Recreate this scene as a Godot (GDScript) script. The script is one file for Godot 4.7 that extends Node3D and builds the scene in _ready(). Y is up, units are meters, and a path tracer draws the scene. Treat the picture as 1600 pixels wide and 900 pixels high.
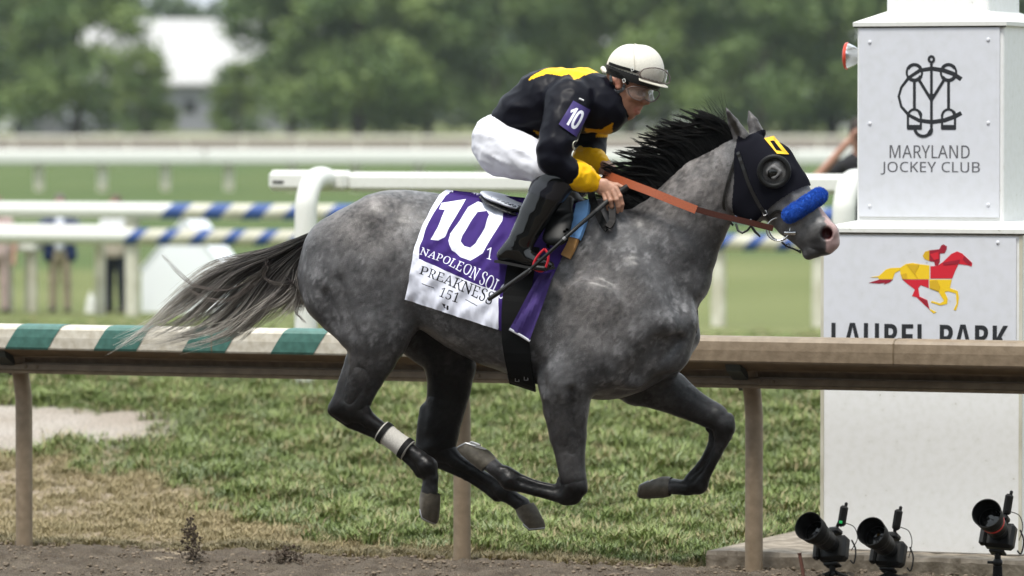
extends Node3D
# A grey racehorse and its jockey gallop past the finish tower of a dirt track.
# Units are metres, y is up; the camera stands at x = 0, z = 0 and looks towards -z.

const EYE := Vector3(0, 2.05, 0)
const FOCAL := 8250.0            # focal length in pixels of the 1600 x 900 photograph
const PITCH := 0.032716          # the lens looks 1.87 degrees down
const RAIL_TURN := 0.3876        # the rails run 22 degrees off the picture plane
const HORSE_TURN := 0.30         # the horse gallops 17 degrees towards the camera
const HORSE_AT := Vector3(0, 0, -22)
const PX := 1.0 / 375.0          # one photograph pixel at the horse, in metres

# ------------------------------------------------------------------ meshes
class Bag:
	var v := PackedVector3Array()
	var n := PackedVector3Array()
	var c := PackedColorArray()
	var uv := PackedVector2Array()
	var idx := PackedInt32Array()
	var tint := Color(1, 1, 1)

	func vert(p: Vector3, q: Vector3, t := Vector2.ZERO) -> int:
		v.append(p); n.append(q); c.append(tint); uv.append(t)
		return v.size() - 1

	func tri(a: Vector3, b: Vector3, d: Vector3) -> void:
		var m := (d - a).cross(b - a).normalized()
		var i := vert(a, m); vert(b, m); vert(d, m)
		idx.append_array([i, i + 1, i + 2])

	func quad(a: Vector3, b: Vector3, d: Vector3, e: Vector3) -> void:
		var m := (d - a).cross(b - a).normalized()
		if m.length() < 0.5:
			m = (e - a).cross(d - a).normalized()
		var i := vert(a, m, Vector2(0, 0)); vert(b, m, Vector2(1, 0)); vert(d, m, Vector2(1, 1)); vert(e, m, Vector2(0, 1))
		idx.append_array([i, i + 1, i + 2, i, i + 2, i + 3])

	# a box with chamfered edges
	func box(at: Vector3, size: Vector3, b := Basis(), ch := 0.004) -> void:
		var h := size * 0.5
		ch = minf(ch, minf(h.x, minf(h.y, h.z)) * 0.6)
		var P := func(sx: float, sy: float, sz: float, k: int) -> Vector3:
			var q := Vector3(sx * (h.x - (ch if k != 0 else 0.0)), sy * (h.y - (ch if k != 1 else 0.0)), sz * (h.z - (ch if k != 2 else 0.0)))
			return at + b * q
		for s: float in [-1.0, 1.0]:
			face(P.call(s, -1, -1, 0), P.call(s, 1, -1, 0), P.call(s, 1, 1, 0), P.call(s, -1, 1, 0), at)
			face(P.call(-1, s, -1, 1), P.call(1, s, -1, 1), P.call(1, s, 1, 1), P.call(-1, s, 1, 1), at)
			face(P.call(-1, -1, s, 2), P.call(1, -1, s, 2), P.call(1, 1, s, 2), P.call(-1, 1, s, 2), at)
			for t: float in [-1.0, 1.0]:
				face(P.call(s, t, -1, 0), P.call(s, t, 1, 0), P.call(s, t, 1, 1), P.call(s, t, -1, 1), at)
				face(P.call(s, -1, t, 0), P.call(s, 1, t, 0), P.call(s, 1, t, 2), P.call(s, -1, t, 2), at)
				face(P.call(-1, s, t, 1), P.call(1, s, t, 1), P.call(1, s, t, 2), P.call(-1, s, t, 2), at)
				for w: float in [-1.0, 1.0]:
					var m: Vector3 = (P.call(s, t, w, 0) + P.call(s, t, w, 1) + P.call(s, t, w, 2)) / 3.0 - at
					var a: Vector3 = P.call(s, t, w, 0)
					var e: Vector3 = P.call(s, t, w, 1)
					var g: Vector3 = P.call(s, t, w, 2)
					if (g - a).cross(e - a).dot(m) < 0:
						tri(a, g, e)
					else:
						tri(a, e, g)

	func face(a: Vector3, b: Vector3, d: Vector3, e: Vector3, inside: Vector3) -> void:
		if (d - a).cross(b - a).dot((a + d) * 0.5 - inside) < 0:
			quad(a, e, d, b)
		else:
			quad(a, b, d, e)

	# a round tube along points with a radius at each
	func tube(p: Array, r: Array, sides := 8, caps := true, flat := 1.0, side := Vector3.ZERO) -> void:
		var first := v.size()
		var m := p.size()
		var ref := side
		for i in m:
			var t: Vector3 = (p[mini(i + 1, m - 1)] - p[maxi(i - 1, 0)]).normalized()
			if ref == Vector3.ZERO:
				ref = t.cross(Vector3.UP if absf(t.y) < 0.9 else Vector3.RIGHT).normalized()
			var a := (ref - t * ref.dot(t)).normalized()
			ref = a if side == Vector3.ZERO else side
			var d := t.cross(a)
			for k in sides:
				var w := TAU * k / sides
				var q := a * cos(w) + d * sin(w) * flat
				vert(p[i] + q * float(r[mini(i, r.size() - 1)]), (a * cos(w) * flat + d * sin(w)).normalized(), Vector2(float(k) / sides, float(i) / (m - 1)))
		for i in m - 1:
			for k in sides:
				var a2 := first + i * sides + k
				var b2 := first + i * sides + (k + 1) % sides
				idx.append_array([a2, b2, b2 + sides, a2, b2 + sides, a2 + sides])
		if caps:
			for e in [0, m - 1]:
				var t2: Vector3 = (p[0] - p[1]).normalized() if e == 0 else (p[m - 1] - p[m - 2]).normalized()
				var mid := vert(p[e], t2)
				var ring := v.size()
				for k in sides:
					vert(v[first + e * sides + k], t2)
				for k in sides:
					idx.append_array([mid, ring + k, ring + (k + 1) % sides])

	# a thin hair: three-sided, tapering, coloured from root to tip
	func hair(p: PackedVector3Array, r: float, c0: Color, c1: Color, c2: Color) -> void:
		var first := v.size()
		var m := p.size()
		for i in m:
			var t := (p[mini(i + 1, m - 1)] - p[maxi(i - 1, 0)]).normalized()
			var a := t.cross(Vector3(0, 0.3, 1)).normalized()
			var d := t.cross(a)
			var w := float(i) / (m - 1)
			tint = c0.lerp(c1, clampf(w * 2.0, 0, 1)) if w < 0.5 else c1.lerp(c2, (w - 0.5) * 2.0)
			var rr := r * (1.0 - 0.75 * w * w)
			for k in 3:
				var q := a * cos(TAU * k / 3.0) + d * sin(TAU * k / 3.0)
				vert(p[i] + q * rr, q)
		for i in m - 1:
			for k in 3:
				var a2 := first + i * 3 + k
				var b2 := first + i * 3 + (k + 1) % 3
				idx.append_array([a2, b2, b2 + 3, a2, b2 + 3, a2 + 3])
		tint = Color(1, 1, 1)

	# a flat strap swept along points, lying on the given normals
	func strap(p: Array, up: Array, w: float, th: float) -> void:
		var m := p.size()
		for i in m - 1:
			var e := []
			for j in [i, i + 1]:
				var t: Vector3 = (p[mini(j + 1, m - 1)] - p[maxi(j - 1, 0)]).normalized()
				var u: Vector3 = up[mini(j, up.size() - 1)]
				u = (u - t * u.dot(t)).normalized()
				var s := t.cross(u)
				e.append([p[j] + s * w * 0.5 + u * th, p[j] - s * w * 0.5 + u * th, p[j] - s * w * 0.5 - u * th * 0.3, p[j] + s * w * 0.5 - u * th * 0.3])
			var mid: Vector3 = (p[i] + p[i + 1]) * 0.5
			for k in 4:
				face(e[0][k], e[0][(k + 1) % 4], e[1][(k + 1) % 4], e[1][k], mid)
			if i == 0:
				face(e[0][0], e[0][1], e[0][2], e[0][3], mid)
			if i == m - 2:
				face(e[1][0], e[1][1], e[1][2], e[1][3], mid)

	# a flat outline given thickness: pts are 2D, mapped by frame (x, y in the plane, z out of it)
	func prism(pts: PackedVector2Array, frame: Transform3D, depth: float) -> void:
		var t := Geometry2D.triangulate_polygon(pts)
		for g in [depth, 0.0]:
			for k in range(0, t.size(), 3):
				var a := frame * Vector3(pts[t[k]].x, pts[t[k]].y, g)
				var b := frame * Vector3(pts[t[k + 1]].x, pts[t[k + 1]].y, g)
				var d := frame * Vector3(pts[t[k + 2]].x, pts[t[k + 2]].y, g)
				if ((d - a).cross(b - a).dot(frame.basis.z) > 0) == (g > 0):
					tri(a, b, d)
				else:
					tri(a, d, b)
		var cw := 0.0
		for k in pts.size():
			cw += pts[k].cross(pts[(k + 1) % pts.size()])
		for k in pts.size():
			var a3 := pts[k]
			var b3 := pts[(k + 1) % pts.size()]
			if cw < 0:
				var sw := a3; a3 = b3; b3 = sw
			quad(frame * Vector3(a3.x, a3.y, 0), frame * Vector3(a3.x, a3.y, depth), frame * Vector3(b3.x, b3.y, depth), frame * Vector3(b3.x, b3.y, 0))

	# profile of (radius, height) turned round an axis
	func lathe(prof: Array, at: Transform3D, sides := 24) -> void:
		for i in prof.size() - 1:
			var a: Vector2 = prof[i]
			var b: Vector2 = prof[i + 1]
			var nn := Vector2(b.y - a.y, a.x - b.x).normalized()
			var first := v.size()
			for k in sides + 1:
				var w := TAU * k / sides
				var q := Vector3(cos(w), 0, sin(w))
				var nr := (at.basis * (q * nn.x + Vector3(0, nn.y, 0))).normalized()
				vert(at * (q * a.x + Vector3(0, a.y, 0)), nr); vert(at * (q * b.x + Vector3(0, b.y, 0)), nr)
			for k in sides:
				var s := first + k * 2
				idx.append_array([s, s + 1, s + 3, s, s + 3, s + 2])

	func mesh() -> ArrayMesh:
		# every face is wound the way its normals look
		for k in range(0, idx.size(), 3):
			var i := idx[k]
			var j := idx[k + 1]
			var l := idx[k + 2]
			if (v[l] - v[i]).cross(v[j] - v[i]).dot(n[i] + n[j] + n[l]) < 0.0:
				idx[k + 1] = l
				idx[k + 2] = j
		var a := []
		a.resize(Mesh.ARRAY_MAX)
		a[Mesh.ARRAY_VERTEX] = v; a[Mesh.ARRAY_NORMAL] = n; a[Mesh.ARRAY_COLOR] = c; a[Mesh.ARRAY_TEX_UV] = uv; a[Mesh.ARRAY_INDEX] = idx
		var m := ArrayMesh.new()
		m.add_surface_from_arrays(Mesh.PRIMITIVE_TRIANGLES, a)
		return m


# ------------------------------------------------------------------ smooth bodies
# A field of distances to bones joined with a smooth minimum, meshed as surface nets.
class Field:
	var o: Vector3
	var cell: float
	var nx: int
	var ny: int
	var nz: int
	var f := PackedFloat32Array()

	func _init(lo: Vector3, hi: Vector3, c: float) -> void:
		o = lo; cell = c
		nx = int((hi.x - lo.x) / c) + 2; ny = int((hi.y - lo.y) / c) + 2; nz = int((hi.z - lo.z) / c) + 2
		f.resize(nx * ny * nz)
		f.fill(9.0)

	# bones between begin and merge form one limb, which then joins the rest smoothly
	var limb := PackedFloat32Array()
	var touched := PackedInt32Array()
	var in_limb := false

	func begin() -> void:
		if limb.size() != f.size():
			limb.resize(f.size())
			limb.fill(9.0)
		var t := f
		f = limb
		limb = t
		touched.clear()
		in_limb = true

	func merge(k: float) -> void:
		var t := f
		f = limb
		limb = t
		in_limb = false
		for i in touched:
			var d := limb[i]
			limb[i] = 9.0
			var g := f[i]
			var e := maxf(k - absf(g - d), 0.0)
			f[i] = minf(g, d) - e * e / (4.0 * k)

	# radii: x across the bone in the plane, y along side
	func bone(a: Vector3, b: Vector3, ra: Vector2, rb: Vector2, side: Vector3, k: float, carve := false, reach := 0.0) -> void:
		var L := (b - a).length()
		var t := (b - a) / L if L > 1e-4 else side.cross(Vector3(0.31, 0.9, 0.2)).normalized()
		L = maxf(L, 1e-4)
		var s := (side - t * side.dot(t)).normalized()
		var u := t.cross(s)
		var m := maxf(maxf(ra.x, ra.y), maxf(rb.x, rb.y)) + maxf(k, reach) + 2.0 * cell
		var x0 := clampi(int((minf(a.x, b.x) - m - o.x) / cell), 0, nx - 1)
		var x1 := clampi(int((maxf(a.x, b.x) + m - o.x) / cell) + 1, 0, nx - 1)
		var y0 := clampi(int((minf(a.y, b.y) - m - o.y) / cell), 0, ny - 1)
		var y1 := clampi(int((maxf(a.y, b.y) + m - o.y) / cell) + 1, 0, ny - 1)
		var z0 := clampi(int((minf(a.z, b.z) - m - o.z) / cell), 0, nz - 1)
		var z1 := clampi(int((maxf(a.z, b.z) + m - o.z) / cell) + 1, 0, nz - 1)
		var far := maxf(k, reach) + 3.0 * cell
		for z in range(z0, z1 + 1):
			for y in range(y0, y1 + 1):
				var q0 := Vector3(o.x, o.y + y * cell, o.z + z * cell) - a
				# rows that pass the bone too far away are left out
				var yz := Vector2(b.y - a.y, b.z - a.z)
				var hh := clampf(Vector2(q0.y, q0.z).dot(yz) / maxf(yz.length_squared(), 1e-8), 0.0, 1.0)
				if (Vector2(q0.y, q0.z) - yz * hh).length() > m:
					continue
				var at := (z * ny + y) * nx
				for x in range(x0, x1 + 1):
					var q := Vector3(q0.x + x * cell, q0.y, q0.z)
					var w := q.dot(t)
					var h := clampf(w / L, 0.0, 1.0)
					var ru := lerpf(ra.x, rb.x, h)
					var rs := lerpf(ra.y, rb.y, h)
					var p := Vector3(q.dot(u) / ru, q.dot(s) / rs, (w - h * L) / ((ru + rs) * 0.5))
					var k0 := p.length()
					var d: float
					if k0 < 0.02:
						d = -minf(ru, rs)
					else:
						d = k0 * (k0 - 1.0) / Vector3(p.x / ru, p.y / rs, p.z * 2.0 / (ru + rs)).length()
					if d > far:
						continue
					var g := f[at + x]
					if in_limb and g > 8.9:
						touched.append(at + x)
					if carve:
						d = -d
						var e := maxf(k - absf(g - d), 0.0)
						f[at + x] = maxf(g, d) + e * e / (4.0 * k)
					else:
						var e2 := maxf(k - absf(g - d), 0.0)
						f[at + x] = minf(g, d) - e2 * e2 / (4.0 * k)

	# a trunk along x: stations [x, top, bottom, half width, narrowing towards the top]
	func loft(st: Array) -> void:
		for x in nx:
			var X := o.x + x * cell
			if X < st[0][0] or X > st[st.size() - 1][0]:
				continue
			var s := station(st, X)
			var cy: float = (s[1] + s[2]) * 0.5
			var hy: float = (s[1] - s[2]) * 0.5
			var hw: float = s[3]
			var tp: float = s[4]
			for y in range(maxi(0, int((s[2] - o.y) / cell) - 6), mini(ny, int((s[1] - o.y) / cell) + 7)):
				var Y := (o.y + y * cell - cy) / hy
				var wz := hw * (1.0 - tp * clampf(Y, -1.0, 1.0))
				for z in nz:
					var Z := (o.z + z * cell) / wz
					if absf(Z) > 1.5:
						continue
					var k0 := sqrt(Y * Y + Z * Z)
					var d := -0.1
					if k0 > 0.05:
						d = k0 * (k0 - 1.0) / sqrt(Y * Y / (hy * hy) + Z * Z / (wz * wz))
					var at := (z * ny + y) * nx + x
					f[at] = minf(f[at], d)

	static func station(st: Array, X: float) -> Array:
		var i := 0
		while i < st.size() - 2 and X > st[i + 1][0]:
			i += 1
		var t: float = clampf((X - st[i][0]) / (st[i + 1][0] - st[i][0]), 0.0, 1.0)
		var r := [X]
		for k in range(1, 5):
			r.append(cubic_interpolate(st[i][k], st[i + 1][k], st[maxi(i - 1, 0)][k], st[mini(i + 2, st.size() - 1)][k], t))
		return r

	func at(p: Vector3) -> float:
		var q := (p - o) / cell
		var x := clampi(int(q.x), 0, nx - 2)
		var y := clampi(int(q.y), 0, ny - 2)
		var z := clampi(int(q.z), 0, nz - 2)
		var fx := clampf(q.x - x, 0, 1)
		var fy := clampf(q.y - y, 0, 1)
		var fz := clampf(q.z - z, 0, 1)
		var i := (z * ny + y) * nx + x
		var j := i + ny * nx
		return lerpf(lerpf(lerpf(f[i], f[i + 1], fx), lerpf(f[i + nx], f[i + nx + 1], fx), fy), lerpf(lerpf(f[j], f[j + 1], fx), lerpf(f[j + nx], f[j + nx + 1], fx), fy), fz)

	func slope(p: Vector3) -> Vector3:
		var e := cell
		return Vector3(at(p + Vector3(e, 0, 0)) - at(p - Vector3(e, 0, 0)), at(p + Vector3(0, e, 0)) - at(p - Vector3(0, e, 0)), at(p + Vector3(0, 0, e)) - at(p - Vector3(0, 0, e))).normalized()

	# adds the surface at iso; col(p, n) -> Color; keep(p) -> bool; push(p, n) -> metres outward
	func surface(bag: Bag, col: Callable, iso := 0.0, keep = null, push = null, ease := 0) -> void:
		var sy := nx
		var sz := nx * ny
		var near := iso + 2.2 * cell
		var off := PackedInt32Array([0, 1, sy, sy + 1, sz, sz + 1, sz + sy, sz + sy + 1])
		var edges := [[0, 1], [2, 3], [4, 5], [6, 7], [0, 2], [1, 3], [4, 6], [5, 7], [0, 4], [1, 5], [2, 6], [3, 7]]
		var cor := []
		for k in 8:
			cor.append(Vector3(k & 1, (k >> 1) & 1, (k >> 2) & 1))
		var which := {}
		var first := bag.v.size()
		var w := PackedFloat32Array()
		w.resize(8)
		for z in nz - 1:
			for y in ny - 1:
				var row := (z * ny + y) * nx
				for x in nx - 1:
					var i := row + x
					var g := f[i]
					if g > near or g < iso - 2.2 * cell:
						continue
					var mask := 0
					for k in 8:
						w[k] = f[i + off[k]] - iso
						if w[k] < 0.0:
							mask |= 1 << k
					if mask == 0 or mask == 255:
						continue
					var p := Vector3.ZERO
					var m := 0
					for e in edges:
						var a: float = w[e[0]]
						var b: float = w[e[1]]
						if (a < 0.0) != (b < 0.0):
							p += cor[e[0]].lerp(cor[e[1]], a / (a - b))
							m += 1
					p = o + (Vector3(x, y, z) + p / m) * cell
					var nn := Vector3(w[1] - w[0] + w[3] - w[2] + w[5] - w[4] + w[7] - w[6], w[2] - w[0] + w[3] - w[1] + w[6] - w[4] + w[7] - w[5], w[4] - w[0] + w[5] - w[1] + w[6] - w[2] + w[7] - w[3]).normalized()
					if push != null:
						p += nn * push.call(p, nn)
					bag.tint = col.call(p, nn)
					which[i] = bag.vert(p, nn)
		for i: int in which:
			for ax in 3:
				var d: int = [1, sy, sz][ax]
				var e1: int = [sy, sz, 1][ax]
				var e2: int = [sz, 1, sy][ax]
				var inside := f[i] < iso
				if inside == (f[i + d] < iso):
					continue
				if not (which.has(i - e1) and which.has(i - e2) and which.has(i - e1 - e2)):
					continue
				var a2: int = which[i]
				var b2: int = which[i - e1]
				var c2: int = which[i - e1 - e2]
				var d2: int = which[i - e2]
				if keep != null and not keep.call((bag.v[a2] + bag.v[c2]) * 0.5):
					continue
				if inside:
					bag.idx.append_array([a2, d2, c2, a2, c2, b2])
				else:
					bag.idx.append_array([a2, b2, c2, a2, c2, d2])
		for e in ease:
			relax(bag, first)
		if push != null or ease > 0:
			resmooth(bag, first)
		bag.tint = Color(1, 1, 1)

	# moves every vertex half way to the middle of its neighbours
	static func relax(bag: Bag, first: int) -> void:
		var sum := PackedVector3Array()
		var cnt := PackedInt32Array()
		sum.resize(bag.v.size() - first)
		cnt.resize(bag.v.size() - first)
		for k in range(0, bag.idx.size(), 3):
			var a := bag.idx[k] - first
			if a < 0:
				continue
			var b := bag.idx[k + 1] - first
			var c := bag.idx[k + 2] - first
			var s := bag.v[a + first] + bag.v[b + first] + bag.v[c + first]
			sum[a] += s; sum[b] += s; sum[c] += s
			cnt[a] += 3; cnt[b] += 3; cnt[c] += 3
		for i in cnt.size():
			if cnt[i] > 0:
				bag.v[i + first] = bag.v[i + first].lerp(sum[i] / cnt[i], 0.7)

	# normals from the faces, after the surface was pushed in and out
	static func resmooth(bag: Bag, first: int) -> void:
		for i in range(first, bag.v.size()):
			bag.n[i] = Vector3.ZERO
		for k in range(0, bag.idx.size(), 3):
			var a := bag.idx[k]
			if a < first:
				continue
			var m := (bag.v[bag.idx[k + 2]] - bag.v[a]).cross(bag.v[bag.idx[k + 1]] - bag.v[a])
			bag.n[a] += m; bag.n[bag.idx[k + 1]] += m; bag.n[bag.idx[k + 2]] += m
		for i in range(first, bag.v.size()):
			bag.n[i] = bag.n[i].normalized() if bag.n[i].length() > 1e-12 else Vector3.UP


# ------------------------------------------------------------------ helpers
var rng := RandomNumberGenerator.new()
var taken := {}
var M := {}
var noise := FastNoiseLite.new()

func numbered(called: String) -> String:
	taken[called] = int(taken.get(called, -1)) + 1
	return called if taken[called] == 0 else "%s_%03d" % [called, taken[called]]

func thing(called: String, label: String, category: String, at := Vector3.ZERO, turn := 0.0, group := "") -> Node3D:
	var o := Node3D.new()
	o.name = numbered(called)
	add_child(o)
	o.position = at
	o.rotation.y = turn
	tag(o, label, category, group)
	return o

func tag(o: Node3D, label: String, category := "", group := "", kind := "") -> void:
	if label: o.set_meta("label", label)
	if category: o.set_meta("category", category)
	if group: o.set_meta("group", group)
	if kind: o.set_meta("kind", kind)

func part(called: String, bag: Bag, m: Material, parent: Node3D, label := "") -> MeshInstance3D:
	return shape(called, bag.mesh(), m, parent, label)

func shape(called: String, me: Mesh, m: Material, parent: Node3D, label := "") -> MeshInstance3D:
	var o := MeshInstance3D.new()
	o.name = called
	o.mesh = me
	o.material_override = m
	parent.add_child(o, true)
	if label: o.set_meta("label", label)
	return o

func structure(called: String, bag: Bag, m: Material) -> MeshInstance3D:
	var o := part(numbered(called), bag, m, self)
	o.set_meta("kind", "structure")
	return o

func copy(o: Node3D, called: String, at: Vector3, turn: float, label: String) -> Node3D:
	var r: Node3D = o.duplicate()
	r.name = numbered(called)
	add_child(r)
	r.position = at
	r.rotation.y = turn
	r.set_meta("label", label)
	return r

# a material from a linear base colour
func mat(c: Color, rough := 0.8, metal := 0.0) -> StandardMaterial3D:
	var m := StandardMaterial3D.new()
	m.albedo_color = c.linear_to_srgb()
	m.roughness = rough
	m.metallic = metal
	m.cull_mode = BaseMaterial3D.CULL_DISABLED
	return m

func grey(g: float, rough := 0.8, metal := 0.0) -> StandardMaterial3D:
	return mat(Color(g, g, g), rough, metal)

func noise_tex(freq: float, lo: Color, hi: Color, seed_ := 1, size := 384, kind := FastNoiseLite.TYPE_SIMPLEX_SMOOTH, octaves := 4) -> NoiseTexture2D:
	var n := FastNoiseLite.new()
	n.seed = seed_
	n.noise_type = kind
	n.frequency = freq
	n.fractal_octaves = octaves
	var t := NoiseTexture2D.new()
	t.width = size; t.height = size
	t.seamless = true
	t.noise = n
	var g := Gradient.new()
	g.set_color(0, lo); g.set_color(1, hi)
	t.color_ramp = g
	return t

# grain multiplied onto a material's colour, in object space, metres per repeat
func grain(m: StandardMaterial3D, tex: Texture2D, metres: float, relief: Texture2D = null, depth := 0.0) -> StandardMaterial3D:
	m.albedo_texture = tex
	m.uv1_triplanar = true
	m.uv1_scale = Vector3.ONE / metres
	if relief:
		m.heightmap_enabled = true
		m.heightmap_texture = relief
		m.heightmap_scale = depth * 100.0
	return m

func vc(m: StandardMaterial3D) -> StandardMaterial3D:
	m.vertex_color_use_as_albedo = true
	return m

func ray(px: float, py: float) -> Vector3:
	var y := (450.0 - py) / FOCAL
	return Vector3((px - 800.0) / FOCAL, y * cos(PITCH) - sin(PITCH), -y * sin(PITCH) - cos(PITCH))

# where the sight line through a photograph pixel reaches a depth
func deep(px: float, py: float, depth: float) -> Vector3:
	var d := ray(px, py)
	return EYE + d * (depth / -d.z)

# horse's own axes: x forward, y up, z towards its right (near) side
var horse_frame := Transform3D(Basis(Vector3.UP, -HORSE_TURN), HORSE_AT)

func hp(px: float, py: float, lat := 0.0) -> Vector3:
	var d := ray(px, py)
	var n := horse_frame.basis.z
	var t := (lat + n.dot(HORSE_AT - EYE)) / n.dot(d)
	return horse_frame.affine_inverse() * (EYE + d * t)

# ground
const SLOPE := [[-400.0, 0.0], [24.0, 0.0], [25.2, 0.03], [31.6, 0.40], [36.0, 0.32], [60.0, -0.27], [77.0, -0.85], [135.0, 0.08], [180.0, 0.12], [400.0, 0.5], [4000.0, 0.5]]

func behind(x: float, z: float) -> float:      # metres behind the line of rail posts
	return x * sin(RAIL_TURN) - (z + 24.0) * cos(RAIL_TURN)

func height(x: float, z: float) -> float:
	var D := 24.0 + behind(x, z) / cos(RAIL_TURN)
	for i in SLOPE.size() - 1:
		if D < SLOPE[i + 1][0]:
			var t: float = (D - SLOPE[i][0]) / (SLOPE[i + 1][0] - SLOPE[i][0])
			var h := lerpf(SLOPE[i][1], SLOPE[i + 1][1], smoothstep(0, 1, t) * 0.5 + t * 0.5)
			if D > 24.0:
				h += noise.get_noise_2d(x * 60.0, z * 60.0) * 0.03 * clampf((D - 24.0) * 0.7, 0.0, 1.0)
			return h
	return 0.5

func foot(px: float, py: float) -> Vector3:     # where a sight line meets the ground
	var d := ray(px, py)
	d /= -d.z
	var t := 15.0
	while t < 900.0:
		var p := EYE + d * t
		if p.y < height(p.x, p.z):
			break
		t += 0.05 + t * 0.0006
	return EYE + d * t

func span(img: Image, pts: PackedVector2Array, col: Color) -> void:   # fills a polygon of print
	var lo := 1e9
	var hi := -1e9
	for p in pts:
		lo = minf(lo, p.y); hi = maxf(hi, p.y)
	for y in range(maxi(0, int(lo)), mini(img.get_height(), int(hi) + 1)):
		var xs := []
		for k in pts.size():
			var a := pts[k]
			var b := pts[(k + 1) % pts.size()]
			if (a.y <= y + 0.5) != (b.y <= y + 0.5):
				xs.append(a.x + (b.x - a.x) * (y + 0.5 - a.y) / (b.y - a.y))
		xs.sort()
		for k in range(0, xs.size() - 1, 2):
			var x0 := int(round(xs[k]))
			var x1 := int(round(xs[k + 1]))
			if x1 > x0:
				img.fill_rect(Rect2i(x0, y, x1 - x0, 1), col)

func letters(text: String, family: String, bold := 400) -> TextMesh:
	var f := SystemFont.new()
	f.font_names = PackedStringArray([family])
	f.font_weight = bold
	var t := TextMesh.new()
	t.text = text
	t.font = f
	t.font_size = 64
	t.pixel_size = 1.0 / 64.0
	t.depth = 0.0
	t.horizontal_alignment = HORIZONTAL_ALIGNMENT_CENTER
	t.vertical_alignment = VERTICAL_ALIGNMENT_CENTER
	return t

# text printed into an image; at is its centre, right and down its own axes in image pixels per em
func print_text(img: Image, text: String, family: String, at: Vector2, right: Vector2, down: Vector2, col: Color, bold := 400) -> void:
	var a := letters(text, family, bold).surface_get_arrays(0)
	var vs: PackedVector3Array = a[Mesh.ARRAY_VERTEX]
	var ix: PackedInt32Array = a[Mesh.ARRAY_INDEX] if a[Mesh.ARRAY_INDEX] != null else PackedInt32Array(range(vs.size()))
	for k in range(0, ix.size() - 2, 3):
		var p := PackedVector2Array()
		for j in 3:
			var q := vs[ix[k + j]]
			p.append(at + right * q.x - down * q.y)
		span(img, p, col)

func smooth_path(pts: Array, steps: int) -> Array:
	var out := []
	for i in pts.size() - 1:
		for k in steps:
			var t := float(k) / steps
			out.append(pts[i].cubic_interpolate(pts[i + 1], pts[maxi(i - 1, 0)], pts[mini(i + 2, pts.size() - 1)], t))
	out.append(pts[pts.size() - 1])
	return out

func _ready() -> void:
	rng.seed = 7
	noise.seed = 3
	noise.frequency = 0.01
	# camera
	var cam := Camera3D.new()
	cam.name = "camera"
	cam.position = EYE
	cam.rotation.x = -PITCH
	var att := CameraAttributesPhysical.new()
	att.frustum_focal_length = 220.0
	att.exposure_aperture = 3.7
	att.frustum_focus_distance = 22.0
	att.frustum_near = 0.5
	att.frustum_far = 3000.0
	cam.attributes = att
	cam.near = 0.5
	cam.far = 3000.0
	cam.fov = rad_to_deg(2.0 * atan(450.0 / FOCAL))
	add_child(cam)
	cam.current = true
	# sky and sun: a bright, thinly overcast afternoon
	var env := Environment.new()
	env.background_mode = Environment.BG_SKY
	var sky := ProceduralSkyMaterial.new()
	sky.sky_top_color = Color(0.93, 0.97, 1.0)
	sky.sky_horizon_color = Color(0.70, 0.725, 0.75)
	sky.sky_curve = 0.35
	sky.ground_horizon_color = Color(0.42, 0.45, 0.38)
	sky.ground_bottom_color = Color(0.30, 0.30, 0.26)
	sky.sun_angle_max = 1.0
	var sk := Sky.new()
	sk.sky_material = sky
	env.sky = sk
	env.background_energy_multiplier = 0.64
	env.tonemap_mode = Environment.TONE_MAPPER_LINEAR
	env.tonemap_exposure = 2.8
	env.sdfgi_enabled = true
	env.ssao_enabled = true
	env.ssil_enabled = true
	env.fog_enabled = true
	env.fog_density = 0.0001
	env.fog_light_color = Color(0.85, 0.89, 0.92)
	var we := WorldEnvironment.new()
	we.name = "environment"
	we.environment = env
	add_child(we)
	var sun := DirectionalLight3D.new()
	sun.name = "sun"
	sun.light_energy = 0.5
	sun.light_angular_distance = 14.0
	sun.light_color = Color(1.0, 0.985, 0.955)
	sun.shadow_enabled = true
	sun.rotation_degrees = Vector3(-68, -28, 0)
	add_child(sun)

	materials()
	var t0 := Time.get_ticks_msec()
	ground()
	trees_and_buildings()
	far_rails()
	infield()
	turf_rail()
	near_rail()
	tower()
	unseen_grandstand()
	print("setting ", Time.get_ticks_msec() - t0)
	horse()
	print("horse ", Time.get_ticks_msec() - t0)
	saddlery()
	print("saddlery ", Time.get_ticks_msec() - t0)
	jockey()
	print("jockey ", Time.get_ticks_msec() - t0)
	people()
	remote_cameras()
	grass()
	dirt()
	print("all ", Time.get_ticks_msec() - t0)

# paint with faint clouding and a few small scuffs
func specks(dark: Color, seed_: int) -> NoiseTexture2D:
	var t := noise_tex(0.035, dark, Color(1, 1, 1), seed_, 512, FastNoiseLite.TYPE_SIMPLEX_SMOOTH, 5)
	t.color_ramp.add_point(0.10, Color(0.965, 0.965, 0.955))
	t.color_ramp.add_point(0.5, Color(0.985, 0.985, 0.98))
	return t

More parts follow.
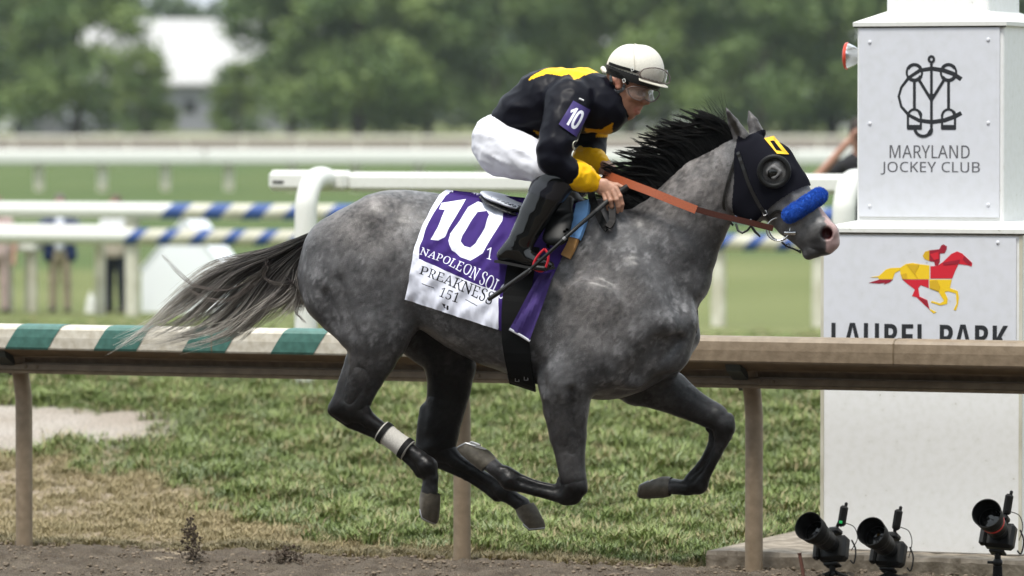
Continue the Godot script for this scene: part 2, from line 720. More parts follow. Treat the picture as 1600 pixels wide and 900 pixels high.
func materials() -> void:
	var w := Color(1, 1, 1)
	var fine := noise_tex(0.03, Color(0.72, 0.72, 0.72), w, 5, 512)
	var fine_h := noise_tex(0.05, Color(0, 0, 0), w, 6, 512)
	M.fine = fine
	M.white_paint = grain(mat(Color(0.70, 0.70, 0.67), 0.45), specks(Color(0.60, 0.58, 0.52), 8), 0.7)
	M.cream_paint = grain(mat(Color(0.66, 0.64, 0.56), 0.5), noise_tex(0.01, Color(0.82, 0.81, 0.76), w, 9), 1.3)
	M.sign_white = grain(mat(Color(0.66, 0.67, 0.72), 0.35), specks(Color(0.80, 0.79, 0.77), 10), 1.3)
	M.tower_white = grain(mat(Color(0.80, 0.80, 0.80), 0.5), specks(Color(0.66, 0.63, 0.58), 11), 0.9)
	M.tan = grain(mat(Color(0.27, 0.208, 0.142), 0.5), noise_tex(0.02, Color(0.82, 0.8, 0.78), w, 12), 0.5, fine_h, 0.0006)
	M.rail_white = grain(mat(Color(0.66, 0.62, 0.54), 0.5), noise_tex(0.03, Color(0.82, 0.8, 0.76), w, 13), 0.6)
	M.rail_green = grain(mat(Color(0.068, 0.185, 0.155), 0.5), noise_tex(0.03, Color(0.75, 0.78, 0.76), w, 14), 0.6)
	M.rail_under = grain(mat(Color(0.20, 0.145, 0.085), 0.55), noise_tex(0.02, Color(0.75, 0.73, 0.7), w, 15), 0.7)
	M.blue_stripe = mat(Color(0.03, 0.075, 0.26), 0.5)
	M.black = grey(0.008, 0.6)
	M.black.metallic_specular = 0.25
	M.black_leather = grey(0.008, 0.22)
	M.black_plastic = grey(0.008, 0.42)
	M.black_plastic.metallic_specular = 0.35
	M.lens_glass = grey(0.004, 0.05)
	M.steel = grey(0.55, 0.25, 1.0)
	M.ink = mat(Color(0.012, 0.014, 0.018), 0.6)
	M.ink_thin = mat(Color(0.10, 0.10, 0.11), 0.6)
	M.concrete = grain(mat(Color(0.36, 0.31, 0.25), 0.9), noise_tex(0.02, Color(0.6, 0.58, 0.55), w, 16), 0.9, fine_h, 0.004)
	M.skin = mat(Color(0.36, 0.19, 0.125), 0.5)
	M.vertex = vc(mat(w, 0.8))
	M.vertex_rough = vc(mat(w, 0.95))
	M.hair = vc(mat(w, 0.55))
	M.hair.metallic_specular = 0.22
	M.rust = mat(Color(0.12, 0.05, 0.035), 0.8)

# ------------------------------------------------------------------ the horse
var HF: Field        # body
var HEAD: Field
var trunk_st := []

func chain(F: Field, joints: Array, k: float, side := Vector3(0, 0, 1), scale := PX) -> void:
	F.begin()
	for i in joints.size() - 1:
		var a: Array = joints[i]
		var b: Array = joints[i + 1]
		F.bone(hp(a[0], a[1], a[2]), hp(b[0], b[1], b[2]), Vector2(a[3], a[4]) * scale, Vector2(b[3], b[4]) * scale, side, minf(k, 0.006), false, k)
	F.merge(k)

func carve(F: Field, a: Array, b: Array, k: float, side := Vector3(0, 0, 1)) -> void:
	F.bone(hp(a[0], a[1], a[2]), hp(b[0], b[1], b[2]), Vector2(a[3], a[4]) * PX, Vector2(b[3], b[4]) * PX, side, k, true)

# the point on a field's near (or far) side that a horse-plane pixel shows
func skin_at(F: Field, px: float, py: float, off := 0.0, lat0 := 0.42, sgn := 1.0) -> Vector3:
	var lat := lat0
	while lat > -0.3:
		var p := hp(px, py, lat * sgn)
		if F.at(p) < off:
			return p
		lat -= 0.003
	return hp(px, py, 0.0)

func horse() -> void:
	# [px, top, bottom, half width, narrowing]
	var raw := [[474, 408, 452, 22, 0.0], [482, 388, 474, 52, 0.0], [500, 361, 498, 78, 0.05], [530, 334, 515, 95, 0.08], [570, 309, 520, 103, 0.1], [610, 297, 512, 103, 0.12], [650, 298, 508, 98, 0.12],
		[700, 306, 540, 104, 0.12], [750, 316, 566, 109, 0.14], [800, 322, 584, 107, 0.2], [850, 318, 602, 98, 0.3], [900, 313, 618, 88, 0.36], [950, 328, 624, 84, 0.3], [1000, 362, 612, 78, 0.12], [1040, 400, 590, 66, 0.0], [1070, 440, 562, 46, 0.0], [1084, 470, 530, 20, 0.0]]
	for r in raw:
		var a := hp(r[0], r[1])
		trunk_st.append([a.x, a.y, hp(r[0], r[2]).y, r[3] * PX, r[4]])
	HF = Field.new(Vector3(-1.05, 0.2, -0.42), Vector3(1.08, 1.95, 0.42), 0.0110)
	HF.loft(trunk_st)
	# neck
	chain(HF, [[985, 455, 0, 112, 70], [1030, 405, 0, 92, 54], [1047, 380, 0, 79, 47], [1072, 345, 0, 67, 40], [1108, 296, 0, 55, 34], [1150, 262, 0, 42, 29]], 0.09)
	for s: float in [1.0, -1.0]:
		# shoulder blade, upper arm, breast
		chain(HF, [[930, 345, 0.09 * s, 42, 20], [985, 470, 0.14 * s, 62, 32], [1015, 515, 0.13 * s, 56, 36]], 0.06)
		chain(HF, [[1015, 510, 0.13 * s, 58, 40], [930, 560, 0.16 * s, 52, 34]], 0.05)
		chain(HF, [[1045, 500, 0.085 * s, 46, 34], [1040, 550, 0.08 * s, 38, 30]], 0.04)
		# croup and thigh
		chain(HF, [[590, 345, 0.12 * s, 40, 40], [530, 390, 0.12 * s, 50, 46]], 0.06)
	carve(HF, [1110, 395, 0.125, 8, 14], [1062, 470, 0.18, 10, 14], 0.08)     # jugular groove
	# near foreleg
	chain(HF, [[925, 545, 0.165, 58, 40], [884, 596, 0.165, 45, 40], [884, 635, 0.15, 36, 30], [887, 680, 0.135, 29, 25], [891, 715, 0.13, 23, 22], [896, 748, 0.13, 20, 22], [896, 758, 0.13, 14, 14]], 0.016)
	# far foreleg
	chain(HF, [[960, 560, -0.15, 52, 36], [1002, 590, -0.15, 46, 36], [1048, 613, -0.14, 32, 28], [1088, 637, -0.13, 23, 22], [1118, 652, -0.13, 21, 21], [1124, 660, -0.13, 14, 14]], 0.016)
	# near hind leg
	chain(HF, [[548, 400, 0.13, 72, 42], [552, 455, 0.15, 74, 44], [580, 500, 0.16, 62, 44], [590, 530, 0.16, 47, 40]], 0.07)
	chain(HF, [[612, 470, 0.17, 42, 30], [618, 505, 0.17, 30, 30]], 0.06)
	chain(HF, [[590, 525, 0.16, 48, 40], [582, 558, 0.155, 38, 31], [571, 586, 0.15, 30, 25], [560, 612, 0.15, 26, 22], [552, 632, 0.15, 27, 23], [554, 640, 0.15, 15, 15]], 0.016)
	chain(HF, [[549, 562, 0.15, 9, 9], [534, 606, 0.15, 9, 9], [526, 638, 0.15, 13, 12], [546, 652, 0.15, 13, 13]], 0.03)
	carve(HF, [560, 585, 0.22, 5, 10], [545, 622, 0.22, 5, 10], 0.03)
	# far hind leg
	chain(HF, [[575, 420, -0.13, 72, 40], [640, 480, -0.14, 70, 40], [700, 548, -0.14, 46, 36], [704, 575, -0.14, 41, 32], [702, 605, -0.14, 35, 27], [695, 640, -0.14, 31, 24], [688, 672, -0.14, 30, 23], [686, 695, -0.14, 28, 23], [690, 702, -0.14, 15, 15]], 0.016)
	chain(HF, [[664, 640, -0.14, 9, 9], [660, 675, -0.14, 9, 9], [661, 703, -0.14, 13, 12], [680, 712, -0.14, 13, 13]], 0.03)
	# muscle: forearm, gaskin, triceps, stifle, loin
	chain(HF, [[868, 590, 0.20, 24, 16], [876, 650, 0.175, 15, 11]], 0.02)
	chain(HF, [[902, 588, 0.205, 20, 14], [902, 650, 0.175, 12, 10]], 0.02)
	chain(HF, [[1015, 588, -0.11, 22, 14], [1080, 628, -0.11, 13, 10]], 0.02)
	chain(HF, [[600, 520, 0.215, 22, 12], [584, 575, 0.19, 13, 9]], 0.02)
	chain(HF, [[566, 520, 0.21, 20, 12], [560, 580, 0.185, 11, 8]], 0.02)
	chain(HF, [[930, 470, 0.235, 46, 12], [900, 560, 0.225, 36, 12]], 0.035)
	chain(HF, [[985, 430, 0.19, 26, 12], [1025, 510, 0.185, 34, 14]], 0.035)
	# breast muscles and the grooves round them
	chain(HF, [[1040, 520, 0.11, 30, 20], [985, 580, 0.12, 30, 20]], 0.03)
	chain(HF, [[1066, 520, -0.06, 30, 24], [1030, 572, -0.08, 26, 22]], 0.03)
	carve(HF, [1010, 598, 0.19, 4, 8], [1058, 530, 0.15, 4, 8], 0.05)
	carve(HF, [872, 560, 0.29, 5, 8], [858, 470, 0.30, 5, 8], 0.05)
	carve(HF, [548, 520, 0.27, 4, 8], [530, 440, 0.285, 4, 8], 0.05)
	carve(HF, [893, 610, 0.245, 3, 8], [893, 700, 0.192, 3, 8], 0.03)
	# folds: stifle, elbow, breast
	carve(HF, [640, 455, 0.285, 8, 10], [636, 520, 0.27, 7, 10], 0.05)
	carve(HF, [838, 560, 0.275, 6, 8], [850, 606, 0.25, 6, 8], 0.04)
	carve(HF, [990, 585, 0.225, 6, 10], [1030, 535, 0.215, 6, 10], 0.08)
	carve(HF, [508, 462, 0.265, 4, 8], [520, 505, 0.262, 5, 9], 0.06)
	# dock of the tail
	chain(HF, [[512, 366, 0, 14, 16], [488, 380, 0, 13, 14], [462, 392, 0, 8, 9]], 0.04)

	var root := thing("racehorse", "dapple grey racehorse galloping in black blinkers with a blue fleece noseband", "horse", HORSE_AT, -HORSE_TURN)
	root.basis = horse_frame.basis
	var zones := []
	# px, py, lat, radius px, linear colour, strength
	for z in [[895, 770, 0.13, 40, 0.012, 1.0], [845, 765, 0.13, 40, 0.014, 1.0], [800, 750, 0.13, 40, 0.014, 1.0], [890, 700, 0.13, 48, 0.05, 0.8], [880, 640, 0.15, 44, 0.085, 0.7],
		[1129, 670, -0.13, 38, 0.014, 1.0], [1105, 725, -0.13, 36, 0.02, 1.0], [1085, 760, -0.13, 40, 0.022, 1.0], [1080, 632, -0.13, 50, 0.035, 0.9], [1020, 600, -0.15, 50, 0.06, 0.7],
		[540, 640, 0.15, 46, 0.012, 1.0], [575, 660, 0.15, 36, 0.016, 1.0], [615, 690, 0.15, 42, 0.016, 1.0], [665, 735, 0.15, 50, 0.016, 1.0], [560, 590, 0.15, 46, 0.035, 0.85], [585, 545, 0.16, 48, 0.07, 0.6],
		[688, 690, -0.14, 60, 0.010, 1.0], [700, 610, -0.14, 60, 0.012, 1.0], [740, 740, -0.14, 46, 0.014, 1.0], [795, 775, -0.14, 46, 0.018, 1.0], [690, 540, -0.14, 60, 0.02, 0.9], [640, 490, -0.2, 60, 0.03, 0.8],
		[465, 390, 0, 22, 0.012, 1.0], 		[1085, 270, 0.05, 60, 0.23, 0.7], [1030, 310, 0.1, 50, 0.20, 0.6], [560, 330, 0.1, 80, 0.17, 0.6], [930, 470, 0.2, 80, 0.19, 0.5], [1130, 330, 0.1, 40, 0.16, 0.6], [700, 400, 0.25, 60, 0.15, 0.4], [600, 360, 0.15, 70, 0.19, 0.5]]:
		zones.append([hp(z[0], z[1], z[2]), z[3] * PX, Color(z[4], z[4] * 0.965, z[4] * 0.97), z[5]])
	var dap := FastNoiseLite.new()
	dap.seed = 11; dap.noise_type = FastNoiseLite.TYPE_CELLULAR; dap.frequency = 1.0
	dap.cellular_return_type = FastNoiseLite.RETURN_DISTANCE; dap.fractal_type = FastNoiseLite.FRACTAL_NONE
	var blotch := FastNoiseLite.new()
	blotch.seed = 5; blotch.frequency = 1.0; blotch.fractal_octaves = 4
	var coat := func(p: Vector3, _n: Vector3) -> Color:
		var base := Color(0.112, 0.110, 0.114)
		var b := blotch.get_noise_3dv(p * 6.0)
		var fleck := blotch.get_noise_3dv(p * 44.0)
		var s := smoothstep(0.62, 0.05, dap.get_noise_3dv(p * 19.0 + Vector3(b, fleck, b) * 1.1) + 1.0)
		var s2 := smoothstep(0.5, 0.05, dap.get_noise_3dv(p * 41.0 + Vector3(fleck, b, 3.0)) + 1.0)
		var where := clampf(0.45 + blotch.get_noise_3dv(p * 3.1 + Vector3(7, 1, 3)) * 2.6, 0, 1)
		base *= maxf(1.0 + 0.55 * b + 1.75 * s * where + 0.75 * s2 * (1.0 - 0.5 * where) + 0.38 * fleck, 0.4)
		for z in zones:
			var d: float = p.distance_squared_to(z[0]) / (z[1] * z[1])
			if d < 3.5:
				var m: Color = z[2]
				base = base.lerp(m * Color(1.06, 1.0, 0.95) * ((0.55 if m.r < 0.04 else 0.7 if m.r < 0.1 else 1.15) * maxf(1.0 + 1.0 * b + 0.9 * fleck, 0.3)), z[3] * exp(-d * d * 0.9))
		return Color(clampf(base.r, 0.005, 0.6), clampf(base.g, 0.005, 0.6), clampf(base.b, 0.005, 0.6))
	var bag := Bag.new()
	var veins := FastNoiseLite.new()
	veins.seed = 21; veins.frequency = 1.0; veins.fractal_type = FastNoiseLite.FRACTAL_RIDGED; veins.fractal_octaves = 2
	HF.surface(bag, coat, 0.0, null, func(p: Vector3, _n: Vector3) -> float:
		return 0.0035 * blotch.get_noise_3dv(p * 9.0) + 0.003 * veins.get_noise_3dv(p * 4.0), 1)

	lower_legs(bag, coat)
	# head, on a finer grid
	HEAD = Field.new(hp(1112, 425, -0.2) - Vector3(0.03, 0, 0), hp(1335, 160, 0.2) + Vector3(0.03, 0, 0), 0.0052)
	var E := HEAD
	chain(E, [[1108, 296, 0, 54, 33], [1150, 262, 0, 42, 30], [1168, 250, 0, 36, 30]], 0.04)
	chain(E, [[1166, 247, 0, 38, 29], [1192, 272, 0, 54, 36], [1220, 304, 0, 47, 30], [1245, 337, 0, 38, 24], [1270, 362, 0, 33, 23], [1286, 373, 0, 27, 22]], 0.04)
	for s: float in [1.0, -1.0]:
		chain(E, [[1172, 302, 0.045 * s, 40, 15], [1186, 318, 0.045 * s, 34, 13]], 0.03)          # cheek
		chain(E, [[1212, 262, 0.075 * s, 17, 11], [1224, 272, 0.066 * s, 14, 9]], 0.03)            # eye socket
		chain(E, [[1222, 290, 0.072 * s, 5, 4], [1252, 325, 0.05 * s, 4, 4]], 0.02)                # facial crest
		chain(E, [[1200, 268, 0.104 * s, 3, 3], [1208, 261, 0.113 * s, 3.4, 3.4], [1219, 268, 0.106 * s, 3, 3]], 0.008)
		chain(E, [[1200, 271, 0.104 * s, 2.6, 2.6], [1209, 278, 0.110 * s, 2.8, 2.8], [1218, 271, 0.106 * s, 2.6, 2.6]], 0.008)
		chain(E, [[1283, 358, 0.036 * s, 17, 13], [1295, 364, 0.036 * s, 16, 12]], 0.025)          # nostril flare
		chain(E, [[1270, 392, 0.02 * s, 12, 12], [1264, 396, 0.016 * s, 10, 10]], 0.02)            # chin
		chain(E, [[1292, 384, 0.02 * s, 13, 14], [1300, 380, 0.02 * s, 11, 12]], 0.015)            # upper lip
	for s: float in [1.0, -1.0]:
		carve(E, [1291, 366, 0.055 * s, 9, 9], [1291, 362, 0.085 * s, 12, 10], 0.008, Vector3(1, 0, 0))   # nostril
		carve(E, [1258, 385, 0.075 * s, 1.6, 10], [1284, 396, 0.07 * s, 1.6, 10], 0.006)                  # mouth line
		carve(E, [1236, 352, 0.10 * s, 14, 9], [1250, 362, 0.10 * s, 10, 8], 0.03)
	# ears
	for s: float in [1.0, -1.0]:
		var tip := [1134, 168, 0.06, 1.4, 1.6] if s > 0 else [1170, 173, -0.055, 1.4, 1.6]
		var mid := [1146, 192, 0.055, 8.5, 7] if s > 0 else [1176, 190, -0.05, 8.5, 7]
		var low := [1158, 214, 0.045, 13, 10] if s > 0 else [1182, 208, -0.045, 12, 10]
		chain(E, [tip, mid, low], 0.006)
		if s > 0:
			carve(E, [1139, 180, 0.078, 1.5, 3], [1152, 206, 0.09, 5, 8], 0.006)
		else:
			carve(E, [1176, 186, -0.028, 2, 3], [1184, 204, -0.02, 5, 6], 0.006)
	var pink0 := hp(1296, 352, 0.03)
	var face_zones := [[hp(1305, 350, 0.03), 17 * PX], [hp(1292, 335, 0.0), 13 * PX], [hp(1306, 375, 0.03), 15 * PX], [hp(1283, 326, 0.0), 9 * PX], [hp(1300, 388, 0.04), 11 * PX], [hp(1300, 362, 0.06), 12 * PX]]
	var ear0 := hp(1138, 178, 0.076)
	var ear1 := hp(1153, 208, 0.078)
	var nose_at := hp(1291, 365, 0.07)
	var muzzle := hp(1280, 385, 0.04)
	var face_col := func(p: Vector3, n: Vector3) -> Color:
		var b := blotch.get_noise_3dv(p * 26.0)
		var g: Color = coat.call(p, n)
		g = g.lerp(Color(0.23, 0.225, 0.225) * (1.0 + 0.5 * b), smoothstep(hp(1130, 300).x, hp(1175, 300).x, p.x))
		g = g.lerp(Color(0.05, 0.048, 0.05) * (1.0 + 0.4 * b), exp(-p.distance_squared_to(muzzle) / (0.075 * 0.075)))
		if p.y > hp(1150, 214).y:
			g = g.lerp(Color(0.10, 0.09, 0.09), 0.7) * (1.0 + 0.6 * b)
		var ew := Geometry3D.get_closest_point_to_segment(p, ear0, ear1).distance_to(p)
		g = g.lerp(Color(0.02, 0.016, 0.015), smoothstep(0.020, 0.010, ew))
		for z in face_zones:
			var d: float = p.distance_to(z[0]) / z[1] + 0.35 * b
			g = g.lerp(Color(0.62, 0.43, 0.41) * (1.0 + 0.15 * b), smoothstep(1.12, 0.92, d))
		var dn := Vector2(p.x - nose_at.x, p.y - nose_at.y).length()
		if dn < 0.03 and absf(p.z) < 0.068:
			g = g.lerp(Color(0.06, 0.008, 0.010), smoothstep(0.03, 0.02, dn) * smoothstep(0.068, 0.058, absf(p.z)))
		return g
	HEAD.surface(bag, face_col, 0.0, null, null, 1)
	M.coat = vc(mat(Color(1, 1, 1), 0.36))
	M.coat.metallic_specular = 0.30
	grain(M.coat, noise_tex(0.12, Color(0.62, 0.62, 0.62), Color(1, 1, 1), 31, 512, FastNoiseLite.TYPE_SIMPLEX_SMOOTH, 3), 0.30, noise_tex(0.1, Color(0, 0, 0), Color(1, 1, 1), 32), 0.0006)
	M.coat.albedo_color = Color(1, 1, 1)
	M.coat.vertex_color_use_as_albedo = true
	part("body", bag, M.coat, root)

	# eyes
	for s: float in [1.0, -1.0]:
		var b2 := Bag.new()
		ball(b2, hp(1209, 269.5, 0.092 * s), 0.029, 14)
		part("eye", b2, grey(0.006, 0.06), root)

	# hooves: coronet centre, sole centre, toe direction
	M.hoof = grain(mat(Color(0.13, 0.115, 0.09), 0.5), noise_tex(0.02, Color(0.55, 0.53, 0.5), Color(1, 1, 1), 33), 0.25)
	hoof(root, hp(1048, 758, -0.13), hp(1006, 754, -0.13), hp(1004, 790, -0.13) - hp(1004, 750, -0.13))
	hoof(root, hp(766, 725, 0.13), hp(736, 690, 0.13), hp(700, 718, 0.13) - hp(736, 690, 0.13))
	hoof(root, hp(671, 768, 0.15), hp(661, 806, 0.15), hp(710, 815, 0.15) - hp(661, 806, 0.15))
	hoof(root, hp(817, 790, -0.14), hp(828, 826, -0.14), hp(870, 850, -0.14) - hp(828, 826, -0.14))

	mane(root)
	tail(root)
	headgear(root)
	bandage(root, [[596, 673, 0.15], [638, 704, 0.15]])

# knees, hocks, cannons and fetlocks, on a fine grid of their own
func lower_legs(bag: Bag, coat: Callable) -> void:
	var legs := [
		# near fore: forearm end, knee, cannon, tendon, fetlock, pastern
		[[[887, 672, 0.135, 29, 25], [891, 712, 0.13, 22.5, 21], [896, 742, 0.13, 19, 20], [898, 758, 0.13, 19, 21], [893, 771, 0.13, 18, 19]],
		[[900, 762, 0.13, 15, 19], [884, 776, 0.13, 13, 15], [868, 774, 0.13, 9.5, 11], [838, 767, 0.13, 8.5, 9.5], [810, 759, 0.13, 9.5, 11], [797, 752, 0.13, 14, 15]],
		[[888, 759, 0.13, 9, 8], [866, 763, 0.13, 6.2, 6.6], [836, 756, 0.13, 6.0, 6.4], [806, 745, 0.13, 7.5, 8], [792, 736, 0.13, 8, 10]],
		[[797, 750, 0.13, 15, 16], [784, 741, 0.13, 11.5, 13], [768, 727, 0.13, 12.5, 15]],
		[[908, 748, 0.13, 7, 11], [911, 765, 0.13, 6.5, 11]], [[878, 750, 0.13, 8, 6], [876, 757, 0.13, 7, 6]]],
		# far fore
		[[[1070, 626, -0.13, 27, 24], [1096, 641, -0.13, 22, 21], [1118, 652, -0.13, 19.5, 20], [1130, 664, -0.13, 17.5, 20], [1130, 678, -0.13, 15, 17]],
		[[1131, 672, -0.13, 14, 18], [1127, 690, -0.13, 11, 13], [1119, 709, -0.13, 8.6, 10], [1108, 731, -0.13, 8.2, 9.5], [1097, 748, -0.13, 11, 13], [1092, 757, -0.13, 14, 15]],
		[[1116, 673, -0.13, 8, 7], [1112, 694, -0.13, 6.2, 6.6], [1101, 718, -0.13, 6.0, 6.4], [1086, 739, -0.13, 7.5, 8], [1078, 748, -0.13, 8, 10]],
		[[1090, 757, -0.13, 14, 15], [1075, 763, -0.13, 11, 13], [1052, 760, -0.13, 12.5, 16]],
		[[1140, 654, -0.13, 7, 11], [1142, 670, -0.13, 6.5, 11]], [[1108, 660, -0.13, 8, 6], [1109, 670, -0.13, 7, 6]]],
		# near hind
		[[[574, 578, 0.152, 32, 27], [560, 610, 0.15, 25, 22], [552, 630, 0.15, 24, 21], [556, 643, 0.15, 21, 20]],
		[[558, 640, 0.15, 19, 20], [576, 657, 0.15, 13, 15], [600, 672, 0.15, 9.6, 11], [632, 695, 0.15, 9, 10], [655, 715, 0.15, 12, 13], [667, 728, 0.15, 15, 16]],
		[[522, 641, 0.15, 11, 10], [548, 660, 0.15, 10, 9], [588, 680, 0.15, 6.4, 7], [620, 703, 0.15, 6.2, 6.8], [648, 727, 0.15, 7.5, 8], [656, 739, 0.15, 8, 9]],
		[[668, 730, 0.15, 15, 15], [673, 748, 0.15, 11.5, 13], [671, 768, 0.15, 13, 16]],
		[[548, 566, 0.15, 7, 7], [535, 606, 0.15, 7, 7], [524, 636, 0.15, 11.5, 10]], [[566, 628, 0.165, 9, 9], [572, 642, 0.165, 8, 8]]],
		# far hind
		[[[698, 628, -0.14, 33, 26], [690, 668, -0.14, 29, 23], [686, 692, -0.14, 25, 21], [692, 706, -0.14, 21, 20]],
		[[694, 703, -0.14, 19, 20], [713, 720, -0.14, 13, 15], [740, 736, -0.14, 9.6, 11], [766, 752, -0.14, 10, 11], [778, 760, -0.14, 12, 13], [787, 767, -0.14, 15, 16]],
		[[659, 706, -0.14, 11, 10], [686, 722, -0.14, 10, 9], [728, 744, -0.14, 6.4, 7], [757, 762, -0.14, 6.4, 7], [776, 776, -0.14, 8, 9]],
		[[788, 768, -0.14, 15, 15], [800, 778, -0.14, 11.5, 13], [815, 788, -0.14, 13, 16]],
		[[668, 640, -0.14, 7, 7], [663, 675, -0.14, 7, 7], [660, 700, -0.14, 11.5, 10]]]]
	for leg in legs:
		var lo := Vector3(9, 9, 9)
		var hi := -lo
		for ch in leg:
			for q in ch:
				var c := hp(q[0], q[1], q[2])
				lo = lo.min(c - Vector3.ONE * (q[3] * PX + 0.03)); hi = hi.max(c + Vector3.ONE * (q[3] * PX + 0.03))
		var F := Field.new(lo, hi, 0.0062)
		for k in leg.size():
			chain(F, leg[k], 0.018 if k in [0, 3] else 0.007)
		# veins and folds of skin over the bone
		F.surface(bag, coat, 0.0, null, func(p: Vector3, _n: Vector3) -> float:
			return 0.0016 * noise.get_noise_3dv(p * 5200.0) + 0.0012 * noise.get_noise_3dv(p * 9000.0), 1)

func ball(b: Bag, at: Vector3, r: float, m := 12) -> void:
	var prof := []
	for i in m + 1:
		var w := PI * i / m
		prof.append(Vector2(maxf(sin(w), 1e-4) * r, -cos(w) * r))
	var first := b.v.size()
	b.lathe(prof, Transform3D(Basis(), at), m * 2)
	for i in range(first, b.v.size()):
		b.n[i] = (b.v[i] - at).normalized()

func hoof(root: Node3D, top: Vector3, sole: Vector3, toe: Vector3) -> void:
	var b := Bag.new()
	var ax := (sole - top).normalized()
	toe = (toe - ax * toe.dot(ax)).normalized()
	var side := ax.cross(toe)
	var L := (sole - top).length()
	var rings := []
	for i in 6:
		var t := i / 5.0
		var ring := []
		for k in 20:
			var w := TAU * k / 20.0
			var f := cos(w)
			var r := lerpf(0.042, 0.053, sqrt(t)) - 0.004 * smoothstep(0.8, 1.0, t)
			var q := toe * f * r * (1.12 if f > 0 else 0.8) + side * sin(w) * r * 0.95
			# the heel is shorter than the toe
			var reach := L * t * (1.0 + (0.12 * f if f > 0 else 0.55 * f))
			ring.append(top + ax * reach + q + toe * 0.012 * t)
		rings.append(ring)
	var first := 0
	for ring in rings:
		var mid := Vector3.ZERO
		for p in ring: mid += p / 20.0
		for p: Vector3 in ring:
			b.vert(p, (p - mid).normalized())
	for i in 5:
		for k in 20:
			var a := first + i * 20 + k
			var d := first + i * 20 + (k + 1) % 20
			b.idx.append_array([a, d, d + 20, a, d + 20, a + 20])
	var c := b.vert(sole + ax * -0.008, ax)
	var s0 := b.v.size()
	for p: Vector3 in rings[5]:
		b.vert(p, ax)
	for k in 20:
		b.idx.append_array([c, s0 + k, s0 + (k + 1) % 20])
	var h := part("hoof", b, M.hoof, root)
	# racing plate
	var pl := Bag.new()
	var path := []
	for k in range(3, 18):
		var w := TAU * (k + 10.0 - 0.5) / 20.0
		var j := (k + 10) % 20
		path.append(rings[5][j].lerp(sole, 0.12) + ax * 0.003)
	pl.tube(path, [0.006], 6)
	part("horseshoe", pl, grey(0.35, 0.45, 1.0), h)

func mane(root: Node3D) -> void:
	var crest := []
	for p in [[948, 346], [985, 332], [1010, 311], [1040, 286], [1070, 262], [1100, 242], [1128, 226], [1150, 216]]:
		crest.append(hp(p[0], p[1], 0.0))
	crest = smooth_path(crest, 8)
	var b := Bag.new()
	var r := RandomNumberGenerator.new()
	r.seed = 4
	for lock in 300:
		var u := r.randf()
		var k: float = u * (crest.size() - 1)
		var p0: Vector3 = crest[int(k)].lerp(crest[mini(int(k) + 1, crest.size() - 1)], k - int(k))
		var lean := r.randf_range(-1, 1)
		var ln := r.randf_range(58, 104) * PX * lerpf(0.62, 1.0, smoothstep(0.0, 0.4, u)) * lerpf(1.0, 0.8, smoothstep(0.75, 1.0, u))
		var a := deg_to_rad(r.randf_range(112, 142) + 24.0 * (1.0 - smoothstep(0.2, 0.75, u)))          # leaves the crest upwards ...
		var end := deg_to_rad(r.randf_range(150, 192))        # ... and streams back
		var wave := r.randf_range(-0.22, 0.22)
		var phase := r.randf() * TAU
		var side := r.randf_range(-0.012, 0.05)
		var mid := PackedVector3Array()
		var q := p0 + Vector3(0, -0.004, lean * 0.016)
		for i in 10:
			mid.append(q)
			var t := i / 9.0
			var w := lerpf(a, end, smoothstep(0.0, 0.7, t)) + wave * sin(t * 6.0 + phase)
			q += Vector3(cos(w), sin(w), 0) * ln / 9.0 + Vector3(0, 0, side / 9.0 * sin(PI * t))
		for h in 26:
			var o := Vector3(r.randf_range(-0.014, 0.014), r.randf_range(-0.010, 0.004), r.randf_range(-0.014, 0.014))
			var cut := r.randf_range(0.7, 1.06)
			var pts := PackedVector3Array()
			for i in 10:
				var t := i / 9.0
				var tt := minf(t * cut, 1.0) * 9.0
				var c := mid[int(tt)].lerp(mid[mini(int(tt) + 1, 9)], tt - int(tt))
				pts.append(c + o * (1.0 - 0.60 * t) + Vector3(r.randf_range(-1, 1), r.randf_range(-1, 1), r.randf_range(-1, 1)) * 0.0009)
			var g := r.randf_range(0.003, 0.009)
			b.hair(pts, r.randf_range(0.0013, 0.0024), Color(g, g, g), Color(g, g, g) * 1.2, Color(g, g * 0.95, g * 0.9) * 1.8)
	for h in 900:
		var k: float = r.randf() * (crest.size() - 1)
		var q: Vector3 = crest[int(k)].lerp(crest[mini(int(k) + 1, crest.size() - 1)], k - int(k)) + Vector3(0, 0, r.randf_range(-0.014, 0.014))
		var a := deg_to_rad(r.randf_range(100, 165))
		var l := r.randf_range(40, 88) * PX / 9.0
		var cv := r.randf_range(-0.02, 0.12)
		var pts := PackedVector3Array()
		for i in 10:
			pts.append(q)
			a += cv + r.randf_range(-0.05, 0.05)
			q += Vector3(cos(a), sin(a), r.randf_range(-0.15, 0.2)) * l
		b.hair(pts, 0.0009, Color(0.005, 0.005, 0.005), Color(0.007, 0.007, 0.007), Color(0.014, 0.013, 0.012))
	part("mane", b, M.hair, root)

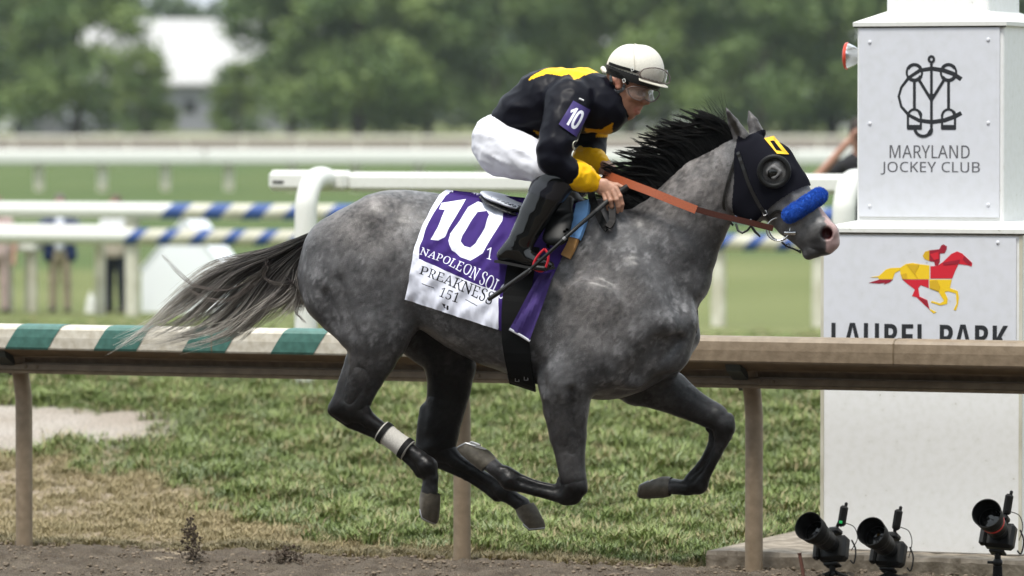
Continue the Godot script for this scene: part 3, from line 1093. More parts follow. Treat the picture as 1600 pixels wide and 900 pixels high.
func tail(root: Node3D) -> void:
	var guides := [
		[[496, 365], [440, 389], [376, 407], [325, 426], [272, 466], [222, 512], [163, 549]],
		[[495, 367], [432, 398], [372, 422], [326, 460], [286, 496], [238, 522], [172, 548]],
		[[494, 370], [438, 408], [392, 436], [352, 474], [312, 507], [262, 526], [190, 542]],
		[[492, 375], [446, 413], [412, 446], [384, 488], [345, 518], [300, 531], [235, 538]],
		[[490, 380], [452, 420], [430, 452], [404, 486], [378, 512], [348, 530], [296, 540]],
		[[488, 386], [460, 425], [446, 452], [424, 474], [398, 500], [372, 520], [330, 536]],
		[[486, 392], [470, 424], [466, 448], [448, 466], [424, 482], [400, 500], [366, 524]],
		[[486, 396], [474, 420], [474, 442], [468, 462], [450, 476], [430, 486], [404, 498]],
		[[486, 398], [478, 416], [480, 436], [482, 452], [478, 466], [474, 478], [478, 490]]]
	var G := []
	for g in guides:
		var l := []
		for p in g:
			l.append(hp(p[0], p[1], 0.0))
		G.append(smooth_path(l, 3))
	var b := Bag.new()
	var r := RandomNumberGenerator.new()
	r.seed = 9
	for lock in 150:
		var u := r.randf() ** 1.25 * (guides.size() - 1.001)
		var gi := int(u)
		var reach := r.randf_range(0.66, 1.0)
		var lat := r.randf_range(-1, 1)
		var off := Vector3(r.randfn() * 0.012, r.randfn() * 0.020, 0)
		var wav := Vector2(r.randf_range(-1, 1), r.randf_range(-1, 1)) * 0.016
		var ph := r.randf() * TAU
		var pale := r.randf()
		var mid := PackedVector3Array()
		for k in 15:
			var w := k / 14.0
			var t: float = w * reach * (G[gi].size() - 1)
			var q0: Vector3 = G[gi][int(t)].lerp(G[gi][mini(int(t) + 1, G[gi].size() - 1)], t - int(t))
			var q1: Vector3 = G[gi + 1][int(t)].lerp(G[gi + 1][mini(int(t) + 1, G[gi].size() - 1)], t - int(t))
			mid.append(q0.lerp(q1, u - gi) + off * w + Vector3(wav.x * sin(w * 7.0 + ph), wav.y * sin(w * 5.5 + ph * 1.7), 0) * w + Vector3(0, 0, lat * (0.018 + 0.06 * w * (1.25 - w))))
		for h in 15:
			var o := Vector3(r.randfn() * 0.005, r.randfn() * 0.006, r.randfn() * 0.008)
			var cut := r.randf_range(0.72, 1.0)
			var stray := Vector3(r.randfn(), r.randfn(), r.randfn()) * (0.020 if r.randf() < 0.15 else 0.004)
			var pts := PackedVector3Array()
			for k in 15:
				var w := k / 14.0
				var tt := w * cut * 14.0
				var c := mid[int(tt)].lerp(mid[mini(int(tt) + 1, 14)], tt - int(tt))
				pts.append(c + o * (1.0 + 0.8 * sin(PI * w) - 0.7 * w) + stray * w * w)
			var k0 := r.randf_range(0.006, 0.014)
			var mid_v := r.randf_range(0.05, 0.20) * (1.7 if u > 4.5 else 1.0)
			var tip_v := lerpf(0.38, 0.80, pale) * r.randf_range(0.8, 1.1)
			b.hair(pts, r.randf_range(0.0009, 0.0017), Color(k0, k0, k0), Color(mid_v, mid_v * 0.91, mid_v * 0.85), Color(tip_v, tip_v * 0.93, tip_v * 0.83))
	# loose wisps
	for wsp in [[[430, 408], [408, 430], [365, 452], [318, 448], [290, 428], [268, 404], [262, 398]], [[425, 405], [420, 424], [404, 442], [372, 466], [345, 470], [318, 462], [295, 448]], [[455, 432], [470, 452], [474, 470], [470, 488], [476, 496], [482, 502], [484, 504]], [[470, 440], [448, 444], [430, 440], [420, 432], [424, 418], [424, 408], [423, 404]]]:
		for h in 9:
			var l := []
			var o := Vector3(r.randf_range(-0.006, 0.006), r.randf_range(-0.008, 0.008), 0.06 + r.randf_range(-0.01, 0.01))
			for p in wsp:
				l.append(hp(p[0], p[1], 0.0) + o + Vector3(r.randf_range(-1, 1), r.randf_range(-1, 1), 0) * 0.004)
			b.hair(PackedVector3Array(smooth_path(l, 3)), 0.0011, Color(0.03, 0.027, 0.025), Color(0.12, 0.10, 0.09), Color(0.2, 0.17, 0.15))
	part("tail", b, M.hair, root)

func on_head(list: Array, off: float, sgn := 1.0) -> Array:
	var pts := []
	for p in list:
		pts.append(skin_at(HEAD, p[0], p[1], off, 0.25, sgn))
	return pts

func strap_on(called: String, F: Field, list: Array, w: float, th: float, m: Material, parent: Node3D, off := 0.004, sgn := 1.0, steps := 4) -> MeshInstance3D:
	var raw := []
	for p in list:
		raw.append(Vector3(p[0], p[1], 0))
	var pts := []
	var ups := []
	for p: Vector3 in smooth_path(raw, steps):
		var q := skin_at(F, p.x, p.y, off, 0.42, sgn)
		pts.append(q)
		var g := F.slope(q)
		ups.append(g if g.length() > 0.5 else Vector3(0, 0, sgn))
	var b := Bag.new()
	b.strap(pts, ups, w, th)
	return part(called, b, m, parent)

func headgear(root: Node3D) -> void:
	# the hood: a sheet over the head, cut to an outline in the horse's side view
	var outline := PackedVector2Array()
	for p in [[1154, 210], [1166, 216], [1176, 204], [1195, 200], [1215, 212], [1243, 243], [1263, 276], [1268, 287], [1246, 297], [1222, 312], [1200, 330], [1186, 344], [1170, 352], [1146, 352], [1146, 318], [1150, 280], [1150, 240]]:
		var q := hp(p[0], p[1], 0.05)
		outline.append(Vector2(q.x, q.y))
	var cup_at := hp(1209, 268, 0.1)
	var hood := Bag.new()
	HEAD.surface(hood, func(_p, _n): return Color(0.011, 0.011, 0.014), 0.0075, func(p: Vector3) -> bool:
		if Vector2(p.x - cup_at.x, p.y - cup_at.y).length() < 0.052:
			return false
		return Geometry2D.is_point_in_polygon(Vector2(p.x, p.y), outline), null, 2)
	M.hood = vc(mat(Color(1, 1, 1), 0.85))
	M.hood.metallic_specular = 0.15
	var hd := part("blinker_hood", hood, M.hood, root, "black fabric racing hood")
	for s: float in [1.0, -1.0]:
		# the blinker cup: a ring with a bowl at its back, open to the front
		var c := skin_at(HEAD, 1209, 268, 0.004, 0.25, s)
		var fr := Transform3D(Basis(Vector3(1, 0, 0), PI * 0.5 * s) * Basis(Vector3(1, 0, 0), 0.0), c + Vector3(0, 0, -0.006 * s))
		fr = Transform3D(Basis(Vector3(0, 1, 0), 0.22 * s), Vector3.ZERO) * fr.translated(-fr.origin)
		fr.origin = c + Vector3(0, 0, -0.004 * s)
		var cup := Bag.new()
		var prof := [Vector2(0.070, -0.012)]
		for k in 9:
			var w := PI * k / 8.0
			prof.append(Vector2(0.0595 + 0.0105 * cos(w), 0.001 + 0.007 * sin(w)))
		prof.append(Vector2(0.048, -0.014))
		cup.lathe(prof, fr, 36)
		part("blinker_cup", cup, M.black_plastic, hd)
	# yellow outlined patch on the forehead side
	var patch := Bag.new()
	var outer := [[1194, 216], [1209, 212], [1233, 241], [1214, 240]]
	var inner := [[1203, 220], [1209, 219], [1222, 236], [1213, 235]]
	for k in 4:
		var a: Array = outer[k]
		var b: Array = outer[(k + 1) % 4]
		var c: Array = inner[(k + 1) % 4]
		var d: Array = inner[k]
		for i in 5:
			var q := []
			for t in [[i / 5.0, 0], [(i + 1) / 5.0, 0], [(i + 1) / 5.0, 1], [i / 5.0, 1]]:
				var p0 := Vector2(a[0], a[1]).lerp(Vector2(b[0], b[1]), t[0])
				var p1 := Vector2(d[0], d[1]).lerp(Vector2(c[0], c[1]), t[0])
				var p: Vector2 = p1 if t[1] else p0
				q.append(skin_at(HEAD, p.x, p.y, 0.0135, 0.25))
			patch.quad(q[0], q[1], q[2], q[3])
	part("yellow_patch", patch, mat(Color(0.75, 0.42, 0.01), 0.7), hd)

	# fleece noseband
	var roll := Bag.new()
	var path := []
	for p in [[1234, 336, 0.080], [1245, 329, 0.076], [1262, 318, 0.062], [1276, 309, 0.03], [1280, 306, -0.03], [1270, 314, -0.065], [1252, 330, -0.08]]:
		path.append(hp(p[0], p[1], p[2]))
	var lo := Vector3(9, 9, 9)
	var hi := -lo
	for p: Vector3 in path:
		lo = lo.min(p); hi = hi.max(p)
	var RF := Field.new(lo - Vector3.ONE * 0.07, hi + Vector3.ONE * 0.07, 0.006)
	for i in path.size() - 1:
		RF.bone(path[i], path[i + 1], Vector2(0.031, 0.029), Vector2(0.031, 0.029), Vector3(0, 0, 1), 0.01)
	var nb := FastNoiseLite.new()
	nb.seed = 2; nb.frequency = 1.0; nb.fractal_octaves = 3
	RF.surface(roll, func(p: Vector3, _n): return Color(0.010, 0.075, 0.40) * (1.0 + 0.5 * nb.get_noise_3dv(p * 60.0)), 0.0, null, func(p: Vector3, _n): return 0.003 * nb.get_noise_3dv(p * 70.0))
	var r := RandomNumberGenerator.new()
	r.seed = 3
	var count := roll.v.size()
	for k in 9000:
		var i := r.randi() % count
		var n0 := (roll.n[i] + Vector3(r.randf_range(-1, 1), r.randf_range(-1, 1), r.randf_range(-1, 1)) * 0.7).normalized()
		var n1 := (n0 + Vector3(r.randf_range(-1, 1), r.randf_range(-1, 1), r.randf_range(-1, 1)) * 0.8).normalized()
		var p0 := roll.v[i]
		var g := r.randf_range(0.7, 1.5)
		var cc := Color(0.010, 0.08, 0.42) * g
		roll.hair(PackedVector3Array([p0, p0 + n0 * 0.0035, p0 + n0 * 0.0035 + n1 * 0.0045]), 0.0008, cc, cc, cc * 1.2)
	part("fleece_noseband", roll, vc(mat(Color(1, 1, 1), 0.95)), root, "thick royal blue fleece noseband")

	# bridle
	var br := Node3D.new()
	br.name = "bridle"
	root.add_child(br)
	var leather := grey(0.011, 0.35)
	for s: float in [1.0, -1.0]:
		strap_on("cheek_strap", HEAD, [[1153, 238], [1160, 258], [1172, 292], [1186, 320], [1195, 333], [1204, 345]], 0.014, 0.004, leather, br, 0.010, s)
		strap_on("throat_latch", HEAD, [[1152, 238], [1146, 258], [1136, 290], [1131, 315], [1134, 336], [1146, 352]], 0.011, 0.004, leather, br, 0.004, s)
		strap_on("noseband_strap", HEAD, [[1200, 342], [1214, 330], [1228, 336]], 0.014, 0.004, leather, br, 0.005, s)
		strap_on("chin_strap", HEAD, [[1222, 378], [1230, 384], [1240, 388], [1251, 393]], 0.014, 0.005, leather, br, 0.004, s)
		var c := skin_at(HEAD, 1217, 358, 0.012, 0.25, s)
		var ring := Bag.new()
		var loop := []
		for k in 25:
			var w := TAU * k / 24.0
			loop.append(c + Vector3(cos(w) * 0.047, sin(w) * 0.047, s * (0.010 + 0.012 * cos(w + 2.4))))
		ring.tube(loop, [0.0036], 8, false)
		part("bit_ring", ring, M.steel, br)
		var mouth := Bag.new()
		var m0 := skin_at(HEAD, 1226, 364, 0.014, 0.25, s)
		var m1 := skin_at(HEAD, 1243, 364, 0.002, 0.25, s)
		mouth.tube([m0, m0.lerp(m1, 0.5) + Vector3(0, 0, 0.004 * s), m1], [0.008, 0.009, 0.010], 10)
		part("bit_mouthpiece", mouth, M.steel, br)
		for at in [[1195, 333], [1231, 385], [1172, 347]]:
			var bk := Bag.new()
			var q := skin_at(HEAD, at[0], at[1], 0.014, 0.25, s)
			var l2 := []
			for k in 5:
				var w := TAU * (k + 0.5) / 4.0 + 0.5
				l2.append(q + Vector3(cos(w), sin(w), 0) * 0.012)
			bk.tube(l2, [0.0022], 6, false)
			part("buckle", bk, M.steel, br)
	# reins: rubber-covered near the hands, plain leather near the bit
	M.rein_rubber = grain(mat(Color(0.40, 0.085, 0.022), 0.6), noise_tex(0.06, Color(0.65, 0.65, 0.65), Color(1, 1, 1), 41), 0.12)
	M.rein_leather = grain(mat(Color(0.055, 0.018, 0.012), 0.5), M.fine, 0.1)
	M.rein_leather.metallic_specular = 0.2
	rein(br, [[944, 272, 0.0], [975, 284, 0.10], [1020, 301, 0.155], [1060, 317, 0.16], [1088, 328, 0.155]], 0.034, M.rein_rubber)
	rein(br, [[1084, 326, 0.155], [1120, 336, 0.15], [1160, 345, 0.145], [1200, 355, 0.125], [1208, 357, 0.12]], 0.024, M.rein_leather)
	rein(br, [[944, 272, -0.02], [985, 284, -0.12], [1030, 303, -0.155], [1088, 328, -0.155]], 0.034, M.rein_rubber)
	rein(br, [[1084, 326, -0.155], [1130, 338, -0.15], [1208, 357, -0.12]], 0.024, M.rein_leather)
	# running martingale strap and its hanging ends under the jaw
	var jaw := Bag.new()
	jaw.tube([hp(1150, 350, 0.09), hp(1153, 360, 0.1), hp(1160, 364, 0.1), hp(1168, 360, 0.1), hp(1174, 352, 0.11)], [0.005], 6)
	jaw.tube([hp(1172, 350, 0.11), hp(1180, 362, 0.11), hp(1188, 370, 0.105)], [0.006, 0.006, 0.004], 6)
	part("curb_strap", jaw, leather, br)

func rein(parent: Node3D, list: Array, w: float, m: Material) -> void:
	var pts := []
	for p in list:
		pts.append(hp(p[0], p[1], p[2]))
	pts = smooth_path(pts, 5)
	var b := Bag.new()
	b.strap(pts, [Vector3(0, 0.25, 1).normalized()], w, 0.0035)
	part("rein", b, m, parent)

func bandage(root: Node3D, ends: Array) -> void:
	var a := hp(ends[0][0], ends[0][1], ends[0][2])
	var d := hp(ends[1][0], ends[1][1], ends[1][2])
	var b := Bag.new()
	var p := []
	var r := []
	for i in 13:
		p.append(a.lerp(d, i / 12.0))
		r.append(0.047 - 0.004 * sin(PI * i / 12.0) + (0.001 if i % 2 else 0.0))
	b.tube(p, r, 20)
	var n := part("leg_bandage", b, grain(mat(Color(0.6, 0.57, 0.52), 0.9), M.fine, 0.1), root, "white leg bandage with black edge tapes")
	for t: float in [0.12, 0.9]:
		var e := Bag.new()
		var q := a.lerp(d, t)
		var ax := (d - a).normalized()
		e.tube([q - ax * 0.011, q + ax * 0.011], [0.0495], 20)
		part("edge_tape", e, M.black, n)

# ------------------------------------------------------------------ frames along the rails
func rail_frame(depth: float) -> Transform3D:
	return Transform3D(Basis(Vector3.UP, -RAIL_TURN), Vector3(0, 0, -depth))

# the point of a plane parallel to the rails that a pixel shows, in the frame's own axes
func fp(fr: Transform3D, px: float, py: float, lat := 0.0) -> Vector3:
	var d := ray(px, py)
	var n := fr.basis.z
	return fr.affine_inverse() * (EYE + d * ((lat + n.dot(fr.origin - EYE)) / n.dot(d)))

func extrude(b: Bag, prof: Array, x0: float, x1: float, shut := false, steps := 1) -> void:
	var m := prof.size()
	for i in (m if shut else m - 1):
		var p: Vector2 = prof[i]
		var q: Vector2 = prof[(i + 1) % m]
		for k in steps:
			var xa := lerpf(x0, x1, float(k) / steps)
			var xb := lerpf(x0, x1, float(k + 1) / steps)
			b.quad(Vector3(xa, p.y, p.x), Vector3(xb, p.y, p.x), Vector3(xb, q.y, q.x), Vector3(xa, q.y, q.x))
	if shut:
		var flat := PackedVector2Array(prof)
		b.prism(flat, Transform3D(Basis(Vector3(0, 0, 1), Vector3(0, 1, 0), Vector3(1, 0, 0)), Vector3(x0, 0, 0)), 0.001)
		b.prism(flat, Transform3D(Basis(Vector3(0, 0, 1), Vector3(0, 1, 0), Vector3(1, 0, 0)), Vector3(x1, 0, 0)), 0.001)

func bare(x: float, z: float) -> float:
	var D := 24.0 + behind(x, z) / cos(RAIL_TURN)
	var edge := [[23.0, 9.0], [24.0, 2.0], [24.25, 0.9], [24.6, -0.35], [25.4, -0.8], [27.0, -1.5], [28.2, -2.3], [28.8, -1.75], [29.7, -1.75], [30.1, -2.6], [30.6, -4.5], [31.2, -900.0], [5000.0, -900.0]]
	var e := 9.0
	for i in edge.size() - 1:
		if D >= edge[i][0]:
			e = lerpf(edge[i][1], edge[i + 1][1], clampf((D - edge[i][0]) / (edge[i + 1][0] - edge[i][0]), 0, 1))
	var n := noise.get_noise_2d(x * 75.0, z * 75.0) * 0.9 + noise.get_noise_2d(x * 300.0 + 90.0, z * 300.0) * 0.35
	return smoothstep(0.6, -0.6, x - e + n * (0.3 if D < 24.5 else 0.9))

func ground() -> void:
	var b := Bag.new()
	var rows := []
	var d := -60.0
	while d < 22.0:
		rows.append(d); d += 4.0
	while d < 36.0:
		rows.append(d); d += 0.14
	while d < 3000.0:
		rows.append(d); d += 0.3 + (d - 36.0) * 0.07
	var cols := 150
	var mix := FastNoiseLite.new()
	mix.seed = 17; mix.frequency = 1.0; mix.fractal_octaves = 4
	for r in rows:
		var wide := maxf(30.0, r * 0.9)
		for c in cols + 1:
			var u := (float(c) / cols) * 2.0 - 1.0
			var x := (u * 0.22 + u * u * u * 0.78) * wide
			var z: float = -r + x * tan(RAIL_TURN)
			var n1 := mix.get_noise_2d(x * 0.9, z * 0.9)
			var n2 := mix.get_noise_2d(x * 0.12, z * 0.12 + 40.0)
			var g := Color(0.11, 0.135, 0.045).lerp(Color(0.20, 0.215, 0.085), clampf(0.5 + n1 * 0.6 + n2 * 0.5, 0, 1))
			if r > 50.0:
				g = Color(0.19, 0.225, 0.085).lerp(Color(0.29, 0.31, 0.135), clampf(0.5 + n2 * 0.9, 0, 1))
			if -z > 95.0 and -z < 215.0:
				g = Color(0.125, 0.185, 0.070).lerp(Color(0.165, 0.215, 0.085), clampf(0.5 + n2 * 0.9, 0, 1))
			if -z > 215.0 and -z < 340.0:
				g = Color(0.22, 0.185, 0.15)
			var bs := bare(x, z)
			var sand := Color(0.36, 0.28, 0.19).lerp(Color(0.47, 0.385, 0.29), clampf(0.5 + n1 * 1.6, 0, 1))
			if r > 28.2:
				sand = Color(0.44, 0.375, 0.31).lerp(Color(0.56, 0.50, 0.44), clampf(0.5 + n1 * 1.3, 0, 1))
			g = g.lerp(sand, bs)
			b.tint = g
			b.vert(Vector3(x, height(x, z) - (0.02 if r < 23.5 else 0.0), z), Vector3.UP)
	for r in rows.size() - 1:
		for c in cols:
			var a := r * (cols + 1) + c
			b.idx.append_array([a, a + 1, a + cols + 2, a, a + cols + 2, a + cols + 1])
	b.tint = Color(1, 1, 1)
	Field.resmooth(b, 0)
	for i in b.n.size():
		if b.n[i].y < 0: b.n[i] = -b.n[i]
	var m := vc(mat(Color(1, 1, 1), 0.95))
	grain(m, noise_tex(0.06, Color(0.6, 0.6, 0.6), Color(1, 1, 1), 51), 0.7, noise_tex(0.05, Color(0, 0, 0), Color(1, 1, 1), 52), 0.012)
	m.albedo_color = Color(1, 1, 1)
	m.metallic_specular = 0.2
	structure("ground", b, m)

# ------------------------------------------------------------------ inside rail of the dirt track
func near_rail() -> void:
	var fr := rail_frame(24.0)
	var root := thing("track_rail", "long tan track rail on gooseneck posts, its left length striped green and white", "rail", fr.origin, -RAIL_TURN)
	root.basis = fr.basis
	var h := fp(fr, 800, 519.5, 0.2).y
	var x0 := fp(fr, -900, 520, 0.2).x
	var x1 := fp(fr, 2600, 520, 0.2).x
	var split := fp(fr, 862, 520, 0.24).x
	var face := [Vector2(0.06, h - 0.035), Vector2(0.09, h - 0.008), Vector2(0.15, h), Vector2(0.205, h - 0.002), Vector2(0.228, h - 0.009), Vector2(0.238, h - 0.022), Vector2(0.242, h - 0.06), Vector2(0.240, h - 0.108), Vector2(0.235, h - 0.116)]
	var under := [Vector2(0.235, h - 0.116), Vector2(0.222, h - 0.121), Vector2(0.13, h - 0.150), Vector2(0.128, h - 0.158), Vector2(0.075, h - 0.155), Vector2(0.06, h - 0.035)]
	for side in 2:
		var a := x0 if side == 0 else split
		var e := split - 0.004 if side == 0 else x1
		var c := Bag.new()
		extrude(c, face, a, e, false, 12)
		part("rail_cover", c, M.rail_white if side == 0 else M.tan, root, "cream painted cover length" if side == 0 else "plain tan cover length")
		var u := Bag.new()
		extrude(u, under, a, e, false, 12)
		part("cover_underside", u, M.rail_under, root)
	# the beam inside the cover
	var beam := Bag.new()
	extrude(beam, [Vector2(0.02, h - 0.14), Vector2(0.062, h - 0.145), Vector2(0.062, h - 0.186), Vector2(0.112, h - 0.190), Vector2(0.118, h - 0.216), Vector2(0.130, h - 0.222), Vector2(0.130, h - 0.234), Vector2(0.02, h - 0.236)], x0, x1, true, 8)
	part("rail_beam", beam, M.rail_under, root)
	# painted stripes, 2.5 mm proud of the cover
	for k in range(-7, 7):
		var px := 30.0 + 138.7 * k
		if px > 850:
			break
		var xa := fp(fr, px, 512, 0.24).x
		var w := fp(fr, px + 67, 512, 0.24).x - xa
		if xa + w > split:
			break
		var s := Bag.new()
		for i in face.size() - 1:
			var p: Vector2 = face[i]
			var q: Vector2 = face[i + 1]
			var o := Vector2(0.0012, 0.0022)
			var sp := -0.66 * (h - p.y)
			var sq := -0.66 * (h - q.y)
			s.quad(Vector3(xa + sp, p.y + o.y, p.x + o.x * 2.0), Vector3(xa + w + sp, p.y + o.y, p.x + o.x * 2.0), Vector3(xa + w + sq, q.y + o.y * (0.0 if i == face.size() - 2 else 1.0), q.x + o.x * 2.0), Vector3(xa + sq, q.y + o.y * (0.0 if i == face.size() - 2 else 1.0), q.x + o.x * 2.0))
		part("green_stripe", s, M.rail_green, root)
	var j := Bag.new()
	j.box(Vector3(split, h - 0.06, 0.243), Vector3(0.012, 0.11, 0.006), Basis(), 0.001)
	part("joint_strip", j, M.rail_under, root)
	for px in [-620.0, 38.0, 722.0, 1178.0, 1900.0]:
		var x := fp(fr, px, 870, 0.0).x
		var p := Bag.new()
		var path := []
		var rr := []
		for q in [Vector2(0, -0.12), Vector2(0, 0.3), Vector2(0, h - 0.42), Vector2(0.008, h - 0.33), Vector2(0.03, h - 0.25), Vector2(0.065, h - 0.18), Vector2(0.10, h - 0.12)]:
			path.append(Vector3(x, q.y, q.x)); rr.append(0.041)
		p.tube(smooth_path(path, 4), [0.040], 16)
		part("post", p, M.tan, root)
		var g := Bag.new()
		g.prism(PackedVector2Array([Vector2(0.03, h - 0.15), Vector2(0.215, h - 0.125), Vector2(0.20, h - 0.155), Vector2(0.10, h - 0.205), Vector2(0.03, h - 0.25)]), Transform3D(Basis(Vector3(0, 0, 1), Vector3(0, 1, 0), Vector3(1, 0, 0)), Vector3(x - 0.06, 0, 0)), 0.07)
		part("bracket", g, mat(Color(0.03, 0.035, 0.03), 0.6), root)
		for o: float in [0.07, 0.13]:
			var bo := Bag.new()
			bo.lathe([Vector2(0.009, 0.0), Vector2(0.009, 0.004), Vector2(0.006, 0.007), Vector2(0.0001, 0.008)], Transform3D(Basis(Vector3.RIGHT, PI / 2), Vector3(x + o, h - 0.203, 0.114)), 10)
			part("bolt", bo, M.rail_under, root)
	for px in [1395.0, 330.0, -250.0, 2050.0]:
		var jx := fp(fr, px, 540, 0.24).x
		var jn := Bag.new()
		for i in range(1, face.size() - 1):
			var p2: Vector2 = face[i]
			var q2: Vector2 = face[i + 1]
			jn.quad(Vector3(jx, p2.y + 0.003, p2.x + 0.004), Vector3(jx + 0.006, p2.y + 0.003, p2.x + 0.004), Vector3(jx + 0.006, q2.y + 0.002, q2.x + 0.004), Vector3(jx, q2.y + 0.002, q2.x + 0.004))
		part("cover_joint", jn, M.rail_under, root)

# ------------------------------------------------------------------ white turf rail
func turf_rail() -> void:
	var base := foot(478, 606)
	var fr := rail_frame(-base.z + base.x * tan(RAIL_TURN))
	fr.origin.y = 0.0
	var root := thing("turf_rail", "thick white plastic turf rail on bent hoop posts behind the horse", "rail", Vector3(fr.origin.x, 0.0, fr.origin.z), -RAIL_TURN)
	root.basis = fr.basis
	var lat := -0.36
	var top := fp(fr, 600, 269, lat).y
	var low := fp(fr, 600, 300, lat).y
	var xs := [fp(fr, 424, 285, lat).x, fp(fr, 548, 285, lat).x, fp(fr, 1010, 285, lat).x, fp(fr, 1500, 285, lat).x, fp(fr, 2300, 285, lat).x]
	for i in 4:
		var b := Bag.new()
		var g := 0.006 if i == 0 else 0.0
		b.box(Vector3((xs[i] + xs[i + 1]) * 0.5, (top + low) * 0.5 + g, lat), Vector3(xs[i + 1] - xs[i] - 0.004, top - low + g, 0.13 + g), Basis(), 0.028)
		part("rail_length", b, M.white_paint, root)
	var slot := Bag.new()
	slot.box(Vector3(fp(fr, 442, 286, lat).x, (top + low) * 0.5 - 0.002, lat + 0.068), Vector3(0.075, 0.016, 0.01), Basis(), 0.002)
	part("end_slot", slot, M.black, root)
	for px in [478.0, 1318.0, 2160.0]:
		var x := fp(fr, px, 450, 0.0).x
		var gy := height((fr * Vector3(x, 0, 0)).x, (fr * Vector3(x, 0, 0)).z)
		var p := Bag.new()
		var path := []
		for q in [Vector2(0, gy - 0.1), Vector2(0, gy + 0.4), Vector2(0, top - 0.30), Vector2(-0.02, top - 0.16), Vector2(-0.10, top - 0.06), Vector2(-0.22, top - 0.035), Vector2(-0.33, top - 0.05)]:
			path.append(Vector3(x, q.y, q.x))
		p.tube(smooth_path(path, 5), [0.068], 18, true)
		part("hoop_post", p, M.white_paint, root)

# ------------------------------------------------------------------ infield: striped rails, benches, canopy
func skew_tube(b: Bag, x0: float, x1: float, y: float, z: float, r: float, slant0: float, slant1: float) -> void:
	var first := b.v.size()
	for e in 2:
		for k in 17:
			var w := TAU * k / 16.0
			var s := sin(w)
			b.vert(Vector3((x0 if e == 0 else x1) + (slant0 if e == 0 else slant1) * s * r, y + s * r, z + cos(w) * r), Vector3(0, s, cos(w)))
	for k in 16:
		b.idx.append_array([first + k, first + k + 1, first + 18 + k, first + k, first + 18 + k, first + 17 + k])

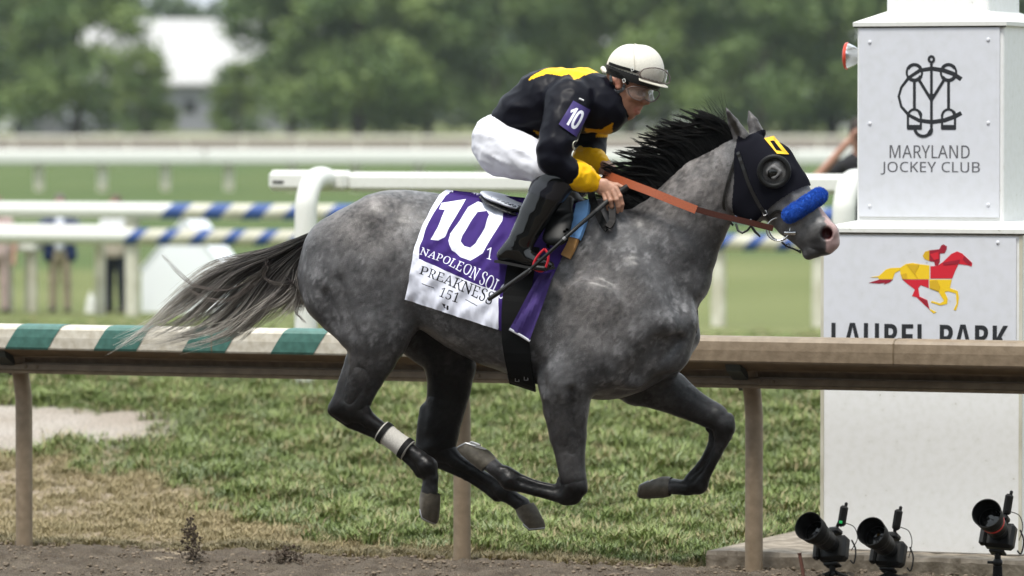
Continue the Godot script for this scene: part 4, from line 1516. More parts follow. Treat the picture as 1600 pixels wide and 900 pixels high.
func infield() -> void:
	var base := foot(205, 494)
	var fr := rail_frame(-base.z + base.x * tan(RAIL_TURN))
	var root := thing("striped_rail", "white double infield rail with slanting blue stripes", "rail", fr.origin, -RAIL_TURN)
	root.basis = fr.basis
	for rail in 2:
		var py := 331.0 if rail == 0 else 371.5
		var half := 12.5 if rail == 0 else 13.0
		var y := fp(fr, 400, py).y
		var r := fp(fr, 400, py - half).y - y
		var start := 262.0 if rail == 0 else 204.0
		var step := 63.5 if rail == 0 else 51.0
		var wide := 31.0 if rail == 0 else 21.0
		var xs: float = fp(fr, start, py).x
		var w := Bag.new()
		skew_tube(w, fp(fr, -700, py).x, xs, y, 0, r, 0.0, 1.0)
		part("rail_tube", w, M.white_paint, root)
		for k in 30:
			var px := start + step * k
			var xa := fp(fr, px, py).x
			var xb := fp(fr, px + wide, py).x
			var xc := fp(fr, px + step, py).x
			var s := Bag.new()
			skew_tube(s, xa, xb, y, 0, r, 1.0, 1.0)
			part("blue_stripe", s, M.blue_stripe, root)
			var t := Bag.new()
			skew_tube(t, xb, xc, y, 0, r, 1.0, 1.0)
			part("white_stripe", t, M.cream_paint, root)
	for px in [205.0, 660.0, 1121.0, 1279.0, 1700.0, -300.0]:
		var x := fp(fr, px, 494).x
		var wp := fr * Vector3(x, 0, 0)
		var gy := height(wp.x, wp.z)
		var p := Bag.new()
		var top: float = fp(fr, 400, 340 if px < 600 else 362).y
		p.box(Vector3(x, (gy - 0.2 + top) * 0.5, -0.03), Vector3(0.15, top - gy + 0.2, 0.1), Basis(), 0.02)
		part("post", p, M.cream_paint, root)
	# a second, plain rail and a bench to the left
	var bt := foot(150, 492)
	var fb := rail_frame(-bt.z + bt.x * tan(RAIL_TURN))
	var gate := thing("infield_gate", "plain white low gate rail beside the blue striped rail", "gate", fb.origin, -RAIL_TURN)
	gate.basis = fb.basis
	var gr := Bag.new()
	gr.box(Vector3((fp(fb, -60, 362).x + fp(fb, 196, 362).x) * 0.5, fp(fb, 100, 360).y, 0), Vector3(fp(fb, 196, 362).x - fp(fb, -60, 362).x, 0.13, 0.1), Basis(), 0.03)
	part("rail", gr, M.white_paint, gate)
	for px in [150.0, -50.0]:
		var x2 := fp(fb, px, 492).x
		var b2 := Bag.new()
		var t2 := fp(fb, 100, 352).y
		var g2 := height((fb * Vector3(x2, 0, 0)).x, (fb * Vector3(x2, 0, 0)).z)
		b2.box(Vector3(x2, (t2 + g2 - 0.2) * 0.5, -0.11), Vector3(0.11, t2 - g2 + 0.2, 0.1), Basis(), 0.02)
		part("post", b2, M.cream_paint, gate)
	var bb := foot(22, 488)
	var fc := rail_frame(-bb.z + bb.x * tan(RAIL_TURN))
	var bench := thing("white_table", "small white table with a thick plank top at the infield edge", "table", fc.origin, -RAIL_TURN)
	bench.basis = fc.basis
	var pl := Bag.new()
	var px0 := fp(fc, 4, 385).x
	var px1 := fp(fc, 60, 385).x
	var ty := fp(fc, 30, 385).y
	pl.box(Vector3((px0 + px1) * 0.5, ty, -0.25), Vector3(px1 - px0, 0.11, 0.7), Basis(), 0.02)
	part("top", pl, M.white_paint, bench)
	for q in [[0.18, 0.0], [0.85, 0.0], [0.18, -0.5], [0.85, -0.5]]:
		var lx := lerpf(px0, px1, q[0])
		var wp2 := fc * Vector3(lx, 0, q[1])
		var lg := Bag.new()
		var gy2 := height(wp2.x, wp2.z) - 0.1
		lg.box(Vector3(lx, (ty - 0.056 + gy2) * 0.5, q[1]), Vector3(0.08, ty - 0.056 - gy2, 0.08), Basis(), 0.01)
		part("leg", lg, M.cream_paint, bench)
	# white canopy
	var cb := foot(285, 489)
	var sc := FOCAL / -cb.z
	var can := thing("white_canopy", "small white canopy with pointed roof behind the striped rail", "canopy", cb, -RAIL_TURN * 0.4)
	var cw := 131.0 / sc
	var wall := Bag.new()
	var hh := 70.0 / sc
	wall.prism(PackedVector2Array([Vector2(-cw * 0.5, -0.05), Vector2(cw * 0.5, -0.05), Vector2(cw * 0.5, hh), Vector2(0.02, 149.0 / sc), Vector2(-cw * 0.5, hh)]), Transform3D(Basis(), Vector3(0, 0, -cw)), cw)
	part("skirt", wall, mat(Color(0.84, 0.86, 0.90), 0.8), can)
	var roof := Bag.new()
	for sg: float in [-1.0, 1.0]:
		var e0 := Vector2(cw * 0.53 * sg, hh - 0.035)
		var e1 := Vector2(0.02, 149.0 / sc)
		roof.prism(PackedVector2Array([e0, e1, e1 + Vector2(0, 0.02), e0 + Vector2(0, 0.02)]), Transform3D(Basis(), Vector3(0, 0, -cw - 0.03)), cw + 0.05)
	part("roof", roof, mat(Color(0.84, 0.86, 0.90), 0.8), can)
	var cone_at := foot(142, 489)
	var cone := thing("white_cone", "little white marker cone standing by the man in dark trousers", "marker", cone_at)
	var cn := Bag.new()
	var k2 := -cone_at.z / FOCAL
	cn.lathe([Vector2(10 * k2, 0), Vector2(9 * k2, 4 * k2), Vector2(7 * k2, 18 * k2), Vector2(2 * k2, 32 * k2), Vector2(0.001, 33 * k2)], Transform3D(), 16)
	part("body", cn, M.white_paint, cone)
	var tip := Bag.new()
	tip.lathe([Vector2(2.4 * k2, 29 * k2), Vector2(2.4 * k2, 34 * k2), Vector2(0.001, 35 * k2)], Transform3D(), 12)
	part("cap", tip, M.cream_paint, cone)

# ------------------------------------------------------------------ far rails
func far_rails() -> void:
	var b1 := foot(158, 299)
	var fr := rail_frame(-b1.z + b1.x * tan(RAIL_TURN) )
	# the far straight runs square to the view
	fr.basis = Basis(Vector3.UP, -0.02)
	fr.origin = Vector3(0, 0, b1.z)
	var root := thing("far_rail", "broad white rail across the far side of the green infield", "rail", fr.origin, -0.02)
	var top := fp(fr, 500, 234).y
	var low := fp(fr, 500, 257).y
	for k in 6:
		var xa := fp(fr, -600 + 460 * k, 240).x
		var xb := fp(fr, -600 + 460 * (k + 1), 240).x
		var b := Bag.new()
		b.box(Vector3((xa + xb) * 0.5, (top + low) * 0.5, 0), Vector3(xb - xa - 0.01, top - low, 0.2), Basis(), 0.06)
		part("rail_length", b, M.white_paint, root)
	for k in range(-5, 22):
		var x := fp(fr, 60.0 + 99.0 * k, 299).x
		var wp := fr * Vector3(x, 0, -0.08)
		var g := height(wp.x, wp.z)
		var p := Bag.new()
		p.box(Vector3(x, (g - 0.2 + low) * 0.5 + 0.05, -0.16), Vector3(0.24, low - g + 0.3, 0.12), Basis(), 0.03)
		part("post", p, M.cream_paint, root)
	var z2 := -262.0
	var f2 := Transform3D(Basis(), Vector3(0, 0, z2))
	var r2 := thing("outer_rail", "thin cream rail at the foot of the trees, beyond the dirt", "rail", f2.origin, 0.0)
	var t2 := fp(f2, 500, 212).y
	for k in 4:
		var xa2 := fp(f2, -600 + 700 * k, 214).x
		var xb2 := fp(f2, -600 + 700 * (k + 1), 214).x
		var b2 := Bag.new()
		b2.box(Vector3((xa2 + xb2) * 0.5, t2 - 0.12, 0), Vector3(xb2 - xa2 - 0.01, 0.24, 0.16), Basis(), 0.05)
		part("rail_length", b2, M.cream_paint, r2)
	for k in range(-5, 22):
		var x3 := fp(f2, 20.0 + 90.0 * k, 214).x
		var g3 := height(x3, z2)
		var p3 := Bag.new()
		p3.box(Vector3(x3, (g3 - 0.2 + t2 - 0.24) * 0.5, 0), Vector3(0.2, t2 - 0.24 - g3 + 0.2, 0.12), Basis(), 0.03)
		part("post", p3, M.cream_paint, r2)

# ------------------------------------------------------------------ trees and buildings beyond the track
func crown_mesh(seed_: int, wide: float, tall: float, base: float, dark: Color, pale: Color, leaves: int) -> ArrayMesh:
	var r := RandomNumberGenerator.new()
	r.seed = seed_
	var b := Bag.new()
	var clumps := []
	for k in 58:
		var a := r.randf() * TAU
		var t := r.randf() ** 0.8
		var y := lerpf(base, tall, t)
		var rad := wide * (0.42 + 0.68 * sin(PI * clampf(t * 0.78 + 0.2, 0, 1))) * sqrt(r.randf_range(0.12, 1.0))
		clumps.append([Vector3(cos(a) * rad, y, sin(a) * rad), r.randf_range(0.9, 2.0) * wide / 5.5, r.randf()])
	for c in clumps:
		var tone: Color = dark.lerp(pale, c[2])
		for k in leaves:
			var q := Vector3(r.randfn(), r.randfn() * 0.75, r.randfn()) * 0.55
			var p: Vector3 = c[0] + q * c[1]
			var u := Vector3(r.randf_range(-1, 1), r.randf_range(-1, 1), r.randf_range(-1, 1)).normalized()
			var w := u.cross(Vector3(r.randf_range(-1, 1), r.randf_range(-1, 1), r.randf_range(-1, 1))).normalized()
			var s := r.randf_range(0.16, 0.36)
			b.tint = tone * r.randf_range(0.7, 1.35)
			b.quad(p - u * s, p + w * s * 0.6, p + u * s, p - w * s * 0.6)
	return b.mesh()

func trees_and_buildings() -> void:
	var leaf := vc(mat(Color(1, 1, 1), 0.7))
	leaf.backlight_enabled = true
	leaf.backlight = Color(0.30, 0.42, 0.12)
	var bark := grain(mat(Color(0.10, 0.08, 0.06), 0.95), M.fine, 1.5)
	var crowns := [
		crown_mesh(1, 5.4, 15.0, 0.6, Color(0.075, 0.125, 0.032), Color(0.18, 0.24, 0.07), 190),
		crown_mesh(2, 6.4, 17.0, 0.6, Color(0.070, 0.118, 0.034), Color(0.15, 0.21, 0.065), 210),
		crown_mesh(3, 5.0, 14.0, 0.5, Color(0.070, 0.112, 0.040), Color(0.14, 0.18, 0.07), 190),
		crown_mesh(4, 4.2, 12.5, 0.5, Color(0.085, 0.135, 0.036), Color(0.19, 0.24, 0.075), 190)]
	# px, depth, crown, scale, label
	var spots := [
		[120, 396, 0, 0.95, "bright green tree left of the white barn"],
		[30, 418, 2, 0.9, "dark olive tree at the end of the tree line, half hiding a grey house"],
		[225, 388, 3, 0.50, "low round green tree in front of the barn wall"],
		[455, 398, 1, 0.86, "broad green tree right of the white barn"],
		[560, 392, 0, 1.05, "tall yellow green tree beside the broad tree at the barn"],
		[668, 408, 2, 1.0, "dark tree between the yellow green tree and the rider"],
		[775, 396, 1, 0.86, "dense green tree behind the rider's back"],
		[890, 410, 3, 1.2, "pale green tree above the rider's shoulder"],
		[985, 398, 0, 1.0, "green tree behind the rider's white helmet"],
		[1090, 412, 2, 1.1, "loose tree above the horse's mane"],
		[1190, 396, 1, 0.9, "dense tree above the horse's ears"],
		[1300, 404, 3, 1.25, "green tree beside the tower's upper lamp"],
		[1420, 396, 0, 1.0, "tree hidden for the most part by the finish tower"],
		[1560, 404, 1, 0.9, "tree behind the finish tower's far side"],
		[-90, 400, 1, 0.9, "large dark tree beyond the bright green tree"],
		[372, 385, 3, 0.42, "small round tree at the foot of the broad tree by the barn"],
		[610, 470, 1, 1.15, "tall dim tree in the second row near the barn"],
		[830, 468, 0, 1.25, "tall dim tree in the second row behind the rider"],
		[1040, 474, 1, 1.15, "tall dim tree in the second row above the mane"],
		[1250, 470, 2, 1.35, "tall dim tree in the second row near the tower"],
		[520, 464, 0, 1.2, "tall dim tree in the second row right of the barn"],
		[60, 468, 3, 1.3, "tall dim tree in the second row left of the barn"]]
	for s in spots:
		var p := deep(s[0], 212, s[1])
		p.y = height(p.x, p.z)
		var t := thing("tree", s[4], "tree", p, float(s[0]) * 0.7, "trees beyond the track")
		t.scale = Vector3.ONE * float(s[3])
		var tr := Bag.new()
		tr.tube([Vector3(0, -0.3, 0), Vector3(0.05, 1.5, 0), Vector3(0.1, 4.5, 0.1), Vector3(0.0, 9.0, 0.0), Vector3(0.1, 12.0, 0.1)], [0.42, 0.33, 0.26, 0.16, 0.05], 10)
		for k in 5:
			var a := k * 1.27
			tr.tube([Vector3(0.05, 3.0 + k * 1.2, 0), Vector3(cos(a) * 1.6, 5.0 + k * 1.2, sin(a) * 1.6), Vector3(cos(a) * 3.2, 6.2 + k * 1.2, sin(a) * 3.2)], [0.16, 0.11, 0.04], 6)
		part("trunk", tr, bark, t)
		shape("crown", crowns[s[2]], leaf, t)
	# a wood on rising ground far behind
	var w := Bag.new()
	var r := RandomNumberGenerator.new()
	r.seed = 88
	for k in 26000:
		var px := r.randf_range(-700, 2300)
		var top := 15.0 + 5.0 * noise.get_noise_1d(px * 0.6) + 3.0 * noise.get_noise_1d(px * 4.0 + 300.0)
		var p := deep(px, 212, 640.0 + r.randf_range(-14, 14))
		p.y = 0.4 + top * r.randf() ** 0.7
		var u := Vector3(r.randf_range(-1, 1), r.randf_range(-1, 1), r.randf_range(-1, 1)).normalized()
		var q := u.cross(Vector3(r.randf_range(-1, 1), r.randf_range(-1, 1), r.randf_range(-1, 1))).normalized()
		w.tint = Color(0.05, 0.078, 0.034).lerp(Color(0.08, 0.11, 0.05), r.randf())
		var s2 := r.randf_range(0.5, 1.1)
		w.quad(p - u * s2, p + q * s2 * 0.7, p + u * s2, p - q * s2 * 0.7)
	var wood := part("distant_wood", w, leaf, self)
	tag(wood, "dim blue green wood on the skyline behind the tree line", "wood", "", "stuff")
	# white barn
	var bp := deep(300, 212, 500)
	bp.y = height(bp.x, bp.z)
	var barn := thing("barn", "long barn with pale metal roof and grey wall between the trees", "barn", bp, 0.12)
	var wl := Bag.new()
	wl.box(Vector3(0, 2.2, -5), Vector3(24, 4.6, 10), Basis(), 0.02)
	part("wall", wl, grain(mat(Color(0.36, 0.36, 0.40), 0.8), M.fine, 3.0), barn)
	var rf := Bag.new()
	rf.prism(PackedVector2Array([Vector2(0.7, 4.35), Vector2(-5, 10.4), Vector2(-10.7, 4.35), Vector2(-10.7, 4.6), Vector2(-5, 10.7), Vector2(0.7, 4.6)]), Transform3D(Basis(Vector3(0, 0, 1), Vector3(0, 1, 0), Vector3(1, 0, 0)), Vector3(-12.6, 0, 0)), 25.2)
	part("roof", rf, mat(Color(0.46, 0.45, 0.45), 0.6), barn)
	for k in 5:
		var wd := Bag.new()
		wd.box(Vector3(-9 + 4.4 * k, 2.3, 0.03), Vector3(1.1, 1.2, 0.08), Basis(), 0.01)
		part("window", wd, grey(0.03, 0.1), barn)
	var door := Bag.new()
	door.box(Vector3(2.0, 1.3, 0.03), Vector3(1.6, 2.6, 0.08), Basis(), 0.01)
	part("door", door, mat(Color(0.25, 0.25, 0.28), 0.7), barn)
	# small grey house
	var gp := deep(68, 212, 404)
	gp.y = height(gp.x, gp.z)
	var house := thing("grey_house", "small house with a grey gable below the bright green tree", "house", gp, -0.3)
	var hw := Bag.new()
	hw.prism(PackedVector2Array([Vector2(-2.2, -0.2), Vector2(2.2, -0.2), Vector2(2.2, 1.0), Vector2(0.6, 2.3), Vector2(-2.2, 0.7)]), Transform3D(Basis(), Vector3(0, 0, -4)), 4.0)
	part("wall", hw, mat(Color(0.33, 0.34, 0.37), 0.8), house)
	var hr := Bag.new()
	hr.prism(PackedVector2Array([Vector2(-2.5, 0.60), Vector2(0.6, 2.42), Vector2(2.5, 0.9), Vector2(2.5, 1.05), Vector2(0.6, 2.6), Vector2(-2.5, 0.78)]), Transform3D(Basis(), Vector3(0, 0, -4.2)), 4.5)
	part("roof", hr, mat(Color(0.42, 0.43, 0.46), 0.7), house)
	# pale sheds seen through the gaps
	for s in [[2, 60, 24.0, "white shed glimpsed beyond the dark olive tree"], [1385, 16, 26.0, "white shed glimpsed between the tree and the finish tower"], [1000, 60, 40.0, "white stable block seen in specks through the trees behind the rider"]]:
		var sp := deep(s[0], 212, 560)
		sp.y = 0.5
		var shed := thing("shed", s[3], "shed", sp, 0.0)
		var hgt := deep(s[0], s[1], 560).y - 0.5
		var sw := Bag.new()
		var wd2: float = s[2] * 0.35
		sw.box(Vector3(0, hgt * 0.36, -3), Vector3(wd2, hgt * 0.74, 6), Basis(), 0.02)
		part("wall", sw, mat(Color(0.62, 0.62, 0.62), 0.8), shed)
		var sr := Bag.new()
		sr.prism(PackedVector2Array([Vector2(0.4, hgt * 0.72), Vector2(-3, hgt), Vector2(-6.4, hgt * 0.72), Vector2(-6.4, hgt * 0.75), Vector2(-3, hgt * 1.03), Vector2(0.4, hgt * 0.75)]), Transform3D(Basis(Vector3(0, 0, 1), Vector3(0, 1, 0), Vector3(1, 0, 0)), Vector3(-wd2 * 0.52, 0, 0)), wd2 * 1.04)
		part("roof", sr, mat(Color(0.72, 0.72, 0.72), 0.6), shed)

# ------------------------------------------------------------------ finish tower with its signs
func stroke(b: Bag, fr: Transform3D, pts: Array, w: Array, lift: float, lat: float) -> void:
	for i in pts.size() - 1:
		var q := []
		for j in [i, i + 1]:
			var p := Vector2(pts[j][0], pts[j][1])
			var t := (Vector2(pts[mini(j + 1, pts.size() - 1)][0], pts[mini(j + 1, pts.size() - 1)][1]) - Vector2(pts[maxi(j - 1, 0)][0], pts[maxi(j - 1, 0)][1])).normalized()
			var ww: float = w[mini(j, w.size() - 1)] * 0.80
			var s := Vector2(-t.y, t.x) * ww
			q.append(p + s); q.append(p - s)
		var r := []
		for p: Vector2 in [q[0], q[1], q[3], q[2]]:
			r.append(fp(fr, p.x, p.y, lat) + Vector3(0, 0, lift))
		b.face(r[0], r[1], r[2], r[3], (r[0] + r[2]) * 0.5 - Vector3(0, 0, 1))

func emblem_poly(b: Bag, fr: Transform3D, pts: Array, lat: float, lift: float) -> void:
	var flat := PackedVector2Array()
	for p in pts:
		var q := fp(fr, 1340 + p[0] / 4.5, 360 + p[1] / 4.5, lat)
		flat.append(Vector2(q.x, q.y))
	b.prism(flat, Transform3D(Basis(), Vector3(0, 0, lat + lift)), 0.0012)

func ring_pts(cx: float, cy: float, rx: float, ry: float, a0: float, a1: float, n := 20) -> Array:
	var out := []
	for k in n + 1:
		var a := lerpf(a0, a1, float(k) / n)
		out.append([1340 + (cx + cos(a) * rx) / 3.75, 60 + (cy - sin(a) * ry) / 3.75])
	return out

func tower() -> void:
	var fr := rail_frame(24.0)
	var root := thing("finish_tower", "white stepped finish tower with printed sign panels", "tower", fr.origin, -RAIL_TURN)
	root.basis = fr.basis
	var L := -0.40
	var xl := fp(fr, 1283, 600, L).x
	var xr := fp(fr, 1597, 600, L).x
	var W := xr - xl
	var ax := (xl + xr) * 0.5
	var Wm := W * 230.0 / 314.0
	var Lm := L - (W - Wm) * 0.5
	var Wu := W * 160.0 / 314.0
	var Lu := L - (W - Wu) * 0.5
	var zc := L - W * 0.5
	var slab_y := 0.085
	var y1 := fp(fr, 1440, 361, L).y
	var y1b := fp(fr, 1440, 346, Lm).y
	var y2 := fp(fr, 1440, 38, Lm).y
	var y2b := fp(fr, 1440, 18, Lu).y
	var b := Bag.new()
	b.box(Vector3(ax, (slab_y + y1) * 0.5, zc), Vector3(W, y1 - slab_y, W), Basis(), 0.006)
	part("lower_block", b, M.tower_white, root)
	b = Bag.new()
	b.box(Vector3(ax, (y1b + y2) * 0.5 - 0.02, zc), Vector3(Wm, y2 - y1b + 0.04, Wm), Basis(), 0.006)
	part("middle_block", b, M.tower_white, root)
	b = Bag.new()
	b.box(Vector3(ax, y2b + 0.55, zc), Vector3(Wu, 1.2, Wu), Basis(), 0.006)
	part("upper_block", b, M.tower_white, root)
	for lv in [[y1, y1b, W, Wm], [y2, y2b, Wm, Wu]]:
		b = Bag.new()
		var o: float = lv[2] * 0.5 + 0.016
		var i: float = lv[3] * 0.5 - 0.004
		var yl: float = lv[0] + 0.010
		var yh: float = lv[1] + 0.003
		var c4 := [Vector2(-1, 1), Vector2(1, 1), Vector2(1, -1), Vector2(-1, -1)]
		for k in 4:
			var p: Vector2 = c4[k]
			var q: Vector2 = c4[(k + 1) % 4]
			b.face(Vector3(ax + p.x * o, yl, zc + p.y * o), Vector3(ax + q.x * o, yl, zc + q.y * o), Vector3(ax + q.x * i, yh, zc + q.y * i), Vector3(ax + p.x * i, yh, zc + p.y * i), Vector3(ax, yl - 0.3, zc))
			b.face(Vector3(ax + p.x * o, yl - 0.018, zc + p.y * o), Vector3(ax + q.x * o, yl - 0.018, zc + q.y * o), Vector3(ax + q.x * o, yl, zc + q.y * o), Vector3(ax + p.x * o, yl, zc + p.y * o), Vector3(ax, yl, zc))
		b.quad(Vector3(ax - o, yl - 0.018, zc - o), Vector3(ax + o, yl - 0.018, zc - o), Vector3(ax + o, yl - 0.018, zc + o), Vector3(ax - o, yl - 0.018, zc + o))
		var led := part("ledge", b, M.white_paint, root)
		var gm := Bag.new()  # dark strip standing in for the shadow under the ledge overhang
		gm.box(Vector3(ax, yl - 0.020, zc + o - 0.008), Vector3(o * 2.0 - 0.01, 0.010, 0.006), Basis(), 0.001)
		part("shadow_strip", gm, grain(mat(Color(0.16, 0.15, 0.12), 0.8), noise_tex(0.03, Color(0.4, 0.42, 0.36), Color(1, 1, 1), 61), 0.4), led)
	# sign panels
	var panels := [[1343, 1562, 44, 340, Lm], [1288, 1588, 369, 590, L]]
	for k in 2:
		var q: Array = panels[k]
		var a := fp(fr, q[0], q[2], q[4])
		var d := fp(fr, q[1], q[3], q[4])
		b = Bag.new()
		b.box(Vector3((a.x + d.x) * 0.5, (a.y + d.y) * 0.5, q[4] + 0.004), Vector3(d.x - a.x, a.y - d.y, 0.008), Basis(), 0.001)
		var pan := part("sign_panel", b, M.sign_white, root, "panel with black interlaced emblem and two lines of lettering" if k == 0 else "panel with red and yellow racehorse emblem above bold lettering")
		var sc: Array = [[1360, 66], [1545, 62], [1360, 193], [1545, 192], [1360, 322], [1545, 320]] if k == 0 else [[1302, 385], [1560, 379], [1302, 560], [1570, 560]]
		for s in sc:
			var w := Bag.new()
			var sp := fp(fr, s[0], s[1], q[4])
			w.lathe([Vector2(0.009, 0.0), Vector2(0.008, 0.003), Vector2(0.004, 0.005), Vector2(0.0001, 0.0055)], Transform3D(Basis(Vector3.RIGHT, PI / 2), Vector3(sp.x, sp.y, q[4] + 0.008)), 12)
			part("screw", w, M.sign_white, pan)
		if k == 0:
			emblem(pan, fr, Lm + 0.0082)
			lettering(pan, fr, "MARYLAND", 1452.5, 237, 125, 20, Lm + 0.009, M.ink_thin, "Droid Sans", 400)
			lettering(pan, fr, "JOCKEY CLUB", 1453.5, 263, 155, 20, Lm + 0.009, M.ink_thin, "Droid Sans", 400)
		else:
			horse_emblem(pan, fr, L + 0.0082)
			lettering(pan, fr, "LAUREL PARK", 1437, 526, 276, 40, L + 0.009, M.ink, "Droid Sans", 700)
	# corner trim of the lower block
	for s in [xl + 0.006, xr - 0.006]:
		b = Bag.new()
		b.box(Vector3(s, (slab_y + y1) * 0.5, L + 0.002), Vector3(0.016, y1 - slab_y - 0.02, 0.006), Basis(), 0.001)
		part("corner_trim", b, M.cream_paint, root)
	# reflector lamp on the left face of the middle block
	var lamp := thing("reflector_lamp", "bare silver reflector lamp with red rim fixed to the tower's side", "lamp", fr.origin, -RAIL_TURN)
	lamp.basis = fr.basis
	var lx := ax - Wm * 0.5
	var at := fp(fr, 1338, 88, Lm - 0.12)
	at.x = lx
	var axis := Vector3(-1, 0.02, 0.10).normalized()
	var bs := Basis(Quaternion(Vector3.UP, axis))
	var cone := Bag.new()
	cone.lathe([Vector2(0.012, -0.01), Vector2(0.016, 0.012), Vector2(0.030, 0.030), Vector2(0.047, 0.055), Vector2(0.057, 0.076), Vector2(0.060, 0.084)], Transform3D(bs, at), 28)
	part("reflector", cone, grey(0.72, 0.22, 1.0), lamp)
	var rim := Bag.new()
	rim.lathe([Vector2(0.0605, 0.080), Vector2(0.0625, 0.086), Vector2(0.060, 0.094), Vector2(0.050, 0.098), Vector2(0.03, 0.101), Vector2(0.0001, 0.102)], Transform3D(bs, at), 28)
	part("red_front", rim, mat(Color(0.60, 0.06, 0.03), 0.25), lamp)
	# concrete slab under the tower
	var slab := thing("concrete_slab", "rough concrete slab under the white finish tower", "slab", fr.origin, -RAIL_TURN)
	slab.basis = fr.basis
	var sl := fp(fr, 1122, 880, -0.30)
	b = Bag.new()
	var n := 60
	var zs := [-0.14, -0.14, -0.15, -1.9]
	var ys := [-0.05, 0.066, 0.085, 0.085]
	for i in n:
		for r in 3:
			var q := []
			for e in [[i, r], [i + 1, r], [i + 1, r + 1], [i, r + 1]]:
				var x: float = sl.x + 0.05 * e[0]
				var wob := noise.get_noise_2d(x * 900.0, e[1] * 300.0) * 0.009
				q.append(Vector3(x, ys[e[1]] + (wob if e[1] in [1, 2] else 0.0), zs[e[1]] + (wob * 1.5 if e[1] < 3 else 0.0)))
			b.quad(q[0], q[1], q[2], q[3])
	b.quad(Vector3(sl.x, -0.05, -0.14), Vector3(sl.x, 0.072, -0.14), Vector3(sl.x, 0.085, -1.9), Vector3(sl.x, -0.05, -1.9))
	part("block", b, M.concrete, slab)
	# a rusty rod stuck in the ground
	var rod := thing("rusty_rod", "thin rusty rod leaning from the ground in front of the slab", "rod", fp(fr, 1256, 905, 0.1) * Vector3(1, 0, 1) + Vector3.ZERO)
	var r0 := fr * fp(fr, 1258, 912, 0.15)
	rod.position = r0
	var rb := Bag.new()
	var r1 := fr * fp(fr, 1249, 864, 0.15) - r0
	rb.tube([Vector3(0, -0.02, 0), r1 * 0.5, r1], [0.008], 8)
	part("shaft", rb, M.rust, rod)
	var rt := Bag.new()
	rt.tube([r1 * 0.97, r1 * 1.0], [0.0105], 8)
	part("top_collar", rt, M.rust, rod)

# unseen stand added to cut light from behind the camera and darken reflections
func unseen_grandstand() -> void:
	var root := thing("unseen_grandstand", "unseen covered stand added behind the camera to dim light and reflections from there", "unseen_grandstand", Vector3(0, 0, 24))
	var dark := mat(Color(0.16, 0.155, 0.15), 0.85)
	var b := Bag.new()
	for k in 14:
		b.box(Vector3(0, 0.35 + 0.30 * k, 1.0 + 0.95 * k), Vector3(150, 0.72 + 0.6 * k, 0.94), Basis(), 0.02)
	part("terrace", b, dark, root)
	b = Bag.new()
	b.box(Vector3(0, 8.5, 15.2), Vector3(150, 17, 1.0), Basis(), 0.02)
	part("back_wall", b, mat(Color(0.22, 0.21, 0.2), 0.8), root)
	b = Bag.new()
	b.box(Vector3(0, 17.4, 6.5), Vector3(154, 0.6, 20), Basis(Vector3.RIGHT, 0.05), 0.05)
	part("roof", b, mat(Color(0.35, 0.36, 0.38), 0.7), root)
	b = Bag.new()
	b.box(Vector3(0, 11.6, 9.0), Vector3(150, 3.2, 1.0), Basis(), 0.05)
	part("glazed_balcony", b, grey(0.05, 0.15), root)

func lettering(parent: Node3D, fr: Transform3D, text: String, px: float, py: float, wpx: float, hpx: float, lat: float, m: Material, family: String, bold: int) -> void:
	var t := letters(text, family, bold)
	var box := t.get_aabb()
	var a := fp(fr, px - wpx * 0.5, py, lat)
	var d := fp(fr, px + wpx * 0.5, py, lat)
	var hh := fp(fr, px, py - hpx * 0.5, lat).y - fp(fr, px, py + hpx * 0.5, lat).y
	var o := shape("lettering", t, m, parent)
	var s := Vector3((d.x - a.x) / box.size.x, hh / box.size.y, 1.0)
	o.transform = Transform3D(Basis.from_scale(s), Vector3((a.x + d.x) * 0.5, (a.y + d.y) * 0.5, lat) - Vector3(box.get_center().x * s.x, box.get_center().y * s.y, 0))

